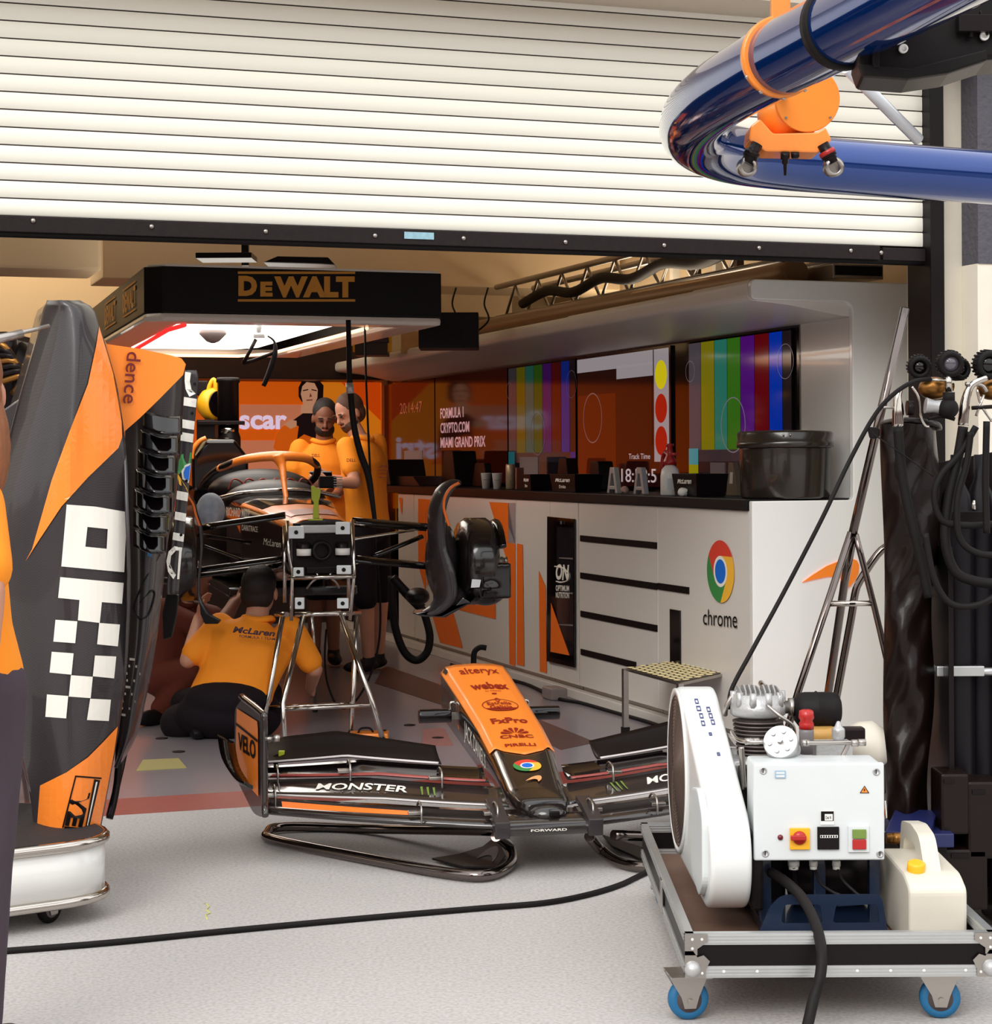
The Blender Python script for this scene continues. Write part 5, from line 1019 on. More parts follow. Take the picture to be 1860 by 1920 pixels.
# centre section and straps
b_ = MB(); loft(b_, [[W(x, c, z) for c, z in ((-.02, .135), (-.035, .155), (-.02, .175), (.16, .19), (.2, .165), (.1, .135))] for x in (-.17, -.13, .13, .17)]); b_.build('centre_section', carb2, nw)
for s_ in (-1, 1):
    b_ = MB(); b_.prism([W(s_ * .13, c, z) for c, z in ((-.045, .13), (-.05, .185), (.06, .215), (.16, .23), (.16, .21), (.05, .19), (-.02, .14))], wl_ * (s_ * .05)); b_.build('mount_strap', M['carbonmat'], nw, bevel=.004)
letters('FORWARD', nw, quad(W(-.06, -.037, .150), W(.06, -.037, .150), W(.06, -.037, .158), W(-.06, -.037, .158)), M['whiteprint'], .02)
# endplates
for s_ in (-1, 1):
    E = lambda c, z, o=0.0, s_=s_: W(s_ * (.90 + .17 * max(0, c - .36) + o), c, z)
    c0 = .385
    out_ = rpoly([(c0 - .02, .155), (c0 - .02, .500), (c0 + .30, .520), (c0 + .42, .47), (c0 + .42, .23), (c0 + .12, .145)], [.04, .03, .03, .03, .05, .05], 5)
    b_ = MB(); b_.prism([E(a, b) for a, b in out_], wl_ * (s_ * .008)); ep = b_.build('endplate', M['carbonmat'], nw, bevel=.002)
    b_ = MB(); b_.tube([E(a, b) for a, b in ((c0 + .34, .524), (c0 + .02, .506), (c0 - .02, .48), (c0 - .022, .35), (c0 - .022, .20), (c0 - .04, .165))], .012, 10, 5); b_.build('leading_edge', carb2, ep)
    b_ = MB(); b_.flat([E(a, b, .0125) for a, b in ((c0 + .03, .475), (c0 + .36, .480), (c0 + .38, .33), (c0 + .34, .25), (c0 + .02, .22), (c0 + .02, .45))]); b_.build('orange_face', M['papaya'], ep, recalc=False)
    if s_ < 0:
        letters('VELO', ep, quad(E(c0 + .33, .34, .015), E(c0 + .05, .34, .015), E(c0 + .05, .405, .015), E(c0 + .33, .40, .015)), M['black'], .03)
        b_ = MB(); b_.flat([E(a, b, .0145) for a, b in ((c0 + .37, .43), (c0 + .02, .415), (c0 + .02, .405), (c0 + .37, .42))]); b_.build('print_line', M['black'], ep, recalc=False)
    b_ = MB(); P = [E(c0 + .10, .24, .03), E(c0 + .16, .25, .055), E(c0 + .26, .30, .075), E(c0 + .36, .37, .07)]
    secs = [[p + V((0, 0, 0)), p + wl_ * (s_ * .012) + UP * .02, p - wl_ * (s_ * .05) + UP * -.01, p - wl_ * (s_ * .05) - UP * .02] for p in crom(P, 5)]; loft(b_, secs); b_.build('dive_plane', M['blackgl'], ep)
    b_ = MB(); q = E(c0 - .04, .425); b_.cyl(q, q - wl_ * (s_ * .03), .006, n=10); b_.cyl(q - wl_ * s_ * .03, q - wl_ * s_ * .05, .013, n=14); b_.build('pin', M['steel'], ep)
b_ = MB(); b_.tube([W(-.83, cle(.83) + .50, .25), W(-.84, cle(.83) + .48, .285), W(-.82, cle(.83) + .46, .30)], .008, 8); b_.build('cable_tail', M['rubber'], nw)
b_ = MB(); b_.box(W(-.815, cle(.83) + .46, .305), (.022, .02, .02)); b_.build('yellow_tag', M['lime'], nw, bevel=.003)
# floor stand of bent tube
ws = thing('wing_stand', 'low bent chrome tube stand with black corner plates under the front wing', 'stand', onZ(860, 1640))
tube_k = mat('dark_chrome', (120, 110, 106), .12, 1.0)
def fz(x, y, z=.022): return onZ(x, y - 12, z)
for pts, s_ in (([fz(940, 1570, .10), fz(700, 1566), fz(535, 1562), fz(502, 1574), fz(520, 1588), fz(700, 1624), fz(850, 1650), fz(918, 1652), fz(958, 1630), fz(955, 1600, .05), fz(930, 1580, .115)], -1), ([fz(1105, 1580, .115), fz(1125, 1604, .05), fz(1160, 1628), fz(1215, 1638), fz(1330, 1640), fz(1480, 1625), fz(1520, 1600), fz(1400, 1585), fz(1150, 1578, .10)], 1)):
    b_ = MB(); b_.tube(pts, .018, 14, 7); b_.build('tube', tube_k, ws)
b_ = MB(); b_.prism([onZ(a, b, .012) for a, b in ((936, 1566), (940, 1590), (948, 1606), (930, 1628), (870, 1628), (810, 1612), (860, 1604), (905, 1590))], UP * .006); gp = b_.build('corner_plate', M['black'], ws)
swoosh(gp, lambda x, y: onZ(893 + 42 * x, 1615 - 30 * y, .020), M['grey'])
b_ = MB(); b_.prism([onZ(a, b, .012) for a, b in ((1130, 1568), (1150, 1590), (1200, 1612), (1260, 1612), (1200, 1590))], UP * .006); b_.build('corner_plate', M['black'], ws)
b_ = MB(); p = onZ(855, 1642, .0); b_.cyl(p, p + UP * .012, .014); b_.build('foot', M['grey'], ws)
# =================================================================== COMPRESSOR on a flight-case tray
tx0, tx1, ty0, ty1, tz0, tz1 = .452, 1.19, 4.70, 6.13, .117, .222
tr = thing('flight_case_tray', 'black and aluminium flight case tray on blue wheeled casters carrying the compressor', 'trolley', ((tx0 + tx1) / 2, 5.4, 0))
mb = MB(); mb.box(((tx0 + tx1) / 2, (ty0 + ty1) / 2, tz0 + .006), (tx1 - tx0 - .02, ty1 - ty0 - .02, .012)); mb.build('bed', M['ply'], tr)
def wallp(x0, x1, y0, y1, nm='side_panel'):
    b_ = MB(); b_.box(((x0 + x1) / 2, (y0 + y1) / 2, (tz0 + tz1) / 2), (x1 - x0, y1 - y0, tz1 - tz0 - .01)); pn = b_.build(nm, M['black'], tr)
    for z, h in ((tz1 - .013, .028), (tz0 + .013, .028)):
        b_ = MB(); b_.box(((x0 + x1) / 2, (y0 + y1) / 2, z), (x1 - x0 + .008, y1 - y0 + .008, h))
        for k in (-.4, 0, .4): b_.box(((x0 + x1) / 2, (y0 + y1) / 2, z + h * k * .7), (x1 - x0 + .012, y1 - y0 + .012, .003))
        b_.build('edge_extrusion', M['alu'], pn)
    return pn
fp = wallp(tx0, tx1, ty0, ty0 + .012, 'front_panel'); wallp(tx0, tx1, ty1 - .012, ty1, 'rear_panel'); wallp(tx0, tx0 + .012, ty0, ty1); wallp(tx1 - .012, tx1, ty0, ty1)
for x in (.54, .62, .78, .86, .94, 1.02, 1.12):
    b_ = MB(); b_.lathe((x, ty0 - .004, tz0 + .014), (0, -1, 0), [(.004, 0), (.004, .002), (.001, .004)], 10); b_.build('rivet', M['whitepl'], fp)
for x, sg in ((tx0, 1), (tx1, -1)):
    for z, h in ((tz1, -1), (tz0, 1)):
        b_ = MB(); q = [(0, 0), (.055, 0), (.055, .018), (.03, .035), (.03, .05), (0, .05)] if h < 0 else [(0, 0), (.05, 0), (.05, .02), (.06, .04), (.045, .055), (.03, .05), (.02, .065), (0, .065)]
        b_.prism([V((x + sg * (a - .006), ty0 - .011, z + h * b)) for a, b in q], V((0, .003, 0))); cp_ = b_.build('corner_plate', M['steel'], tr)
        for a, b in ((.012, .012), (.035, .012), (.012, .034)): b_ = MB(); b_.ball((x + sg * a, ty0 - .012, z + h * b), .0035, 8, 6); b_.build('rivet', M['whitepl'], cp_)
    b_ = MB(); b_.ball((x + sg * .012, ty0 - .012, tz0 + .022), .020, 16, 10); b_.build('ball_corner', M['castal'], tr)
b_ = MB(); b_.box((tx0 - .006, 5.35, .17), (.006, .05, .09)); b_.build('butterfly_latch', M['steel'], tr, bevel=.002)
bt = mat('dark_grey_hub', (70, 60, 60), .5)
for px in (1290, 1762):
    p = at(px, 1877, 4.76); p.z = .0495; c = caster(tr, p, .0495, .032, M['bluepl'], bt, M['steel'], (.12, -1, 0) if px < 1500 else (-.10, -1, 0), .114)
for x, y in ((.50, 6.0), (1.14, 6.0)): caster(tr, (x, y, .0495), .0495, .032, M['bluepl'], bt, M['steel'], (1, .1, 0), .114)
co = thing('air_compressor', 'breathing air compressor with white belt guard and pale grey control box on the tray', 'compressor', (.82, 5.3, tz0 + .012))
zb0 = tz0 + .012
# belt guard: hull of two circles, extruded sideways
def hull2(ca, ra, cb_, rb, n=40):
    pts = [(ca[0] + ra * math.cos(2 * math.pi * i / n), ca[1] + ra * math.sin(2 * math.pi * i / n)) for i in range(n)] + [(cb_[0] + rb * math.cos(2 * math.pi * i / n), cb_[1] + rb * math.sin(2 * math.pi * i / n)) for i in range(n)]
    pts = sorted(set(pts)); cr = lambda o, a, b: (a[0] - o[0]) * (b[1] - o[1]) - (a[1] - o[1]) * (b[0] - o[0]); lo = []; up = []
    for p in pts:
        while len(lo) > 1 and cr(lo[-2], lo[-1], p) <= 0: lo.pop()
        lo.append(p)
    for p in reversed(pts):
        while len(up) > 1 and cr(up[-2], up[-1], p) <= 0: up.pop()
        up.append(p)
    return lo[:-1] + up[:-1]
hp = hull2((5.70, .452), .245, (5.10, .330), .135, 90)
mb = MB(); mb.prism([V((.537, a, b)) for a, b in hp], V((.107, 0, 0))); bg_ = mb.build('belt_guard', M['guardw'], co, bevel=.016, seg=4)
for p_ in bg_.data.polygons: p_.use_smooth = len(p_.vertices) < 30
b_ = MB(); b_.lathe((.537, 5.70, .455), (-1, 0, 0), [(.238, -.002), (.238, .006), (.222, .006), (.222, -.002)], 48); b_.build('grille_rim', M['guardw'], bg_)
b_ = MB()
for i in range(22): r_ = .012 + i * .0097; b_.tube([V((.5335 - .010 * (1 - (r_ / .22) ** 2), 5.70 + r_ * math.cos(2 * math.pi * k / 40), .455 + r_ * math.sin(2 * math.pi * k / 40))) for k in range(40)], .0018, 5, 0, closed=True)
b_.build('wire_grille', mat('brown_wire', (92, 76, 68), .4, .5), bg_)
b_ = MB(); b_.lathe((.5362, 5.70, .455), (-1, 0, 0), [(.222, 0), (.222, .0012)], 40); b_.build('grille_backing', mat('brown_mesh', (150, 130, 120), .5), bg_)  # plain brown disc behind the wire rings
b_ = MB(); b_.prism([V((.522, a, b)) for a, b in rpoly([(5.02, .27), (5.02, .44), (5.12, .50), (5.26, .48), (5.26, .25), (5.10, .22)], .03)], V((.02, 0, 0))); b_.build('motor_bulge', M['greypl'], bg_, bevel=.006)
# printed symbols on the guard rim
for i, (x, y, s_) in enumerate(((1320, 1372, 1), (1336, 1437, 1), (1386, 1526, .5))):
    b_ = MB(); c = at(x, y, 5.0 + .0); 
ink = mat('blue_ink', (60, 70, 120), .5)
gtop = lambda u, v: V((.545 + .095 * u, 5.50 - .26 * v, 0))
def grim(u, v):                                           # upper sloping rim of the guard, v down towards the camera
    th = math.radians(140 + 30 * 0); a = (5.70, .452); b = (5.10, .330); ra, rb = .245, .135; d = V((b[0] - a[0], b[1] - a[1], 0)); L = d.length; ang = math.acos((ra - rb) / L); base = math.atan2(d.y, d.x); t = base - ang
    nx, nz_ = math.cos(t), math.sin(t); A = (a[0] + ra * nx, a[1] + ra * nz_); B = (b[0] + rb * nx, b[1] + rb * nz_)
    return V((.547 + .088 * u, A[0] + (B[0] - A[0]) * v + nx * .0015, A[1] + (B[1] - A[1]) * v + nz_ * .0015))
for k, (u0, v0, w, h) in enumerate(((.30, .02, .12, .05), (.30, .09, .14, .05), (.34, .16, .12, .05), (.34, .23, .12, .05), (.62, .10, .12, .05), (.64, .16, .12, .05), (.66, .22, .12, .05), (.5, .34, .10, .03), (.6, .52, .10, .03))):
    b_ = [[(u0, v0), (u0 + w, v0), (u0 + w, v0 + h), (u0, v0 + h)], [(u0 + .025, v0 + .012), (u0 + w - .025, v0 + .012), (u0 + w - .025, v0 + h - .012), (u0 + .025, v0 + h - .012)]]
    drape('pictogram', poly2d(b_), grim, ink, bg_)
ag = math.radians(1.1); pv = V((.59 - .82, 5.05 - 5.3, 0)); bg_.rotation_euler = (0, 0, ag); bg_.location = pv - Matrix.Rotation(ag, 3, 'Z') @ pv
# control box
cb = MB(); q0, q1 = at(1413, 1432, 5.0), at(1659, 1613, 5.0); bw_, bh_ = q1.x - q0.x, q0.z - q1.z; bc = V(((q0.x + q1.x) / 2, 5.08, (q0.z + q1.z) / 2))
cb.box(bc + V((0, .02, 0)), (bw_ - .006, .13, bh_ - .006)); box = cb.build('control_box', M['greypl'], co, bevel=.010, seg=3)
b_ = MB(); b_.box(V((bc.x, 5.012, bc.z)), (bw_, .022, bh_)); b_.build('lid', M['greypl'], box, bevel=.006, seg=3)
BF = lambda x, y, e=.0: at(x, y, 5.0 - e)
for x, y in ((1431, 1445), (1643, 1447), (1435, 1600), (1650, 1601)):
    b_ = MB(); b_.lathe(BF(x, y, -.001), (0, -1, 0), [(.0095, 0), (.0095, .002), (.0065, .003), (.0065, .0015), (.001, .0015)], 18); sc_ = b_.build('corner_screw', M['castal'], box)
    b_ = MB(); b_.box(BF(x, y, .002), (.0022, .001, .010)); b_.build('screw_slot', M['black'], sc_)
b_ = MB(); b_.prism([BF(x, y, .0) for x, y in ((1621, 1473), (1612, 1487), (1630, 1487))], V((0, -.0012, 0))); wt_ = b_.build('warning_sticker', M['black'], box)
b_ = MB(); b_.flat([BF(x, y, .0018) for x, y in ((1621, 1475.5), (1614.5, 1486), (1627.5, 1486))]); b_.build('warning_face', M['orangecoat'], wt_, recalc=False)
b_ = MB(); b_.flat([BF(x, y, .0024) for x, y in ((1622, 1477), (1618.5, 1482), (1621, 1482), (1619.5, 1485.5), (1623.5, 1480.5), (1621.2, 1480.5))]); b_.build('bolt_symbol', M['black'], wt_, recalc=False)
def sqp(nm, x0, y0, x1, y1, m_, e=.001, th=.001, par=box, bev=0): b_ = MB(); a, b = BF(x0, y0), BF(x1, y1); b_.box(((a.x + b.x) / 2, 5.0 - e - th / 2, (a.z + b.z) / 2), (b.x - a.x, th, a.z - b.z)); return b_.build(nm, m_, par, bevel=bev)
lb_ = sqp('printed_label', 1453, 1445, 1473, 1459, mat('pale_blue_print', (150, 180, 205), .4)); sqp('label_inside', 1455, 1447, 1471, 1451, M['greypl'], .0022, .0004, lb_); sqp('label_inside', 1455, 1453, 1471, 1457, M['greypl'], .0022, .0004, lb_)
lb_ = sqp('rating_label', 1538, 1520, 1564, 1546, M['whitepl']); sqp('label_frame', 1539, 1521, 1563, 1539, M['black'], .0022, .0004, lb_); sqp('label_window', 1546, 1526, 1561, 1538, M['whitepl'], .0028, .0004, lb_)
letters('Del R', lb_, quad(BF(1548, 1536, .0035), BF(1559, 1536, .0035), BF(1559, 1530, .0035), BF(1548, 1530, .0035)), M['black'], .02)
b_ = MB(); b_.lathe(BF(1463, 1570), (0, -1, 0), [(.0072, 0), (.0068, .003), (.001, .005)], 18); b_.build('indicator_lamp', mat('dark_red_lens', (110, 24, 40), .2), box)
sw = sqp('rotary_switch', 1480, 1552, 1518, 1592, M['yellow'], 0, .008, box, .002)
b_ = MB(); b_.lathe(BF(1499, 1571, .008), (0, -1, 0), [(.0175, 0), (.0175, .004), (.012, .010), (.001, .011)], 24); kb = b_.build('knob', M['red'], sw); b_ = MB(); b_.box(BF(1497, 1571, .022), (.040, .012, .012)); b_.build('knob_grip', M['red'], sw, bevel=.002)
hm = sqp('hour_meter', 1532, 1550, 1573, 1592, M['black'], 0, .006, box, .001); sqp('counter_window', 1537, 1565, 1570, 1570, M['whitepl'], .0065, .0006, hm)
for i in range(7): sqp('counter_wheel', 1538 + i * 4.6, 1565.5, 1540.6 + i * 4.6, 1569.5, M['black'], .0072, .0004, hm)
ss = sqp('start_stop_switch', 1590, 1548, 1629, 1597, M['greypl'], 0, .006, box, .001); sqp('start_button', 1597, 1554, 1623, 1571, M['green'], .006, .006, ss, .0015); sqp('stop_button', 1597, 1573, 1623, 1591, M['red'], .006, .006, ss, .0015)
for x, w in ((1488, .015), (1525, .011), (1568, .011)):
    b_ = MB(); p = at(x, 1614, 5.07); b_.cyl(p, p - UP * .014, w, n=6); b_.cyl(p - UP * .014, p - UP * .022, w * .85); b_.build('cable_gland', M['whitepl'], box)
# cylinder head with fins
hc = at(1421, 1330, 5.50); R0 = .077
b_ = MB(); b_.lathe(hc, UP, [(R0 * .9, -.018), (R0, -.012), (R0, .012), (R0 * .93, .02), (R0 * .93, .045)], 36); hd = b_.build('cylinder_head', M['castal'], co)
b_ = MB()
for i in range(10):
    a = 2 * math.pi * i / 10; b_.cyl(hc + V((math.cos(a), math.sin(a), 0)) * R0 * .88 + UP * .012, hc + V((math.cos(a), math.sin(a), 0)) * R0 * .88 + UP * .052, .011, .010, 8)
b_.build('stud_boss', M['castal'], hd)
for i in range(9):
    x = -.055 + .0135 * i; b_ = MB(); b_.prism([hc + V((x, y, z)) for y, z in ((-.05, .045), (.05, .045), (.05, .062), (0, .070 if i % 4 else .062), (-.05, .056))], V((.004, 0, 0))); b_.build('head_fin', M['castal'], hd)
cbk = MB()
for i in range(9): cbk.lathe(hc - UP * (.030 + .011 * i), -UP, [(R0 * (.93 - .02 * i), 0), (R0 * (.93 - .02 * i), .004)], 32)
cbk.lathe(hc - UP * .018, -UP, [(R0 * .7, 0), (R0 * .6, .12)], 32); cbk.build('cylinder_fins', mat('dull_cast_iron', (110, 100, 98), .5, .6), co)
b_ = MB(); b_.box((.70, 5.5, .40), (.13, .2, .26)); b_.lathe((.648, 5.55, .42), (1, 0, 0), [(.11, 0), (.12, .02), (.12, .10), (.08, .12)], 28); b_.build('crankcase', M['castal'], co, bevel=.015)
b_ = MB(); b_.box((.72, 5.35, .33), (.12, .08, .38)); b_.box((.665, 5.12, .30), (.03, .2, .2)); b_.build('rear_bracket', M['darkmetal'], co, bevel=.008)
p = at(1500, 1331, 5.5); b_ = MB(); b_.lathe(at(1489, 1331, 5.5), (1, 0, 0), [(.030, 0), (.046, .012), (.050, .03), (.050, .058), (.053, .062), (.050, .066), (.050, .105), (.046, .122), (.03, .130)], 32); af = b_.build('air_filter', M['rubber'], co)
b_ = MB(); b_.lathe(at(1470, 1326, 5.5), (1, 0, 0), [(.018, 0), (.018, .012), (.026, .013), (.026, .028), (.018, .029), (.018, .034)], 24); b_.build('hose_clamp', M['steel'], af)
b_ = MB(); b_.lathe(at(1512, 1365, 5.3), -UP, [(.019, 0), (.020, .012), (.019, .07)], 20); va = b_.build('valve_body', mat('dull_grey_plastic', (118, 112, 114), .4), co)
b_ = MB(); p = at(1512, 1365, 5.3); vs = []; b_.lathe(p, UP, [(.021, -.002), (.021, .012), (.017, .020), (.022, .028), (.020, .046), (.012, .050)], 10); b_.build('red_knob', M['red'], va)
b_ = MB(); b_.lathe(at(1535, 1377, 5.45), UP, [(.045, -.03), (.045, .0), (.045, .02)], 24); b_.build('yellow_base', mat('ochre_plastic', (196, 150, 80), .5), co)
dm = V((-.25, -.80, .45)).normalized(); dc_ = at(1463, 1390, 5.12); b_ = MB(); b_.lathe(dc_ - dm * .075, dm, [(.042, 0), (.044, .004), (.040, .006), (.040, .012), (.044, .014), (.044, .022), (.040, .024), (.040, .03), (.045, .034), (.0455, .070), (.044, .075)], 32); fd_ = b_.build('separator_drum', M['castal'], co)
u_, w_ = dm.orthogonal().normalized(), dm.cross(dm.orthogonal().normalized())
for i in range(6): a = math.pi / 3 * i + .4; b_ = MB(); q = dc_ + (u_ * math.cos(a) + w_ * math.sin(a)) * .028; b_.cyl(q, q + dm * .006, .006, n=12); b_.build('drum_bolt', M['castal'], fd_)
b_ = MB(); b_.cyl(dc_, dc_ + dm * .016, .008, n=6); b_.build('centre_nut', M['steel'], fd_)
for pts, r_, nm in (([(1512, 1393, 5.12), (1550, 1393, 5.14), (1598, 1392, 5.16)], .006, 'outlet_pipe'), ([(1590, 1393, 5.16), (1586, 1405, 5.16), (1572, 1432, 5.16)], .006, 'outlet_pipe'), ([(1432, 1391, 5.12), (1400, 1391, 5.13), (1382, 1386, 5.18), (1372, 1372, 5.3)], .005, 'inlet_pipe'), ([(1438, 1322, 5.42), (1462, 1342, 5.40), (1486, 1360, 5.40), (1490, 1380, 5.42)], .005, 'head_pipe'), ([(1376, 1300, 5.5), (1362, 1325, 5.5), (1360, 1340, 5.52)], .007, 'head_pipe'), ([(1390, 1400, 5.3), (1392, 1430, 5.3), (1396, 1480, 5.3)], .008, 'riser_pipe')):
    b_ = MB(); b_.tube([at(*q) for q in pts], r_, 12, 5); b_.build(nm, M['steel'], co)
for x, y, w in ((1405, 1390, .022), (1418, 1390, .016), (1510, 1393, .020), (1603, 1393, .018), (1616, 1392, .02)):
    b_ = MB(); p = at(x, y, 5.13); b_.cyl(p - V((w / 2, 0, 0)), p + V((w / 2, 0, 0)), .010, n=6); b_.build('pipe_union', M['steel'], co)
b_ = MB(); b_.lathe(at(1572, 1375, 5.35), UP, [(.012, -.02), (.018, -.01), (.018, .012), (.010, .02), (.004, .034)], 14); b_.box(at(1560, 1410, 5.35), (.10, .08, .06)); b_.build('valve_block', M['castal'], co, bevel=.006); b_ = MB(); b_.box(at(1590, 1380, 5.5), (.09, .05, .05)); b_.build('rear_block', M['darkmetal'], co, bevel=.006)
b_ = MB(); b_.lathe(at(1640, 1400, 5.75) + V((-.02, .0, 0)), V((1, -.15, .1)), [(.06, -.06), (.075, -.02), (.075, .02), (.05, .05)], 28); b_.build('cooler_cowl', M['jerry'], co)
# motor and navy base frame
b_ = MB(); b_.lathe((.78, 5.25, .25), (1, 0, 0), [(.07, 0), (.085, .01), (.085, .20), (.07, .22)], 28); b_.build('electric_motor', M['darkmetal'], co)
for x0, x1, y_ in ((1424, 1446, 5.08), (1526, 1548, 5.10), (1630, 1650, 5.08)):
    b_ = MB(); a = at((x0 + x1) / 2, 1500, y_); b_.box((a.x, y_ + .02, (zb0 + bc.z - bh_ / 2) / 2), ((x1 - x0) * y_ / F, .03, bc.z - bh_ / 2 - zb0)); b_.build('frame_leg', M['navyst'], co, bevel=.003)
n0, n1 = at(1436, 1678, 4.97), at(1668, 1745, 4.97); fw = n1.x - n0.x
b_ = MB(); o2 = rpoly([(n0.x - .03, zb0), (n0.x + .01, n0.z - .03), (n0.x + .04, n0.z), (n1.x - .02, n0.z), (n1.x, zb0)], [0, .01, .02, .02, 0]); hl = [[(n0.x + fw * a, zb0 + (n0.z - zb0) * .42), (n0.x + fw * b, zb0 + (n0.z - zb0) * .42), (n0.x + fw * (b - .02), zb0 + (n0.z - zb0) * .80), (n0.x + fw * (a + .03), zb0 + (n0.z - zb0) * .80)] for a, b in ((.12, .46), (.54, .92))]
bm = poly2d([o2] + [rpoly(h_, .01, 4) for h_ in hl]); bm.verts.index_update(); b_.add([V((v.co.x, 4.97, v.co.y)) for v in bm.verts], [tuple(v.index for v in f.verts) for f in bm.faces], False); bm.free(); b_.build('slotted_plate', M['navyst'], co, solid=.005, recalc=False)
b_ = MB(); b_.box(((n0.x + n1.x) / 2, 5.25, zb0 + .02), (fw, .5, .03)); b_.build('base_frame', M['navyst'], co, bevel=.004)
for pts, r_ in (([(1527, 1625, 5.08), (1538, 1655, 5.02), (1560, 1672, 4.99), (1575, 1678, 4.98)], .004), ([(1568, 1625, 5.08), (1580, 1650, 5.02), (1600, 1670, 4.99), (1612, 1680, 4.98)], .004), ([(1488, 1625, 5.06), (1490, 1645, 5.1), (1494, 1680, 5.12)], .006)):
    b_ = MB(); b_.tube([at(*q) for q in pts], r_, 8, 5); b_.build('box_cable', M['rubber'], co)
b_ = MB(); b_.tube([at(1446, 1636, 5.06), at(1475, 1655, 4.98), at(1505, 1685, 4.86), at(1528, 1730, 4.74), at(1540, 1780, 4.655), at(1538, 1830, 4.62), at(1525, 1875, 4.60), V((at(1505, 1915, 4.52).x, 4.52, .015)), V((at(1450, 1990, 4.3).x, 4.2, .013)), V((.35, 3.6, .013))], .0135, 12, 8)
tag(b_.build('mains_cable', M['rubber']), 'thick black cable hanging over the front edge of the compressor tray', 'cable')
b_ = MB(); p = onZ(1316, 1742, zb0); b_.box((p.x + .0, 4.86, zb0 + .014), (.05, .17, .028)); tag(b_.build('timber_block', M['wood'], bevel=.002), 'pale timber block in the front left corner of the tray', 'wood block')
b_ = MB(); b_.grid(lambda u, v: V((.60 + .22 * u, 4.73 + .16 * v, zb0 + .006 + .030 * math.sin(u * 3.1) * math.sin(v * 2.6) + .006 * math.sin(u * 17 + v * 9))), 20, 14); tag(b_.build('plastic_sheet', M['poly'], solid=.001), 'crumpled clear plastic sheet on the tray before the navy base', 'plastic sheet')
b_ = MB(); b_.grid(lambda u, v: V((1.02 + .06 * u, 5.2 + .08 * math.sin(u * 3), zb0 + .02 + .15 * v + .01 * math.sin(u * 9 + v * 7))), 12, 12); tag(b_.build('plastic_bag', M['poly'], solid=.001), 'pale blue plastic bag tucked behind the jerrycan', 'bag')
# jerrycan
jc = thing('jerrycan', 'cloudy white plastic jerrycan with a yellow cap on the right of the tray', 'jerrycan', (1.10, 5.05, zb0))
jx0, jx1 = 1.020, 1.165; b_ = MB(); b_.prism([V((jx0, y, z)) for y, z in rpoly([(4.86, zb0), (4.86, .292), (4.93, .318), (5.20, .325), (5.28, .30), (5.28, zb0)], [.02, .02, .02, .02, .03, .02])], V((jx1 - jx0, 0, 0))); jb = b_.build('body', M['jerry'], jc, bevel=.018, seg=4)
b_ = MB(); b_.prism([V((1.075, y, z)) for y, z in rpoly([(4.93, .31), (5.00, .395), (5.10, .408), (5.22, .395), (5.24, .31), (5.20, .31), (5.18, .36), (5.06, .365), (4.99, .31)], [.004, .03, .02, .02, .004, .004, .02, .02, .004])], V((.042, 0, 0))); b_.build('handle', M['jerry'], jc, bevel=.010, seg=3)
b_ = MB(); c = V((1.055, 4.945, .312)); b_.lathe(c, UP + V((0, -.25, 0)), [(.022, 0), (.023, .004), (.023, .026), (.018, .030)], 14); b_.build('cap', M['yellow'], jc)
b_ = MB(); b_.cyl(at(1662, 1572, 5.3), at(1698, 1572, 5.3), .014); b_.cyl(at(1672, 1572, 5.3), at(1690, 1572, 5.3), .017, n=6); b_.build('brass_coupling', M['brass'], co)
b_ = MB(); b_.box(at(1710, 1548, 5.65), (.13, .25, .03), (V((.9, -.3, 0)), V((.3, .9, .1)), V((-.0, -.1, 1)))); b_.box(at(1722, 1535, 5.7) - UP * .04, (.15, .25, .04)); tag(b_.build('blue_case', mat('royal_blue_plastic', (30, 36, 84), .4), bevel=.004), 'dark blue flat case lying behind the jerrycan', 'case')
b_ = MB(); p = at(1715, 1560, 5.72); b_.box((p.x, 5.72, (p.z - .02) / 2), (.14, .22, p.z - .02)); tag(b_.build('equipment_crate', M['black'], bevel=.005), 'black crate under the blue case beside the tray', 'crate')
# =================================================================== GAS BOTTLE RACK on the right
gr = thing('gas_bottle_rack', 'tall rack of black gas bottles with round gauges and valves at the right edge', 'gas bottle rack', (1.45, 5.95, 0))
YR_ = 5.85
def Q(x, y, d=0.0): return at(x, y, YR_ + d)
for px, r_, ybot in ((1795, .052, 0), (1848, .052, .06), (1905, .052, 0)):
    c = Q(px, 1400); b_ = MB(); b_.lathe((c.x, YR_ + ybot, .12), UP, [(r_ * .9, 0), (r_, .02), (r_, 1.05), (r_ * .8, 1.13), (r_ * .35, 1.18), (r_ * .3, 1.25)], 28); b_.build('gas_bottle', M['bottle'], gr)
b_ = MB(); bc_ = Q(1707, 1200, -.05); 
def cov(u, v):
    y = 1745 - (1745 - 795) * v; xl = 1652 + 12 * (1 - v) + 3 * math.sin(v * 11); xr = 1752 - 8 * math.sin(v * 5) + 6 * math.sin(v * 17); a = math.pi * (u * 2); x = (xl + xr) / 2 - (xr - xl) / 2 * math.cos(a); return at(x, y, YR_ - .02 - .10 * math.sin(a) + .012 * math.sin(v * 23 + u * 20) + .008 * math.sin(v * 51 - u * 31))
b_.grid(cov, 40, 80); b_.build('vinyl_cover', M['cover'], gr)
b_ = MB(); b_.tube([Q(1655, 795, .06), Q(1690, 788, -.06), Q(1740, 792, -.08), Q(1762, 800, .0), Q(1720, 800, .08)], .012, 8, 5, flat=.5, closed=True); b_.build('cover_hem', M['cover'], gr)
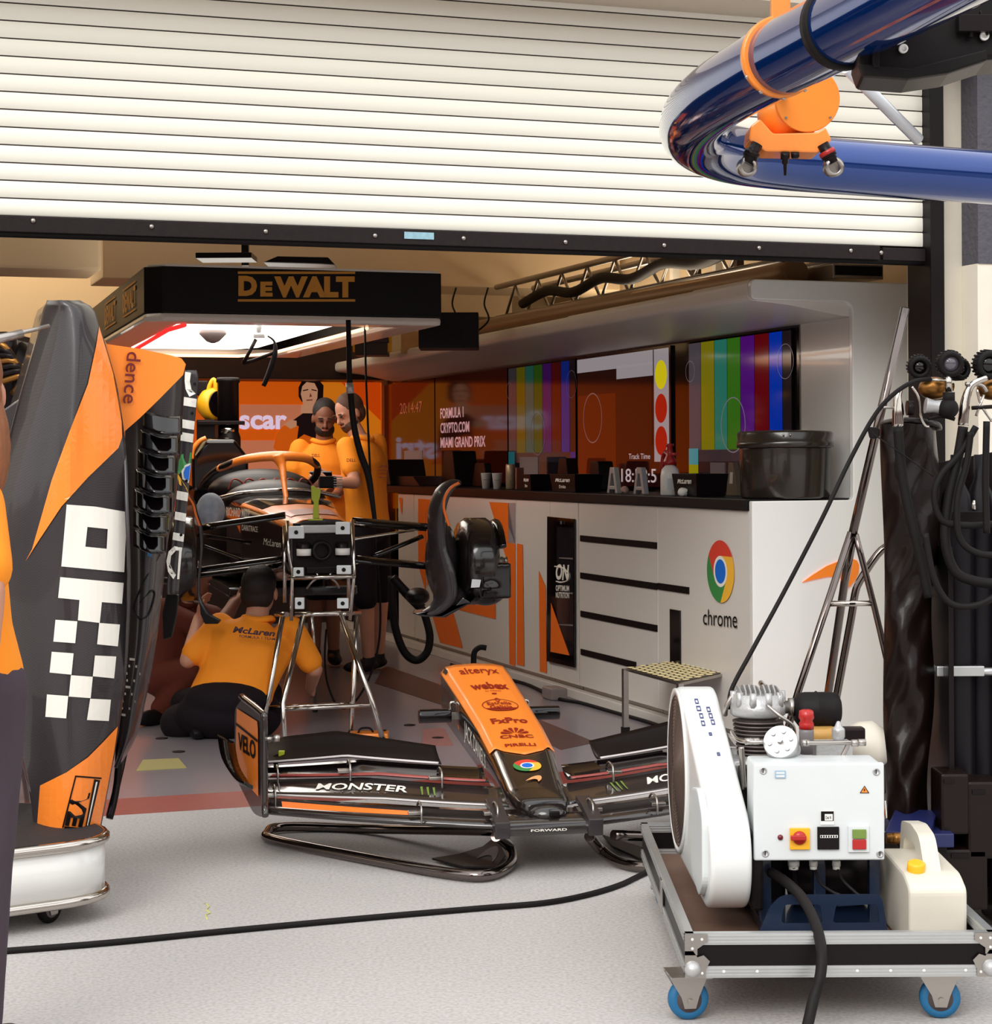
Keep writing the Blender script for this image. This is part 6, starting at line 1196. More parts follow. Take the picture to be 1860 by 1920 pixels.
b_ = MB(); b_.prism([V((Q(1755, 900).x, YR_ - .15, z)) for z in (.10, 1.10)] + [V((Q(1765, 900).x, YR_ - .15, z)) for z in (1.10, .10)], V((0, .3, 0))); b_.box(Q(1810, 968, -.1), (.13, .02, .03)); b_.box(V((1.50, YR_, .09)), (.50, .36, .05)); b_.build('rack_frame', M['darkmetal'], gr, bevel=.003)
for z_, y in ((0, 1255),):
    for px in (1790, 1845):
        b_ = MB(); c = Q(px, y); b_.tube([c + V((math.cos(a) * .062, math.sin(a) * .062 , 0)) for a in [k * math.pi / 8 for k in range(16)]], .012, 8, 2, closed=True, flat=1.0); b_.build('clamp_ring', M['alu'], gr)
b_ = MB(); b_.box(Q(1800, 1258, -.07), (.14, .02, .03)); b_.build('clamp_plate', M['alu'], gr, bevel=.003)
for x, y, w, h in ((1780, 1500, 50, 110), (1835, 1530, 60, 140), (1800, 1640, 80, 110), (1880, 1640, 60, 160)):
    b_ = MB(); b_.box(Q(x, y, -.16), (w * YR_ / F, .14, h * YR_ / F)); cs = b_.build('tool_box', M['cover'], gr, bevel=.008)
    b_ = MB(); b_.box(Q(x, y - h * .32, -.232), (w * .4 * YR_ / F, .006, .012)); b_.build('latch', M['darkmetal'], cs, bevel=.001)
for px, py, r_, dx, dz, d in ((1724, 688, .034, -.05, -.15, -.10), (1782, 682, .038, .0, -.1, -.14), (1800, 692, .032, .5, 0, -.06), (1853, 684, .042, .25, -.1, -.12), (1900, 690, .038, 0, 0, -.1)):
    c = Q(px, py, d); ax = V((dx, -1, dz)).normalized(); b_ = MB(); b_.lathe(c - ax * .03, ax, [(r_ * .5, 0), (r_ * .92, .006), (r_, .02), (r_, .038), (r_ * .86, .046), (r_ * .62, .046), (r_ * .60, .038)], 32)
    for k in range(22):
        a = 2 * math.pi * k / 22; u_ = ax.orthogonal().normalized(); w_ = ax.cross(u_); b_.box(c - ax * .008 + (u_ * math.cos(a) + w_ * math.sin(a)) * r_ * 1.01, (.005, .004, .030), ((-u_ * math.sin(a) + w_ * math.cos(a)), (u_ * math.cos(a) + w_ * math.sin(a)), ax))
    g_ = b_.build('pressure_gauge', M['rubber'], gr)
    b_ = MB(); b_.lathe(c + ax * .006, ax, [(r_ * .60, 0), (r_ * .55, .004), (.001, .007)], 28); b_.build('gauge_glass', mat('dark_lens', (86, 82, 92), .04, coat=1) if px == 1782 else M['blackgl'], g_)
for px, py, rx, rz, d in ((1752, 728, .048, .034, -.06), (1860, 730, .045, .032, -.06)):
    b_ = MB(); b_.ball(Q(px, py, d), (rx, .04, rz), 20, 14); b_.cyl(Q(px - 20, py - 8, d), Q(px + 36, py - 2, d), .012); b_.build('regulator_body', M['brass'], gr)
for pts, r_, m_ in (([(1684, 800), (1684, 772), (1684, 745), (1690, 728)], [.017, .017, .012, .006], 'chromem'), ([(1806, 798), (1808, 770), (1812, 745), (1822, 722), (1850, 708)], [.016, .016, .013, .010, .010], 'chromem'), ([(1778, 700), (1779, 735)], .010, 'chromem'), ([(1744, 712), (1778, 713)], .004, 'chromem'), ([(1710, 725), (1722, 745), (1726, 780), (1735, 798), (1742, 800)], .004, 'chromem'), ([(1645, 764), (1680, 764)], .004, 'steel'),
        ([(1735, 760), (1752, 762), (1770, 763)], [.024, .018, .022], 'castal'), ([(1740, 785), (1765, 780), (1790, 786)], .006, 'darkmetal'), ([(1810, 720), (1840, 722), (1850, 735)], .006, 'steel'), ([(1830, 780), (1845, 740)], .004, 'chromem'), ([(1832, 730), (1840, 760), (1860, 790)], .004, 'chromem'), ([(1700, 765), (1712, 765)], .022, 'darkmetal'), ([(1822, 765), (1870, 762)], .006, 'darkmetal'), ([(1825, 955), (1826, 938)], [.008, .004], 'chromem')):
    b_ = MB(); b_.tube([Q(a, b, -.14) for a, b in pts], r_, 12, 4 if len(pts) > 2 else 0); b_.build('valve_fitting' if m_ != 'steel' else 'thin_pipe', M[m_], gr)
b_ = MB(); b_.ball(Q(1778, 766, -.15), .030, 20, 12); b_.lathe(Q(1779, 755, -.15), UP, [(.018, 0), (.018, .03)], 10); b_.build('shut_off_ball', M['rubber'], gr)
for k, pts in enumerate(([(1684, 802), (1690, 880), (1705, 960), (1725, 1040), (1742, 1120)], [(1806, 800), (1796, 860), (1780, 930), (1772, 1010), (1790, 1070), (1830, 1090), (1880, 1095)], [(1830, 800), (1800, 850), (1765, 890), (1752, 930), (1766, 975), (1810, 985), (1870, 982)], [(1820, 810), (1812, 870), (1795, 940), (1800, 1010), (1835, 1038), (1880, 1040)], [(1735, 1000), (1750, 1080), (1780, 1130), (1830, 1135), (1880, 1110)], [(1850, 790), (1848, 900), (1850, 1000)])):
    b_ = MB(); b_.tube([Q(a, b, -.20 - .012 * k) for a, b in pts], .015 if k in (0, 1) else .010, 10, 6); b_.build('hose', M['rubber'], gr)
b_ = MB(); b_.tube([Q(1744, 711, -.14), Q(1712, 716, -.18), Q(1672, 742, -.2), Q(1636, 785, -.2), Q(1590, 870, -.22), Q(1540, 975, -.24), Q(1470, 1110, -.26), Q(1410, 1220, -.3), Q(1372, 1292, -.32), Q(1368, 1330, -.33)], .0065, 10, 7); tag(b_.build('air_line', M['rubber']), 'thin black air line sloping from the bottle rack down to the compressor', 'hose')
b_ = MB(); b_.tube([Q(1628, 800, -.2), Q(1640, 815, -.2), Q(1690, 850, -.22), Q(1750, 893, -.22)], .002, 6, 5); b_.build('bowden_wire', M['rubber'], gr)
b_ = MB(); b_.prism([Q(a, b, -.1) for a, b in rpoly([(1628, 800), (1650, 802), (1650, 820), (1634, 824)], 6)], V((0, .03, 0))); b_.build('cord_grip', M['rubber'], gr, bevel=.004)
b_ = MB(); b_.prism([V((Q(1758, 900).x, YR_ + .14, .1)), V((Q(1960, 900).x, YR_ + .14, .1)), V((Q(1960, 900).x, YR_ + .14, 1.40)), V((Q(1758, 900).x, YR_ + .14, 1.34))], V((0, .01, 0))); b_.build('dark_backing', M['cover'], gr)  # dark backing added to blacken the space behind the bottles
# polished tube frame leaning behind the compressor
cf = thing('tube_trestle', 'polished steel tube trestle with a tall sloping pole behind the compressor', 'trestle', onZ(1590, 1560) * 1.0)
YT = 6.75; T = lambda x, y, d=0.0: at(x, y, YT + d)
def ctube(pts, r, nm='tube', sm=0, y1=None):
    b_ = MB(); b_.tube([T(*p) for p in pts], r, 16, sm); return b_.build(nm, tube_k, cf)
b_ = MB(); b_.tube([T(1697, 578), T(1599, 1000)], .0155, 18, 0); po = b_.build('pole', tube_k, cf); b_ = MB(); b_.cyl(T(1697, 577.5) , T(1697.2, 576.4), .0125); b_.build('pole_bore', M['black'], po)
ctube([(1596, 998), (1497, 1296), (1445, 1480)], .013, 'leg'); ctube([(1600, 1000), (1584, 1090, .2), (1553, 1300, .4), (1530, 1490, .5)], .0150, 'leg'); ctube([(1604, 1002), (1640, 1140), (1668, 1262), (1674, 1300), (1668, 1380), (1662, 1440), (1660, 1500)], .011, 'leg', 3)
ctube([(1700, 1010, .1), (1668, 1022, .1), (1645, 1040, .1), (1612, 1090, .1), (1603, 1115, .1), (1596, 1160, .1), (1568, 1310, .1), (1535, 1490, .1)], .014, 'bent_handle', 3)
b_ = MB(); b_.cyl(T(1557, 1132), T(1637, 1131), .010); b_.build('cross_bar', M['chromem'], cf)
b_ = MB(); p = T(1445, 1480); b_.tube([p, V((p.x - .03, YT, .03)), V((.75, YT, .02)), V((1.35, YT, .02)), T(1660, 1500)], .012, 10, 0); b_.build('base_tube', M['chromem'], cf)
b_ = MB(); p = T(1664, 1410, -.05); b_.box(p, (.05, .03, .06)); b_.build('clamp', M['black'], cf, bevel=.006)
# =================================================================== OVERHEAD BOOM
zB = 2.41
bo = thing('service_boom', 'glossy navy blue tube boom bent in a wide loop high on the right', 'boom', (.8, 5.6, 0))
bp_ = [(1.35, 2.5), (1.18, 3.3), (1.06, 3.85), (.93, 4.40), (.82, 4.86), (.715, 5.29), (.640, 5.68), (.615, 6.05), (.66, 6.42), (.80, 6.72), (1.0, 6.90), (1.25, 7.04), (1.87, 7.34), (2.6, 7.7), (3.6, 8.1)]
b_ = MB(); b_.tube([V((x, y, zB)) for x, y in bp_], .10, 40, 8); b_.build('tube', M['blueboom'], bo)
def bring(i0, w, r_, m_, nm, off=0.0):
    a, b = V((*bp_[i0], zB)), V((*bp_[i0 + 1], zB)); d = (b - a).normalized(); c = a + d * off; b_ = MB(); b_.lathe(c, d, [(.100, -w / 2), (r_, -w / 2), (r_, w / 2), (.100, w / 2)], 40); o = b_.build(nm, m_, bo); return c, d
c1_, d1_ = bring(5, .022, .107, M['orangecoat'], 'orange_band', -.18); c2_, d2_ = bring(4, .035, .108, M['rubber'], 'rubber_strap', -.12)
for a in (-2.6, -2.1, -1.5, -.9):
    u_ = d1_.cross(UP); b_ = MB(); q = c1_ + (u_ * math.cos(a) + UP * math.sin(a)) * .107; b_.ball(q, .006, 8, 6); b_.build('band_screw', M['steel'], bo)
b_ = MB(); b_.box(c1_ + UP * .20, (.05, .03, .22)); b_.build('band_post', M['orangecoat'], bo, bevel=.004)
b_ = MB(); b_.tube([at(1588, 128, 5.9), at(1722, 262, 6.1)], .0185, 20, 0); b_.build('acrylic_rod', mat('pale_grey_tube', (196, 200, 206), .08, coat=.8), bo)
# black gearbox housing hanging from the near arm
hs = thing('winch_housing', 'black moulded housing with pale bolts strapped under the navy boom', 'housing', at(1750, 110, 4.6))
hb_ = [(1612, 60), (1700, 40), (1790, -5), (1900, -40), (1905, 108), (1850, 112), (1780, 135), (1705, 146), (1618, 140), (1608, 110)]
b_ = MB(); b_.prism([at(a, b, 4.62) for a, b in hb_], V((.02, .20, 0))); b_.build('shell', M['black'], hs, bevel=.012, seg=3)
b_ = MB(); b_.prism([at(a, b, 4.595) for a, b in ((1612, 118), (1705, 128), (1850, 92), (1852, 112), (1780, 136), (1705, 147), (1620, 141))], V((0, .03, 0))); b_.build('rib', M['rubber'], hs, bevel=.004)
for x, y in ((1693, 92), (1845, 68)):
    b_ = MB(); p = at(x, y, 4.61); b_.lathe(p, (0, -1, 0), [(.011, 0), (.011, .008), (.006, .008), (.006, .004)], 16); b_.build('bolt', M['whitepl'], hs)
b_ = MB(); b_.box(at(1642, 108, 4.60), (.015, .02, .05)); b_.build('strap_buckle', M['rubber'], hs, bevel=.003)
b_ = MB(); b_.box(at(1835, 45, 4.60), (.10, .03, .04)); b_.cyl(at(1820, 70, 4.6), at(1822, 35, 4.6), .006); b_.tube([at(1838, 20, 4.6), at(1846, 50, 4.6), at(1852, 66, 4.6)], .004, 6, 3); b_.build('side_gear', M['darkmetal'], hs, bevel=.003)
# orange sensor head between the arms
se = thing('sensor_head', 'orange round sensor head with black hose couplings hanging inside the boom loop', 'sensor', at(1500, 215, 6.0))
SY = 5.95; ax = V((.10, -1, -.12)).normalized(); sc0 = at(1514, 186, SY)
b_ = MB(); b_.cyl(V((.90, 6.05, 2.47)), V((.74, 5.36, 2.45)), .014); b_.cyl(V((.92, 6.08, 2.46)), V((.96, 6.86, 2.43)), .014); b_.build('hanger_rod', M['darkmetal'], se)
b_ = MB(); b_.lathe(sc0 - ax * .17, ax, [(.070, 0), (.085, .03), (.095, .14), (.0985, .155), (.0985, .170)], 44); b_.ball(at(1480, 215, SY + .10), (.10, .09, .085), 24, 14); b_.build('drum', M['orangecoat'], se)
b_ = MB(); b_.lathe(sc0, ax, [(.0995, 0), (.0995, .004), (.097, .006)], 44); b_.build('face_plate', M['orangecoat'], se)
for a in (-40, -140): b_ = MB(); q = sc0 + V((math.cos(math.radians(a)) * .088, 0, math.sin(math.radians(a)) * .088)); b_.cyl(q, q + ax * .010, .004, n=10); b_.build('screw', M['steel'], se)
b_ = MB(); b_.prism([at(a, b, SY) for a, b in rpoly([(1408, 235), (1425, 222), (1450, 250), (1530, 248), (1548, 238), (1560, 262), (1535, 286), (1435, 284), (1404, 262)], 5)], V((0, .14, 0))); b_.build('skirt', M['orangecoat'], se, bevel=.008)
for px, py, dx, rd in ((1400, 312, -.45, False), (1562, 312, .45, True)):
    b_ = MB(); top = at(px - dx * 44, 270, SY); bot = at(px, py - 6, SY); b_.cyl(top, bot, .018, .020, 16); b_.lathe(top.lerp(bot, .4), (bot - top), [(.024, 0), (.024, .02)], 16); cp = b_.build('coupling', M['darkmetal'], se)
    if rd: b_ = MB(); b_.lathe(top.lerp(bot, .35), (bot - top), [(.0255, 0), (.0255, .014)], 16); b_.build('red_ring', M['red'], cp)
    b_ = MB(); q = at(px, py, SY); b_.lathe(q + V((0, .02, 0)), (0.1, -1, -.1), [(.030, 0), (.030, .03), (.022, .034), (.019, .034), (.019, .01)], 24); b_.build('coupling_eye', M['steel'], cp)
b_ = MB(); b_.lathe(at(1472, 286, SY), -UP, [(.014, 0), (.014, .02), (.010, .022), (.010, .034), (.006, .036), (.004, .07)], 12); b_.lathe(at(1491, 286, SY), -UP, [(.013, 0), (.013, .014), (.010, .018)], 12); b_.build('cable_plug', M['darkmetal'], se)
# =================================================================== ON THE WORKTOP
def wp(px, s): p = onS(px, 863, s); return V((p.x, p.y, 1.173))
cup = thing('paper_cup', 'white paper cup on the black worktop, left of the pair', 'cup', (0, 0, 0), 'paper cups on the worktop')
b_ = MB(); b_.lathe((0, 0, 0), UP, [(.024, 0), (.034, .10), (.0355, .101), (.0355, .104), (.032, .104), (.023, .004)], 24); b_.build('body', M['whitepl'], cup); b_ = MB(); b_.tube([V((-.02, -.031, .062)), V((0, -.0335, .058)), V((.016, -.033, .064))], .0012, 5, 3); b_.build('mark', M['grey'], cup)
cup.location = wp(911, .12); dup(cup, wp(932, .12), 0, 'white paper cup on the black worktop, next to the drinks can')
b_ = MB(); b_.lathe(wp(957, .16), UP, [(.026, 0), (.031, .006), (.031, .155), (.027, .163), (.025, .163)], 24); tag(b_.build('drinks_can', mat('patterned_silver_can', (170, 150, 120), .35, .4, vscale=70, var=.5)), 'tall silver patterned drinks can next to the paper cups', 'can')
b_ = MB(); b_.box(wp(973, .25) + UP * .07, (.05, .05, .14), (rD, dD, UP)); tag(b_.build('carton', mat('dull_red_carton', (150, 90, 76), .6)), 'small red and white carton behind the drinks can', 'carton')
def tray(px, s, w, d, h, label, txt=None):
    o = thing('parts_bin', label, 'bin', wp(px, s), 'black parts bins on the worktop'); p = wp(px, s); b_ = MB()
    for k in range(1):
        A = [(-.44, -.44), (.44, -.44), (.44, .44), (-.44, .44)]; B = [(-.5, -.5), (.5, -.5), (.5, .5), (-.5, .5)]
        pt = lambda q, z, sc=1: p + rD * (q[0] * w * sc) + dD * (q[1] * d * sc) + UP * z
        vs = [pt(q, 0) for q in A] + [pt(q, h) for q in B] + [pt(q, h, .95) for q in B] + [pt(q, .006, .93) for q in A]
        b_.add(vs, [(3, 2, 1, 0)] + [(i, (i + 1) % 4, (i + 1) % 4 + 4, i + 4) for i in range(4)] + [(i + 4, (i + 1) % 4 + 4, (i + 1) % 4 + 8, i + 8) for i in range(4)] + [(i + 8, (i + 1) % 4 + 8, (i + 1) % 4 + 12, i + 12) for i in range(4)] + [(12, 13, 14, 15)], False)
    b_.build('shell', M['black'], o, bevel=.003)
    if txt:
        f = lambda u, v: p - rD * (w * .485 - .012 + .0) + dD * (d * (.36 - .72 * u)) + UP * (h * v) + rD * -.012
        letters('McLaren', o, quad(f(.1, .55), f(.9, .55), f(.9, .8), f(.1, .8)), M['whiteprint'], .03, .3); letters(txt, o, quad(f(.32, .2), f(.68, .2), f(.68, .38), f(.32, .38)), M['whiteprint'], .02)
    return o
tray(1008, .16, .16, .16, .10, 'black parts bin behind the other long bin, left one with small lettering', 'Bins'); tray(1080, .15, .18, .42, .105, 'long black parts bin with white lettering before the coloured bars', 'Drinks'); tray(1312, .17, .18, .30, .115, 'black parts bin between the white cloth and the round case', 'Bits')
for px in (1147, 1197):
    b_ = MB(); p = wp(px, .15); P = [(-.075, 0), (-.03, .145), (.03, .145), (.075, 0), (.045, 0), (.012, .11), (-.012, .11), (-.045, 0)]; b_.prism([p + dD * a + UP * b for a, b in P], rD * .03); b_.prism([p + dD * a + UP * b for a, b in ((-.05, .02), (.05, .02), (.04, .04), (-.04, .04))], rD * .03)
    tag(b_.build('a_frame_bracket', M['castal'], bevel=.003), 'small cast metal A shaped bracket on the worktop, ' + ('left one' if px < 1170 else 'right one beside the spray bottle'), 'bracket', 'cast brackets on the worktop')
sb_ = thing('spray_bottle', 'white pressure spray bottle with a red pump head on the worktop', 'spray bottle', wp(1256, .12)); p = wp(1256, .12)
b_ = MB(); b_.lathe(p, UP, [(.046, 0), (.050, .006), (.050, .10), (.044, .135), (.026, .155), (.022, .165)], 28); b_.build('bottle', M['whitepl'], sb_)
b_ = MB(); b_.lathe(p + UP * .16, UP, [(.036, 0), (.034, .02), (.020, .05), (.014, .09), (.022, .10), (.022, .11)], 24); b_.tube([p + UP * .20, p + UP * .225 - dD * .0 + dD * .05, p + UP * .20 + dD * .085, p + UP * .13 + dD * .105], [.014, .014, .012, .010], 10, 4); b_.tube([p + UP * .215, p + UP * .215 - dD * .10], .008, 8, 0); b_.build('pump_head', M['red'], sb_)
b_ = MB(); b_.prism([p + V((x, -.0505, z)) for x, z in ((-.02, .03), (.02, .03), (.02, .09), (-.02, .09))], V((0, -.001, 0))); b_.build('label', M['greypl'], sb_)
b_ = MB()
for i in range(7): b_.ball(wp(1287, .10) + V((random.uniform(-.035, .035), random.uniform(-.03, .03), .015 + random.uniform(0, .02))), random.uniform(.015, .026), 10, 8)
tag(b_.build('crumpled_cloth', M['whitepl'], voxel=.006, relax=2), 'crumpled white cloth beside the spray bottle', 'cloth')
b_ = MB()
for i in range(5): b_.ball(wp(1172, .14) + V((random.uniform(-.02, .02), random.uniform(-.02, .02), .012 + random.uniform(0, .02))), random.uniform(.012, .018), 10, 8)
tag(b_.build('crumpled_cloth', mat('pinkish_rag', (196, 160, 148), .8), voxel=.006, relax=2), 'small pinkish rag between the two metal brackets', 'cloth')
rc = thing('round_case', 'large round black plastic case with a lid on the worktop near the tower', 'case', wp(1472, .28)); p = wp(1472, .28)
b_ = MB(); b_.lathe(p, UP, [(.205, 0), (.212, .01), (.218, .235), (.218, .24)], 48); b_.build('tub', mat('olive_black_plastic', (38, 32, 26), .25, coat=.4), rc)
b_ = MB(); b_.lathe(p + UP * .24, UP, [(.218, 0), (.230, .002), (.230, .03), (.226, .032), (.228, .07), (.222, .078), (.10, .084), (.002, .084)], 48); b_.build('lid', MATS['olive_black_plastic'], rc)
for a in (-100, -92): b_ = MB(); q = p + UP * .30 + V((math.cos(math.radians(a)), math.sin(math.radians(a)), 0)) * .231; b_.ball(q, .005, 8, 6); b_.build('rivet', M['chromem'], rc)
def paper(px, py, s, w, h, label, m_='grey', nm='paper_sheet'):
    b_ = MB(); p = onS(px, py, s); p = V((p.x, p.y, 1.173 + h / 2)); b_.box(p, (.006, w, h), (rD, dD, UP)); tag(b_.build(nm, m_ if not isinstance(m_, str) else M[m_]), label, 'paper')
pg = mat('grey_paper', (150, 136, 140), .8)  # one even grey for both standing sheets
paper(992, 870, .46, .36, .21, 'grey sheet of paper standing behind the drinks can', pg); paper(1346, 870, .46, .18, .17, 'grey sheet of paper standing behind the third black bin', pg); paper(775, 850, .40, .5, .27, 'pale sheet leaning against the far screens', mat('pale_rose_paper', (176, 150, 156), .8))
b_ = MB(); p = wp(1374, .40); b_.prism([p + dD * a + UP * b for a, b in ((-.06, 0), (.08, 0), (.05, .17), (.0, .17))], rD * .03); gx = b_.build('brass_gauge_stand', mat('khaki_metal', (120, 106, 84), .5, .4)); tag(gx, 'khaki metal stand with a white tag beside the round case', 'stand')
b_ = MB(); b_.flat([p - rD * .002 + dD * a + UP * b for a, b in ((.0, .06), (.04, .06), (.03, .12), (-.005, .12))]); b_.build('tag', M['whitepl'], gx, recalc=False)
for px, s, w, d, h, lab, nm in ((862, .40, .18, .36, .26, 'black device with a slanted screen on the far worktop', 'console'), (790, .30, .3, .9, .07, 'flat black equipment case on the far worktop', 'equipment_case'), (905, .42, .05, .35, .17, 'black rack of small boxes behind the paper cups', 'box_rack'), (1065, .46, .08, .22, .20, 'black speaker shape behind the long parts bin', 'speaker'), (1128, .44, .10, .20, .18, 'black stand with a headset behind the metal brackets', 'headset_stand'), (750, .25, .3, .5, .2, 'dark case at the far end of the worktop', 'equipment_case')):
    b_ = MB(); p = wp(px, s); b_.prism([p + rD * (-w / 2) + dD * a + UP * b for a, b in rpoly([(-d / 2, 0), (d / 2, 0), (d * .3, h), (-d * .3, h)], .02)], rD * w); tag(b_.build(nm, M['black'], bevel=.006), lab, 'equipment')
# =================================================================== FLOOR THINGS
def floorpoly(nm, pts, m_, label, cat, z=.0015, g=None):
    b_ = MB(); b_.prism([onZ(a, b, 0.0005) for a, b in pts], UP * z); return tag(b_.build(nm, m_), label, cat, g)
floorpoly('yellow_floor_patch', [(268, 1425), (335, 1422), (350, 1440), (255, 1446)], mat('faded_yellow_tape', (160, 152, 84), .5), 'faded yellow tape patch on the grey floor by the covers', 'floor marking')
floorpoly('brown_floor_band', [(718, 1253), (728, 1250), (842, 1290), (842, 1326), (702, 1281)], mat('dark_brown_tape', (74, 44, 40), .4), 'dark brown band on the garage floor left of the nose cone', 'floor marking')
fd2 = floorpoly('floor_decal', [(1000, 1345), (1117, 1392), (1052, 1406), (1022, 1392)], mat('dark_brown_decal', (84, 60, 58), .4), 'dark brown floor decal to the right of the nose cone', 'floor marking')
floorpoly('pink_floor_patch', [(792, 1368), (832, 1365), (850, 1398), (792, 1400)], mat('dull_pink_tape', (158, 108, 104), .4), 'dull pink floor patch left of the nose cone', 'floor marking')
for i, (x, y, l) in enumerate(((303, 1385, 'behind the spine panel'), (335, 1410, 'above the yellow patch'), (768, 1360, 'left of the wing handle'), (821, 1384, 'on the pink patch'))):
    b_ = MB(); p = onZ(x, y); b_.lathe((p.x, p.y, .0005), UP, [(.030, 0), (.030, .003), (.026, .004)], 24); tag(b_.build('cable_port', M['black']), 'small round black port in the garage floor ' + l, 'floor port', 'black floor ports')
b_ = MB(); b_.tube([onZ(x, y, .001) for x, y in ((384, 1694), (392, 1700), (386, 1706), (394, 1712), (385, 1716), (389, 1724))], .0035, 5, 2, flat=.3); tag(b_.build('chalk_mark', mat('yellow_chalk', (206, 206, 120), .8)), 'yellow chalk squiggle on the pale concrete', 'chalk mark')
b_ = MB(); b_.tube([onZ(x, y, .009) for x, y in ((-120, 1792), (10, 1783), (200, 1768), (420, 1746), (700, 1720), (900, 1703), (1020, 1693), (1100, 1678), (1160, 1660), (1203, 1640), (1290, 1600))], .009, 10, 6); tag(b_.build('ground_cable', M['rubber']), 'long black cable lying across the pale concrete to the tray', 'cable')
b_ = MB(); b_.tube([onZ(x, y, .010) for x, y in ((846, 1246), (900, 1262), (985, 1282), (1040, 1308), (1090, 1318), (1150, 1335), (1210, 1352), (1260, 1368), (1330, 1385))], .010, 8, 6); tag(b_.build('floor_cable', M['rubber']), 'black cable lying along the foot of the white cabinets', 'cable')
b_ = MB(); p = onZ(1040, 1311, .0); b_.box((p.x, p.y, .035), (.10, .16, .07), (rD, dD, UP)); tag(b_.build('power_connector', mat('grey_plug', (140, 126, 122), .5), bevel=.015, seg=3), 'grey plug block on the floor cable by the cabinets', 'plug')
ot = thing('orange_tool_tray', 'orange tool tray with a black handle on the floor under the stand', 'tool tray', onZ(692, 1388))
b_ = MB(); p = onZ(692, 1388); b_.box(p + UP * .02, (.19, .12, .04)); b_.build('tray', M['orangecoat'], ot, bevel=.008)
b_ = MB(); b_.tube([p + V((-.05, -.03, .042)), p + V((-.04, .02, .055)), p + V((.0, .03, .055)), p + V((.02, -.02, .045))], .005, 8, 5); b_.tube([p + V((.05, -.04, .042)), p + V((.06, .0, .045)), p + V((.08, .03, .045))], .004, 8, 4); b_.build('handle', M['rubber'], ot)
# step stool with punched plate top
st = thing('step_stool', 'low steel step stool with a punched cream top beside the compressor', 'stool', onZ(1270, 1400)); zs = .33
cf_ = [onZ(x, y, zs) for x, y in ((1172, 1253), (1275, 1281), (1362, 1262), (1262, 1240))]
b_ = MB(); b_.prism(cf_, UP * -.012); b_.build('frame', M['steel'], st)
b_ = MB(); b_.prism([c.lerp((cf_[0] + cf_[2]) / 2, .05) for c in cf_], UP * .004); tp = b_.build('top_plate', mat('dark_bronze_plate', (70, 58, 44), .4, .5), st)
b_ = MB()
for i in range(10):
    for j in range(8):
        u, v = (i + .5 + .5 * (j % 2)) / 10.6, (j + .5) / 8; q = (cf_[0] * (1 - u) + cf_[1] * u) * (1 - v) + (cf_[3] * (1 - u) + cf_[2] * u) * v; b_.lathe(q + UP * .0045, UP, [(.019, 0), (.015, .003), (.001, .0032)], 10)
b_.build('raised_studs', mat('cream_studs', (232, 214, 160), .4), tp)
for i, c in enumerate(cf_):
    b_ = MB(); b_.box((c.x, c.y, zs / 2), (.026, .026, zs - .004), (rD, dD, UP)); l_ = b_.build('leg', M['steel'], st); b_ = MB(); b_.box((c.x, c.y, .02), (.034, .034, .04), (rD, dD, UP)); b_.build('rubber_foot', M['rubber'], l_)
# hoses hanging from the light frame
hz_ = lambda pts, r, lab, Y=9.9, sm=6: tag((lambda b_: (b_.tube([at(x, y, Y) for x, y in pts], r, 10, sm), b_.build('hanging_hose', M['rubber']))[1])(MB()), lab, 'hose')
hz_([(653, 600), (654, 640), (655, 700), (658, 745), (664, 800), (676, 850), (690, 890), (698, 940), (704, 985)], [.013, .013, .014, .016, .016, .017, .018, .014, .010], 'thick black hose hanging from the light frame before the person with the phone')
b_ = MB(); b_.cyl(at(655, 718, 9.9), at(657, 738, 9.9), .019); tag(b_.build('hose_ferrule', M['castal']), 'grey ferrule sleeve on the thick hanging hose', 'ferrule')
hz_([(684, 600), (686, 700), (690, 800), (695, 900), (702, 1000), (712, 1110), (712, 1190), (700, 1250), (680, 1295), (655, 1325), (632, 1322), (614, 1280), (609, 1230), (612, 1180)], .006, 'thin dark red and black hose hanging in a long loop', 10.6)
hz_([(735, 1080), (736, 1130), (742, 1180), (758, 1222), (780, 1238), (800, 1224), (806, 1195), (800, 1165), (790, 1140), (770, 1120), (752, 1100)], .024, 'fat black hose loop hanging beside the white cabinets', 11.6)
hz_([(889, 1262), (888, 1240), (890, 1222), (900, 1214), (912, 1215)], .016, 'short curved black hose sticking out of a cabinet', 10.9)
b_ = MB(); b_.tube([at(x, y, 11.0) for x, y in ((735, 1082), (760, 1110), (790, 1140), (780, 1125))], .03, 8, 4); b_.ball(at(783, 1118, 10.9), (.07, .1, .05)); tag(b_.build('duct_elbow', M['black'], voxel=.01, relax=3), 'black moulded duct elbow under the right suspension', 'duct')
# camera arm under the light panel
ca = thing('camera_arm', 'folding black camera arm hanging under the bright light panel', 'camera arm', at(485, 605, 10.6)); A_ = lambda x, y, d=0.0: at(x, y, 10.6 + d)
b_ = MB(); b_.box(A_(486, 603), (.05, .06, .025)); b_.cyl(A_(486, 606), A_(485, 624), .018, .011); b_.box(A_(486, 630), (.06, .03, .02)); b_.build('mount', M['castal'], ca, bevel=.003)
b_ = MB(); b_.tube([A_(480, 636), A_(456, 682)], .010, 10, 0); b_.build('upper_arm', M['darkmetal'], ca)
b_ = MB(); b_.tube([A_(456, 682), A_(475, 676), A_(512, 662)], .010, 10, 0); b_.build('middle_arm', M['darkmetal'], ca)
b_ = MB(); b_.tube([A_(502, 630), A_(514, 640), A_(516, 660), A_(508, 690), A_(494, 724)], [.004, .006, .014, .016, .012], 10, 5); b_.build('lower_arm', M['rubber'], ca)
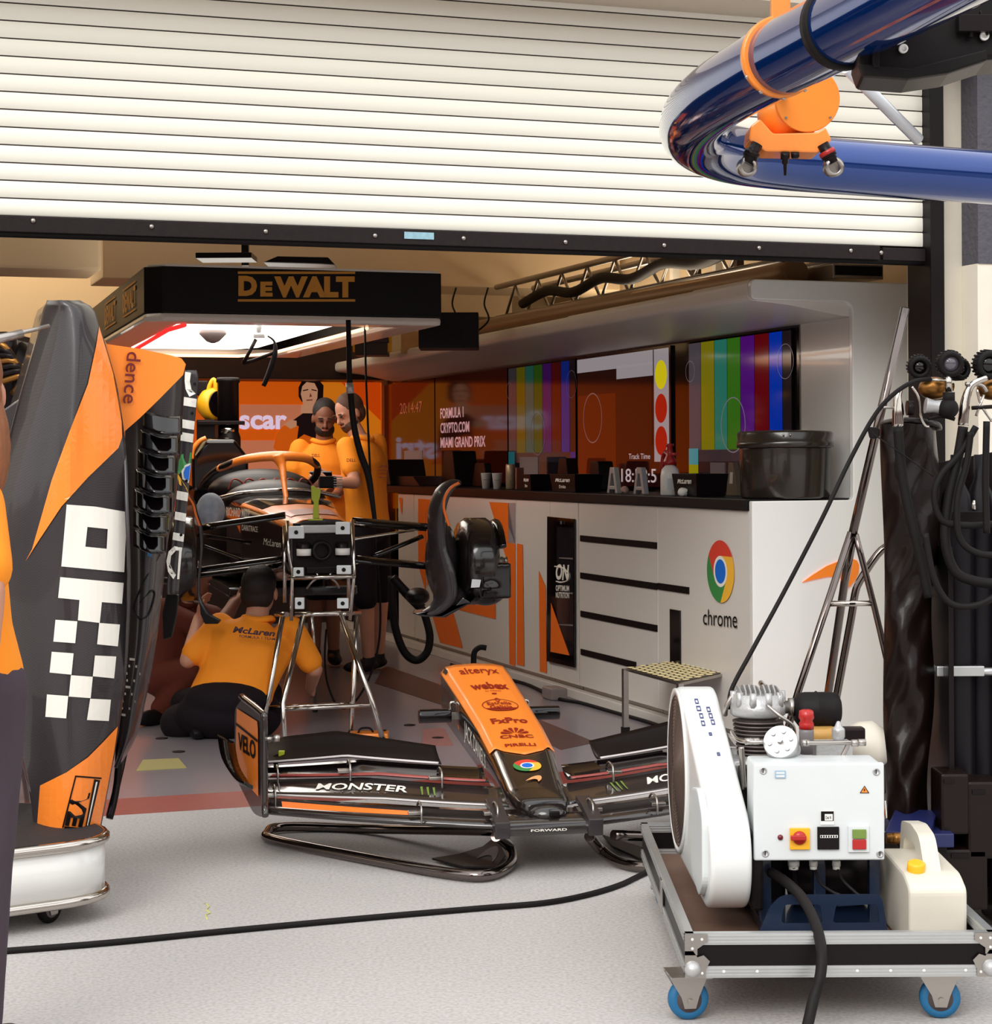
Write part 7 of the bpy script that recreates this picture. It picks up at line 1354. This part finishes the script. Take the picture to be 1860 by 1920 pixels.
# on and above the canopy
b_ = MB(); b_.tube([G(.40, .3, 2.262), G(.36, 1.2, 2.262), G(.26, 3.0, 2.262), G(.20, 5.0, 2.262)], .062, 20, 4); tag(b_.build('canopy_pipe', mat('brown_metal_pipe', (140, 108, 76), .4, .3)), 'long brown pipe lying along the top of the canopy', 'pipe')
du = thing('duct_mouth', 'square sheet metal duct mouth on top of the canopy front', 'duct', G(.55, .15, 2.22)); b_ = MB(); q = [onT(1560, 522, .05), onT(1568, 497, .05), onT(1666, 497, .05), onT(1663, 506, .05)]; 
b_.box(G(.62, .25, 2.255), (.27, .3, .07), (rD, dD, UP)); b_.build('sleeve', M['steel'], du, bevel=.003); b_ = MB(); b_.box(G(.62, .098, 2.258), (.25, .01, .045), (rD, dD, UP)); b_.build('opening', M['black'], du)
tr_ = thing('ceiling_truss', 'bare metal lattice truss under the ceiling behind the canopy', 'truss', G(.95, 4, 2.4))
for z in (2.42, 2.66):
    for s_ in (.80, 1.10): b_ = MB(); b_.tube([G(s_, 1.2, z), G(s_, 5.9, z + .02)], .022, 12, 0); b_.build('chord', M['steel'], tr_)
for i in range(9):
    b_ = MB(); t = 1.4 + i * .48; b_.tube([G(.80, t, 2.42), G(.80, t + .24, 2.66), G(.80, t + .48, 2.42)], .011, 8, 0); b_.build('brace', M['steel'], tr_)
b_ = MB(); b_.tube([G(.72, 1.6 + i * .5, 2.56 - .05 * (i % 2) - .02) for i in range(8)], .035, 10, 5); tag(b_.build('duct_hose', M['rubber']), 'black flexible hose sagging along the truss', 'hose')
for i in range(4): b_ = MB(); p = onT(1265 + i * 40, 480, 3.2); b_.box(V((p.x, p.y, 2.75)), (.05, .05, .9), (rD, dD, UP)); tag(b_.build('ceiling_post', M['cream'] if i % 2 == 0 else M['darkwall']), 'upright post above the canopy, number %s from the left of the row behind the truss' % ('one', 'two', 'three', 'four')[i], 'post', 'posts above the canopy')
sk_ = thing('speaker', 'square black speaker box on the back end of the canopy', 'speaker', at(845, 625, 12.2)); b_ = MB(); b_.box(at(842, 622, 12.2), (.37, .3, .22)); b_.build('cabinet', M['black'], sk_, bevel=.006); b_ = MB(); b_.box(at(838, 620, 12.04), (.15, .006, .06)); b_.build('grille', M['darkmetal'], sk_)
for (x, lab) in ((668, 'first of the yellow trestle legs at the back over the canopy'), (728, 'second of the yellow trestle legs at the back over the canopy')):
    b_ = MB(); p = at(x, 632, 14.4); b_.box(p, (.05, .05, .22)); tag(b_.build('yellow_trestle_leg', M['yellow'], bevel=.004), lab, 'trestle', 'yellow trestle legs')
b_ = MB(); b_.box(at(770, 642, 14.4), (.14, .03, .16)); tag(b_.build('wood_panel', M['wood']), 'pale wooden panel at the back above the canopy', 'wood panel')
b_ = MB(); b_.box(at(698, 640, 14.5), (.26, .3, .04)); b_.box(at(698, 655, 14.5), (.24, .28, .10)); tag(b_.build('storage_box', M['darkwall'], bevel=.006), 'dark storage box between the yellow trestle legs', 'box')
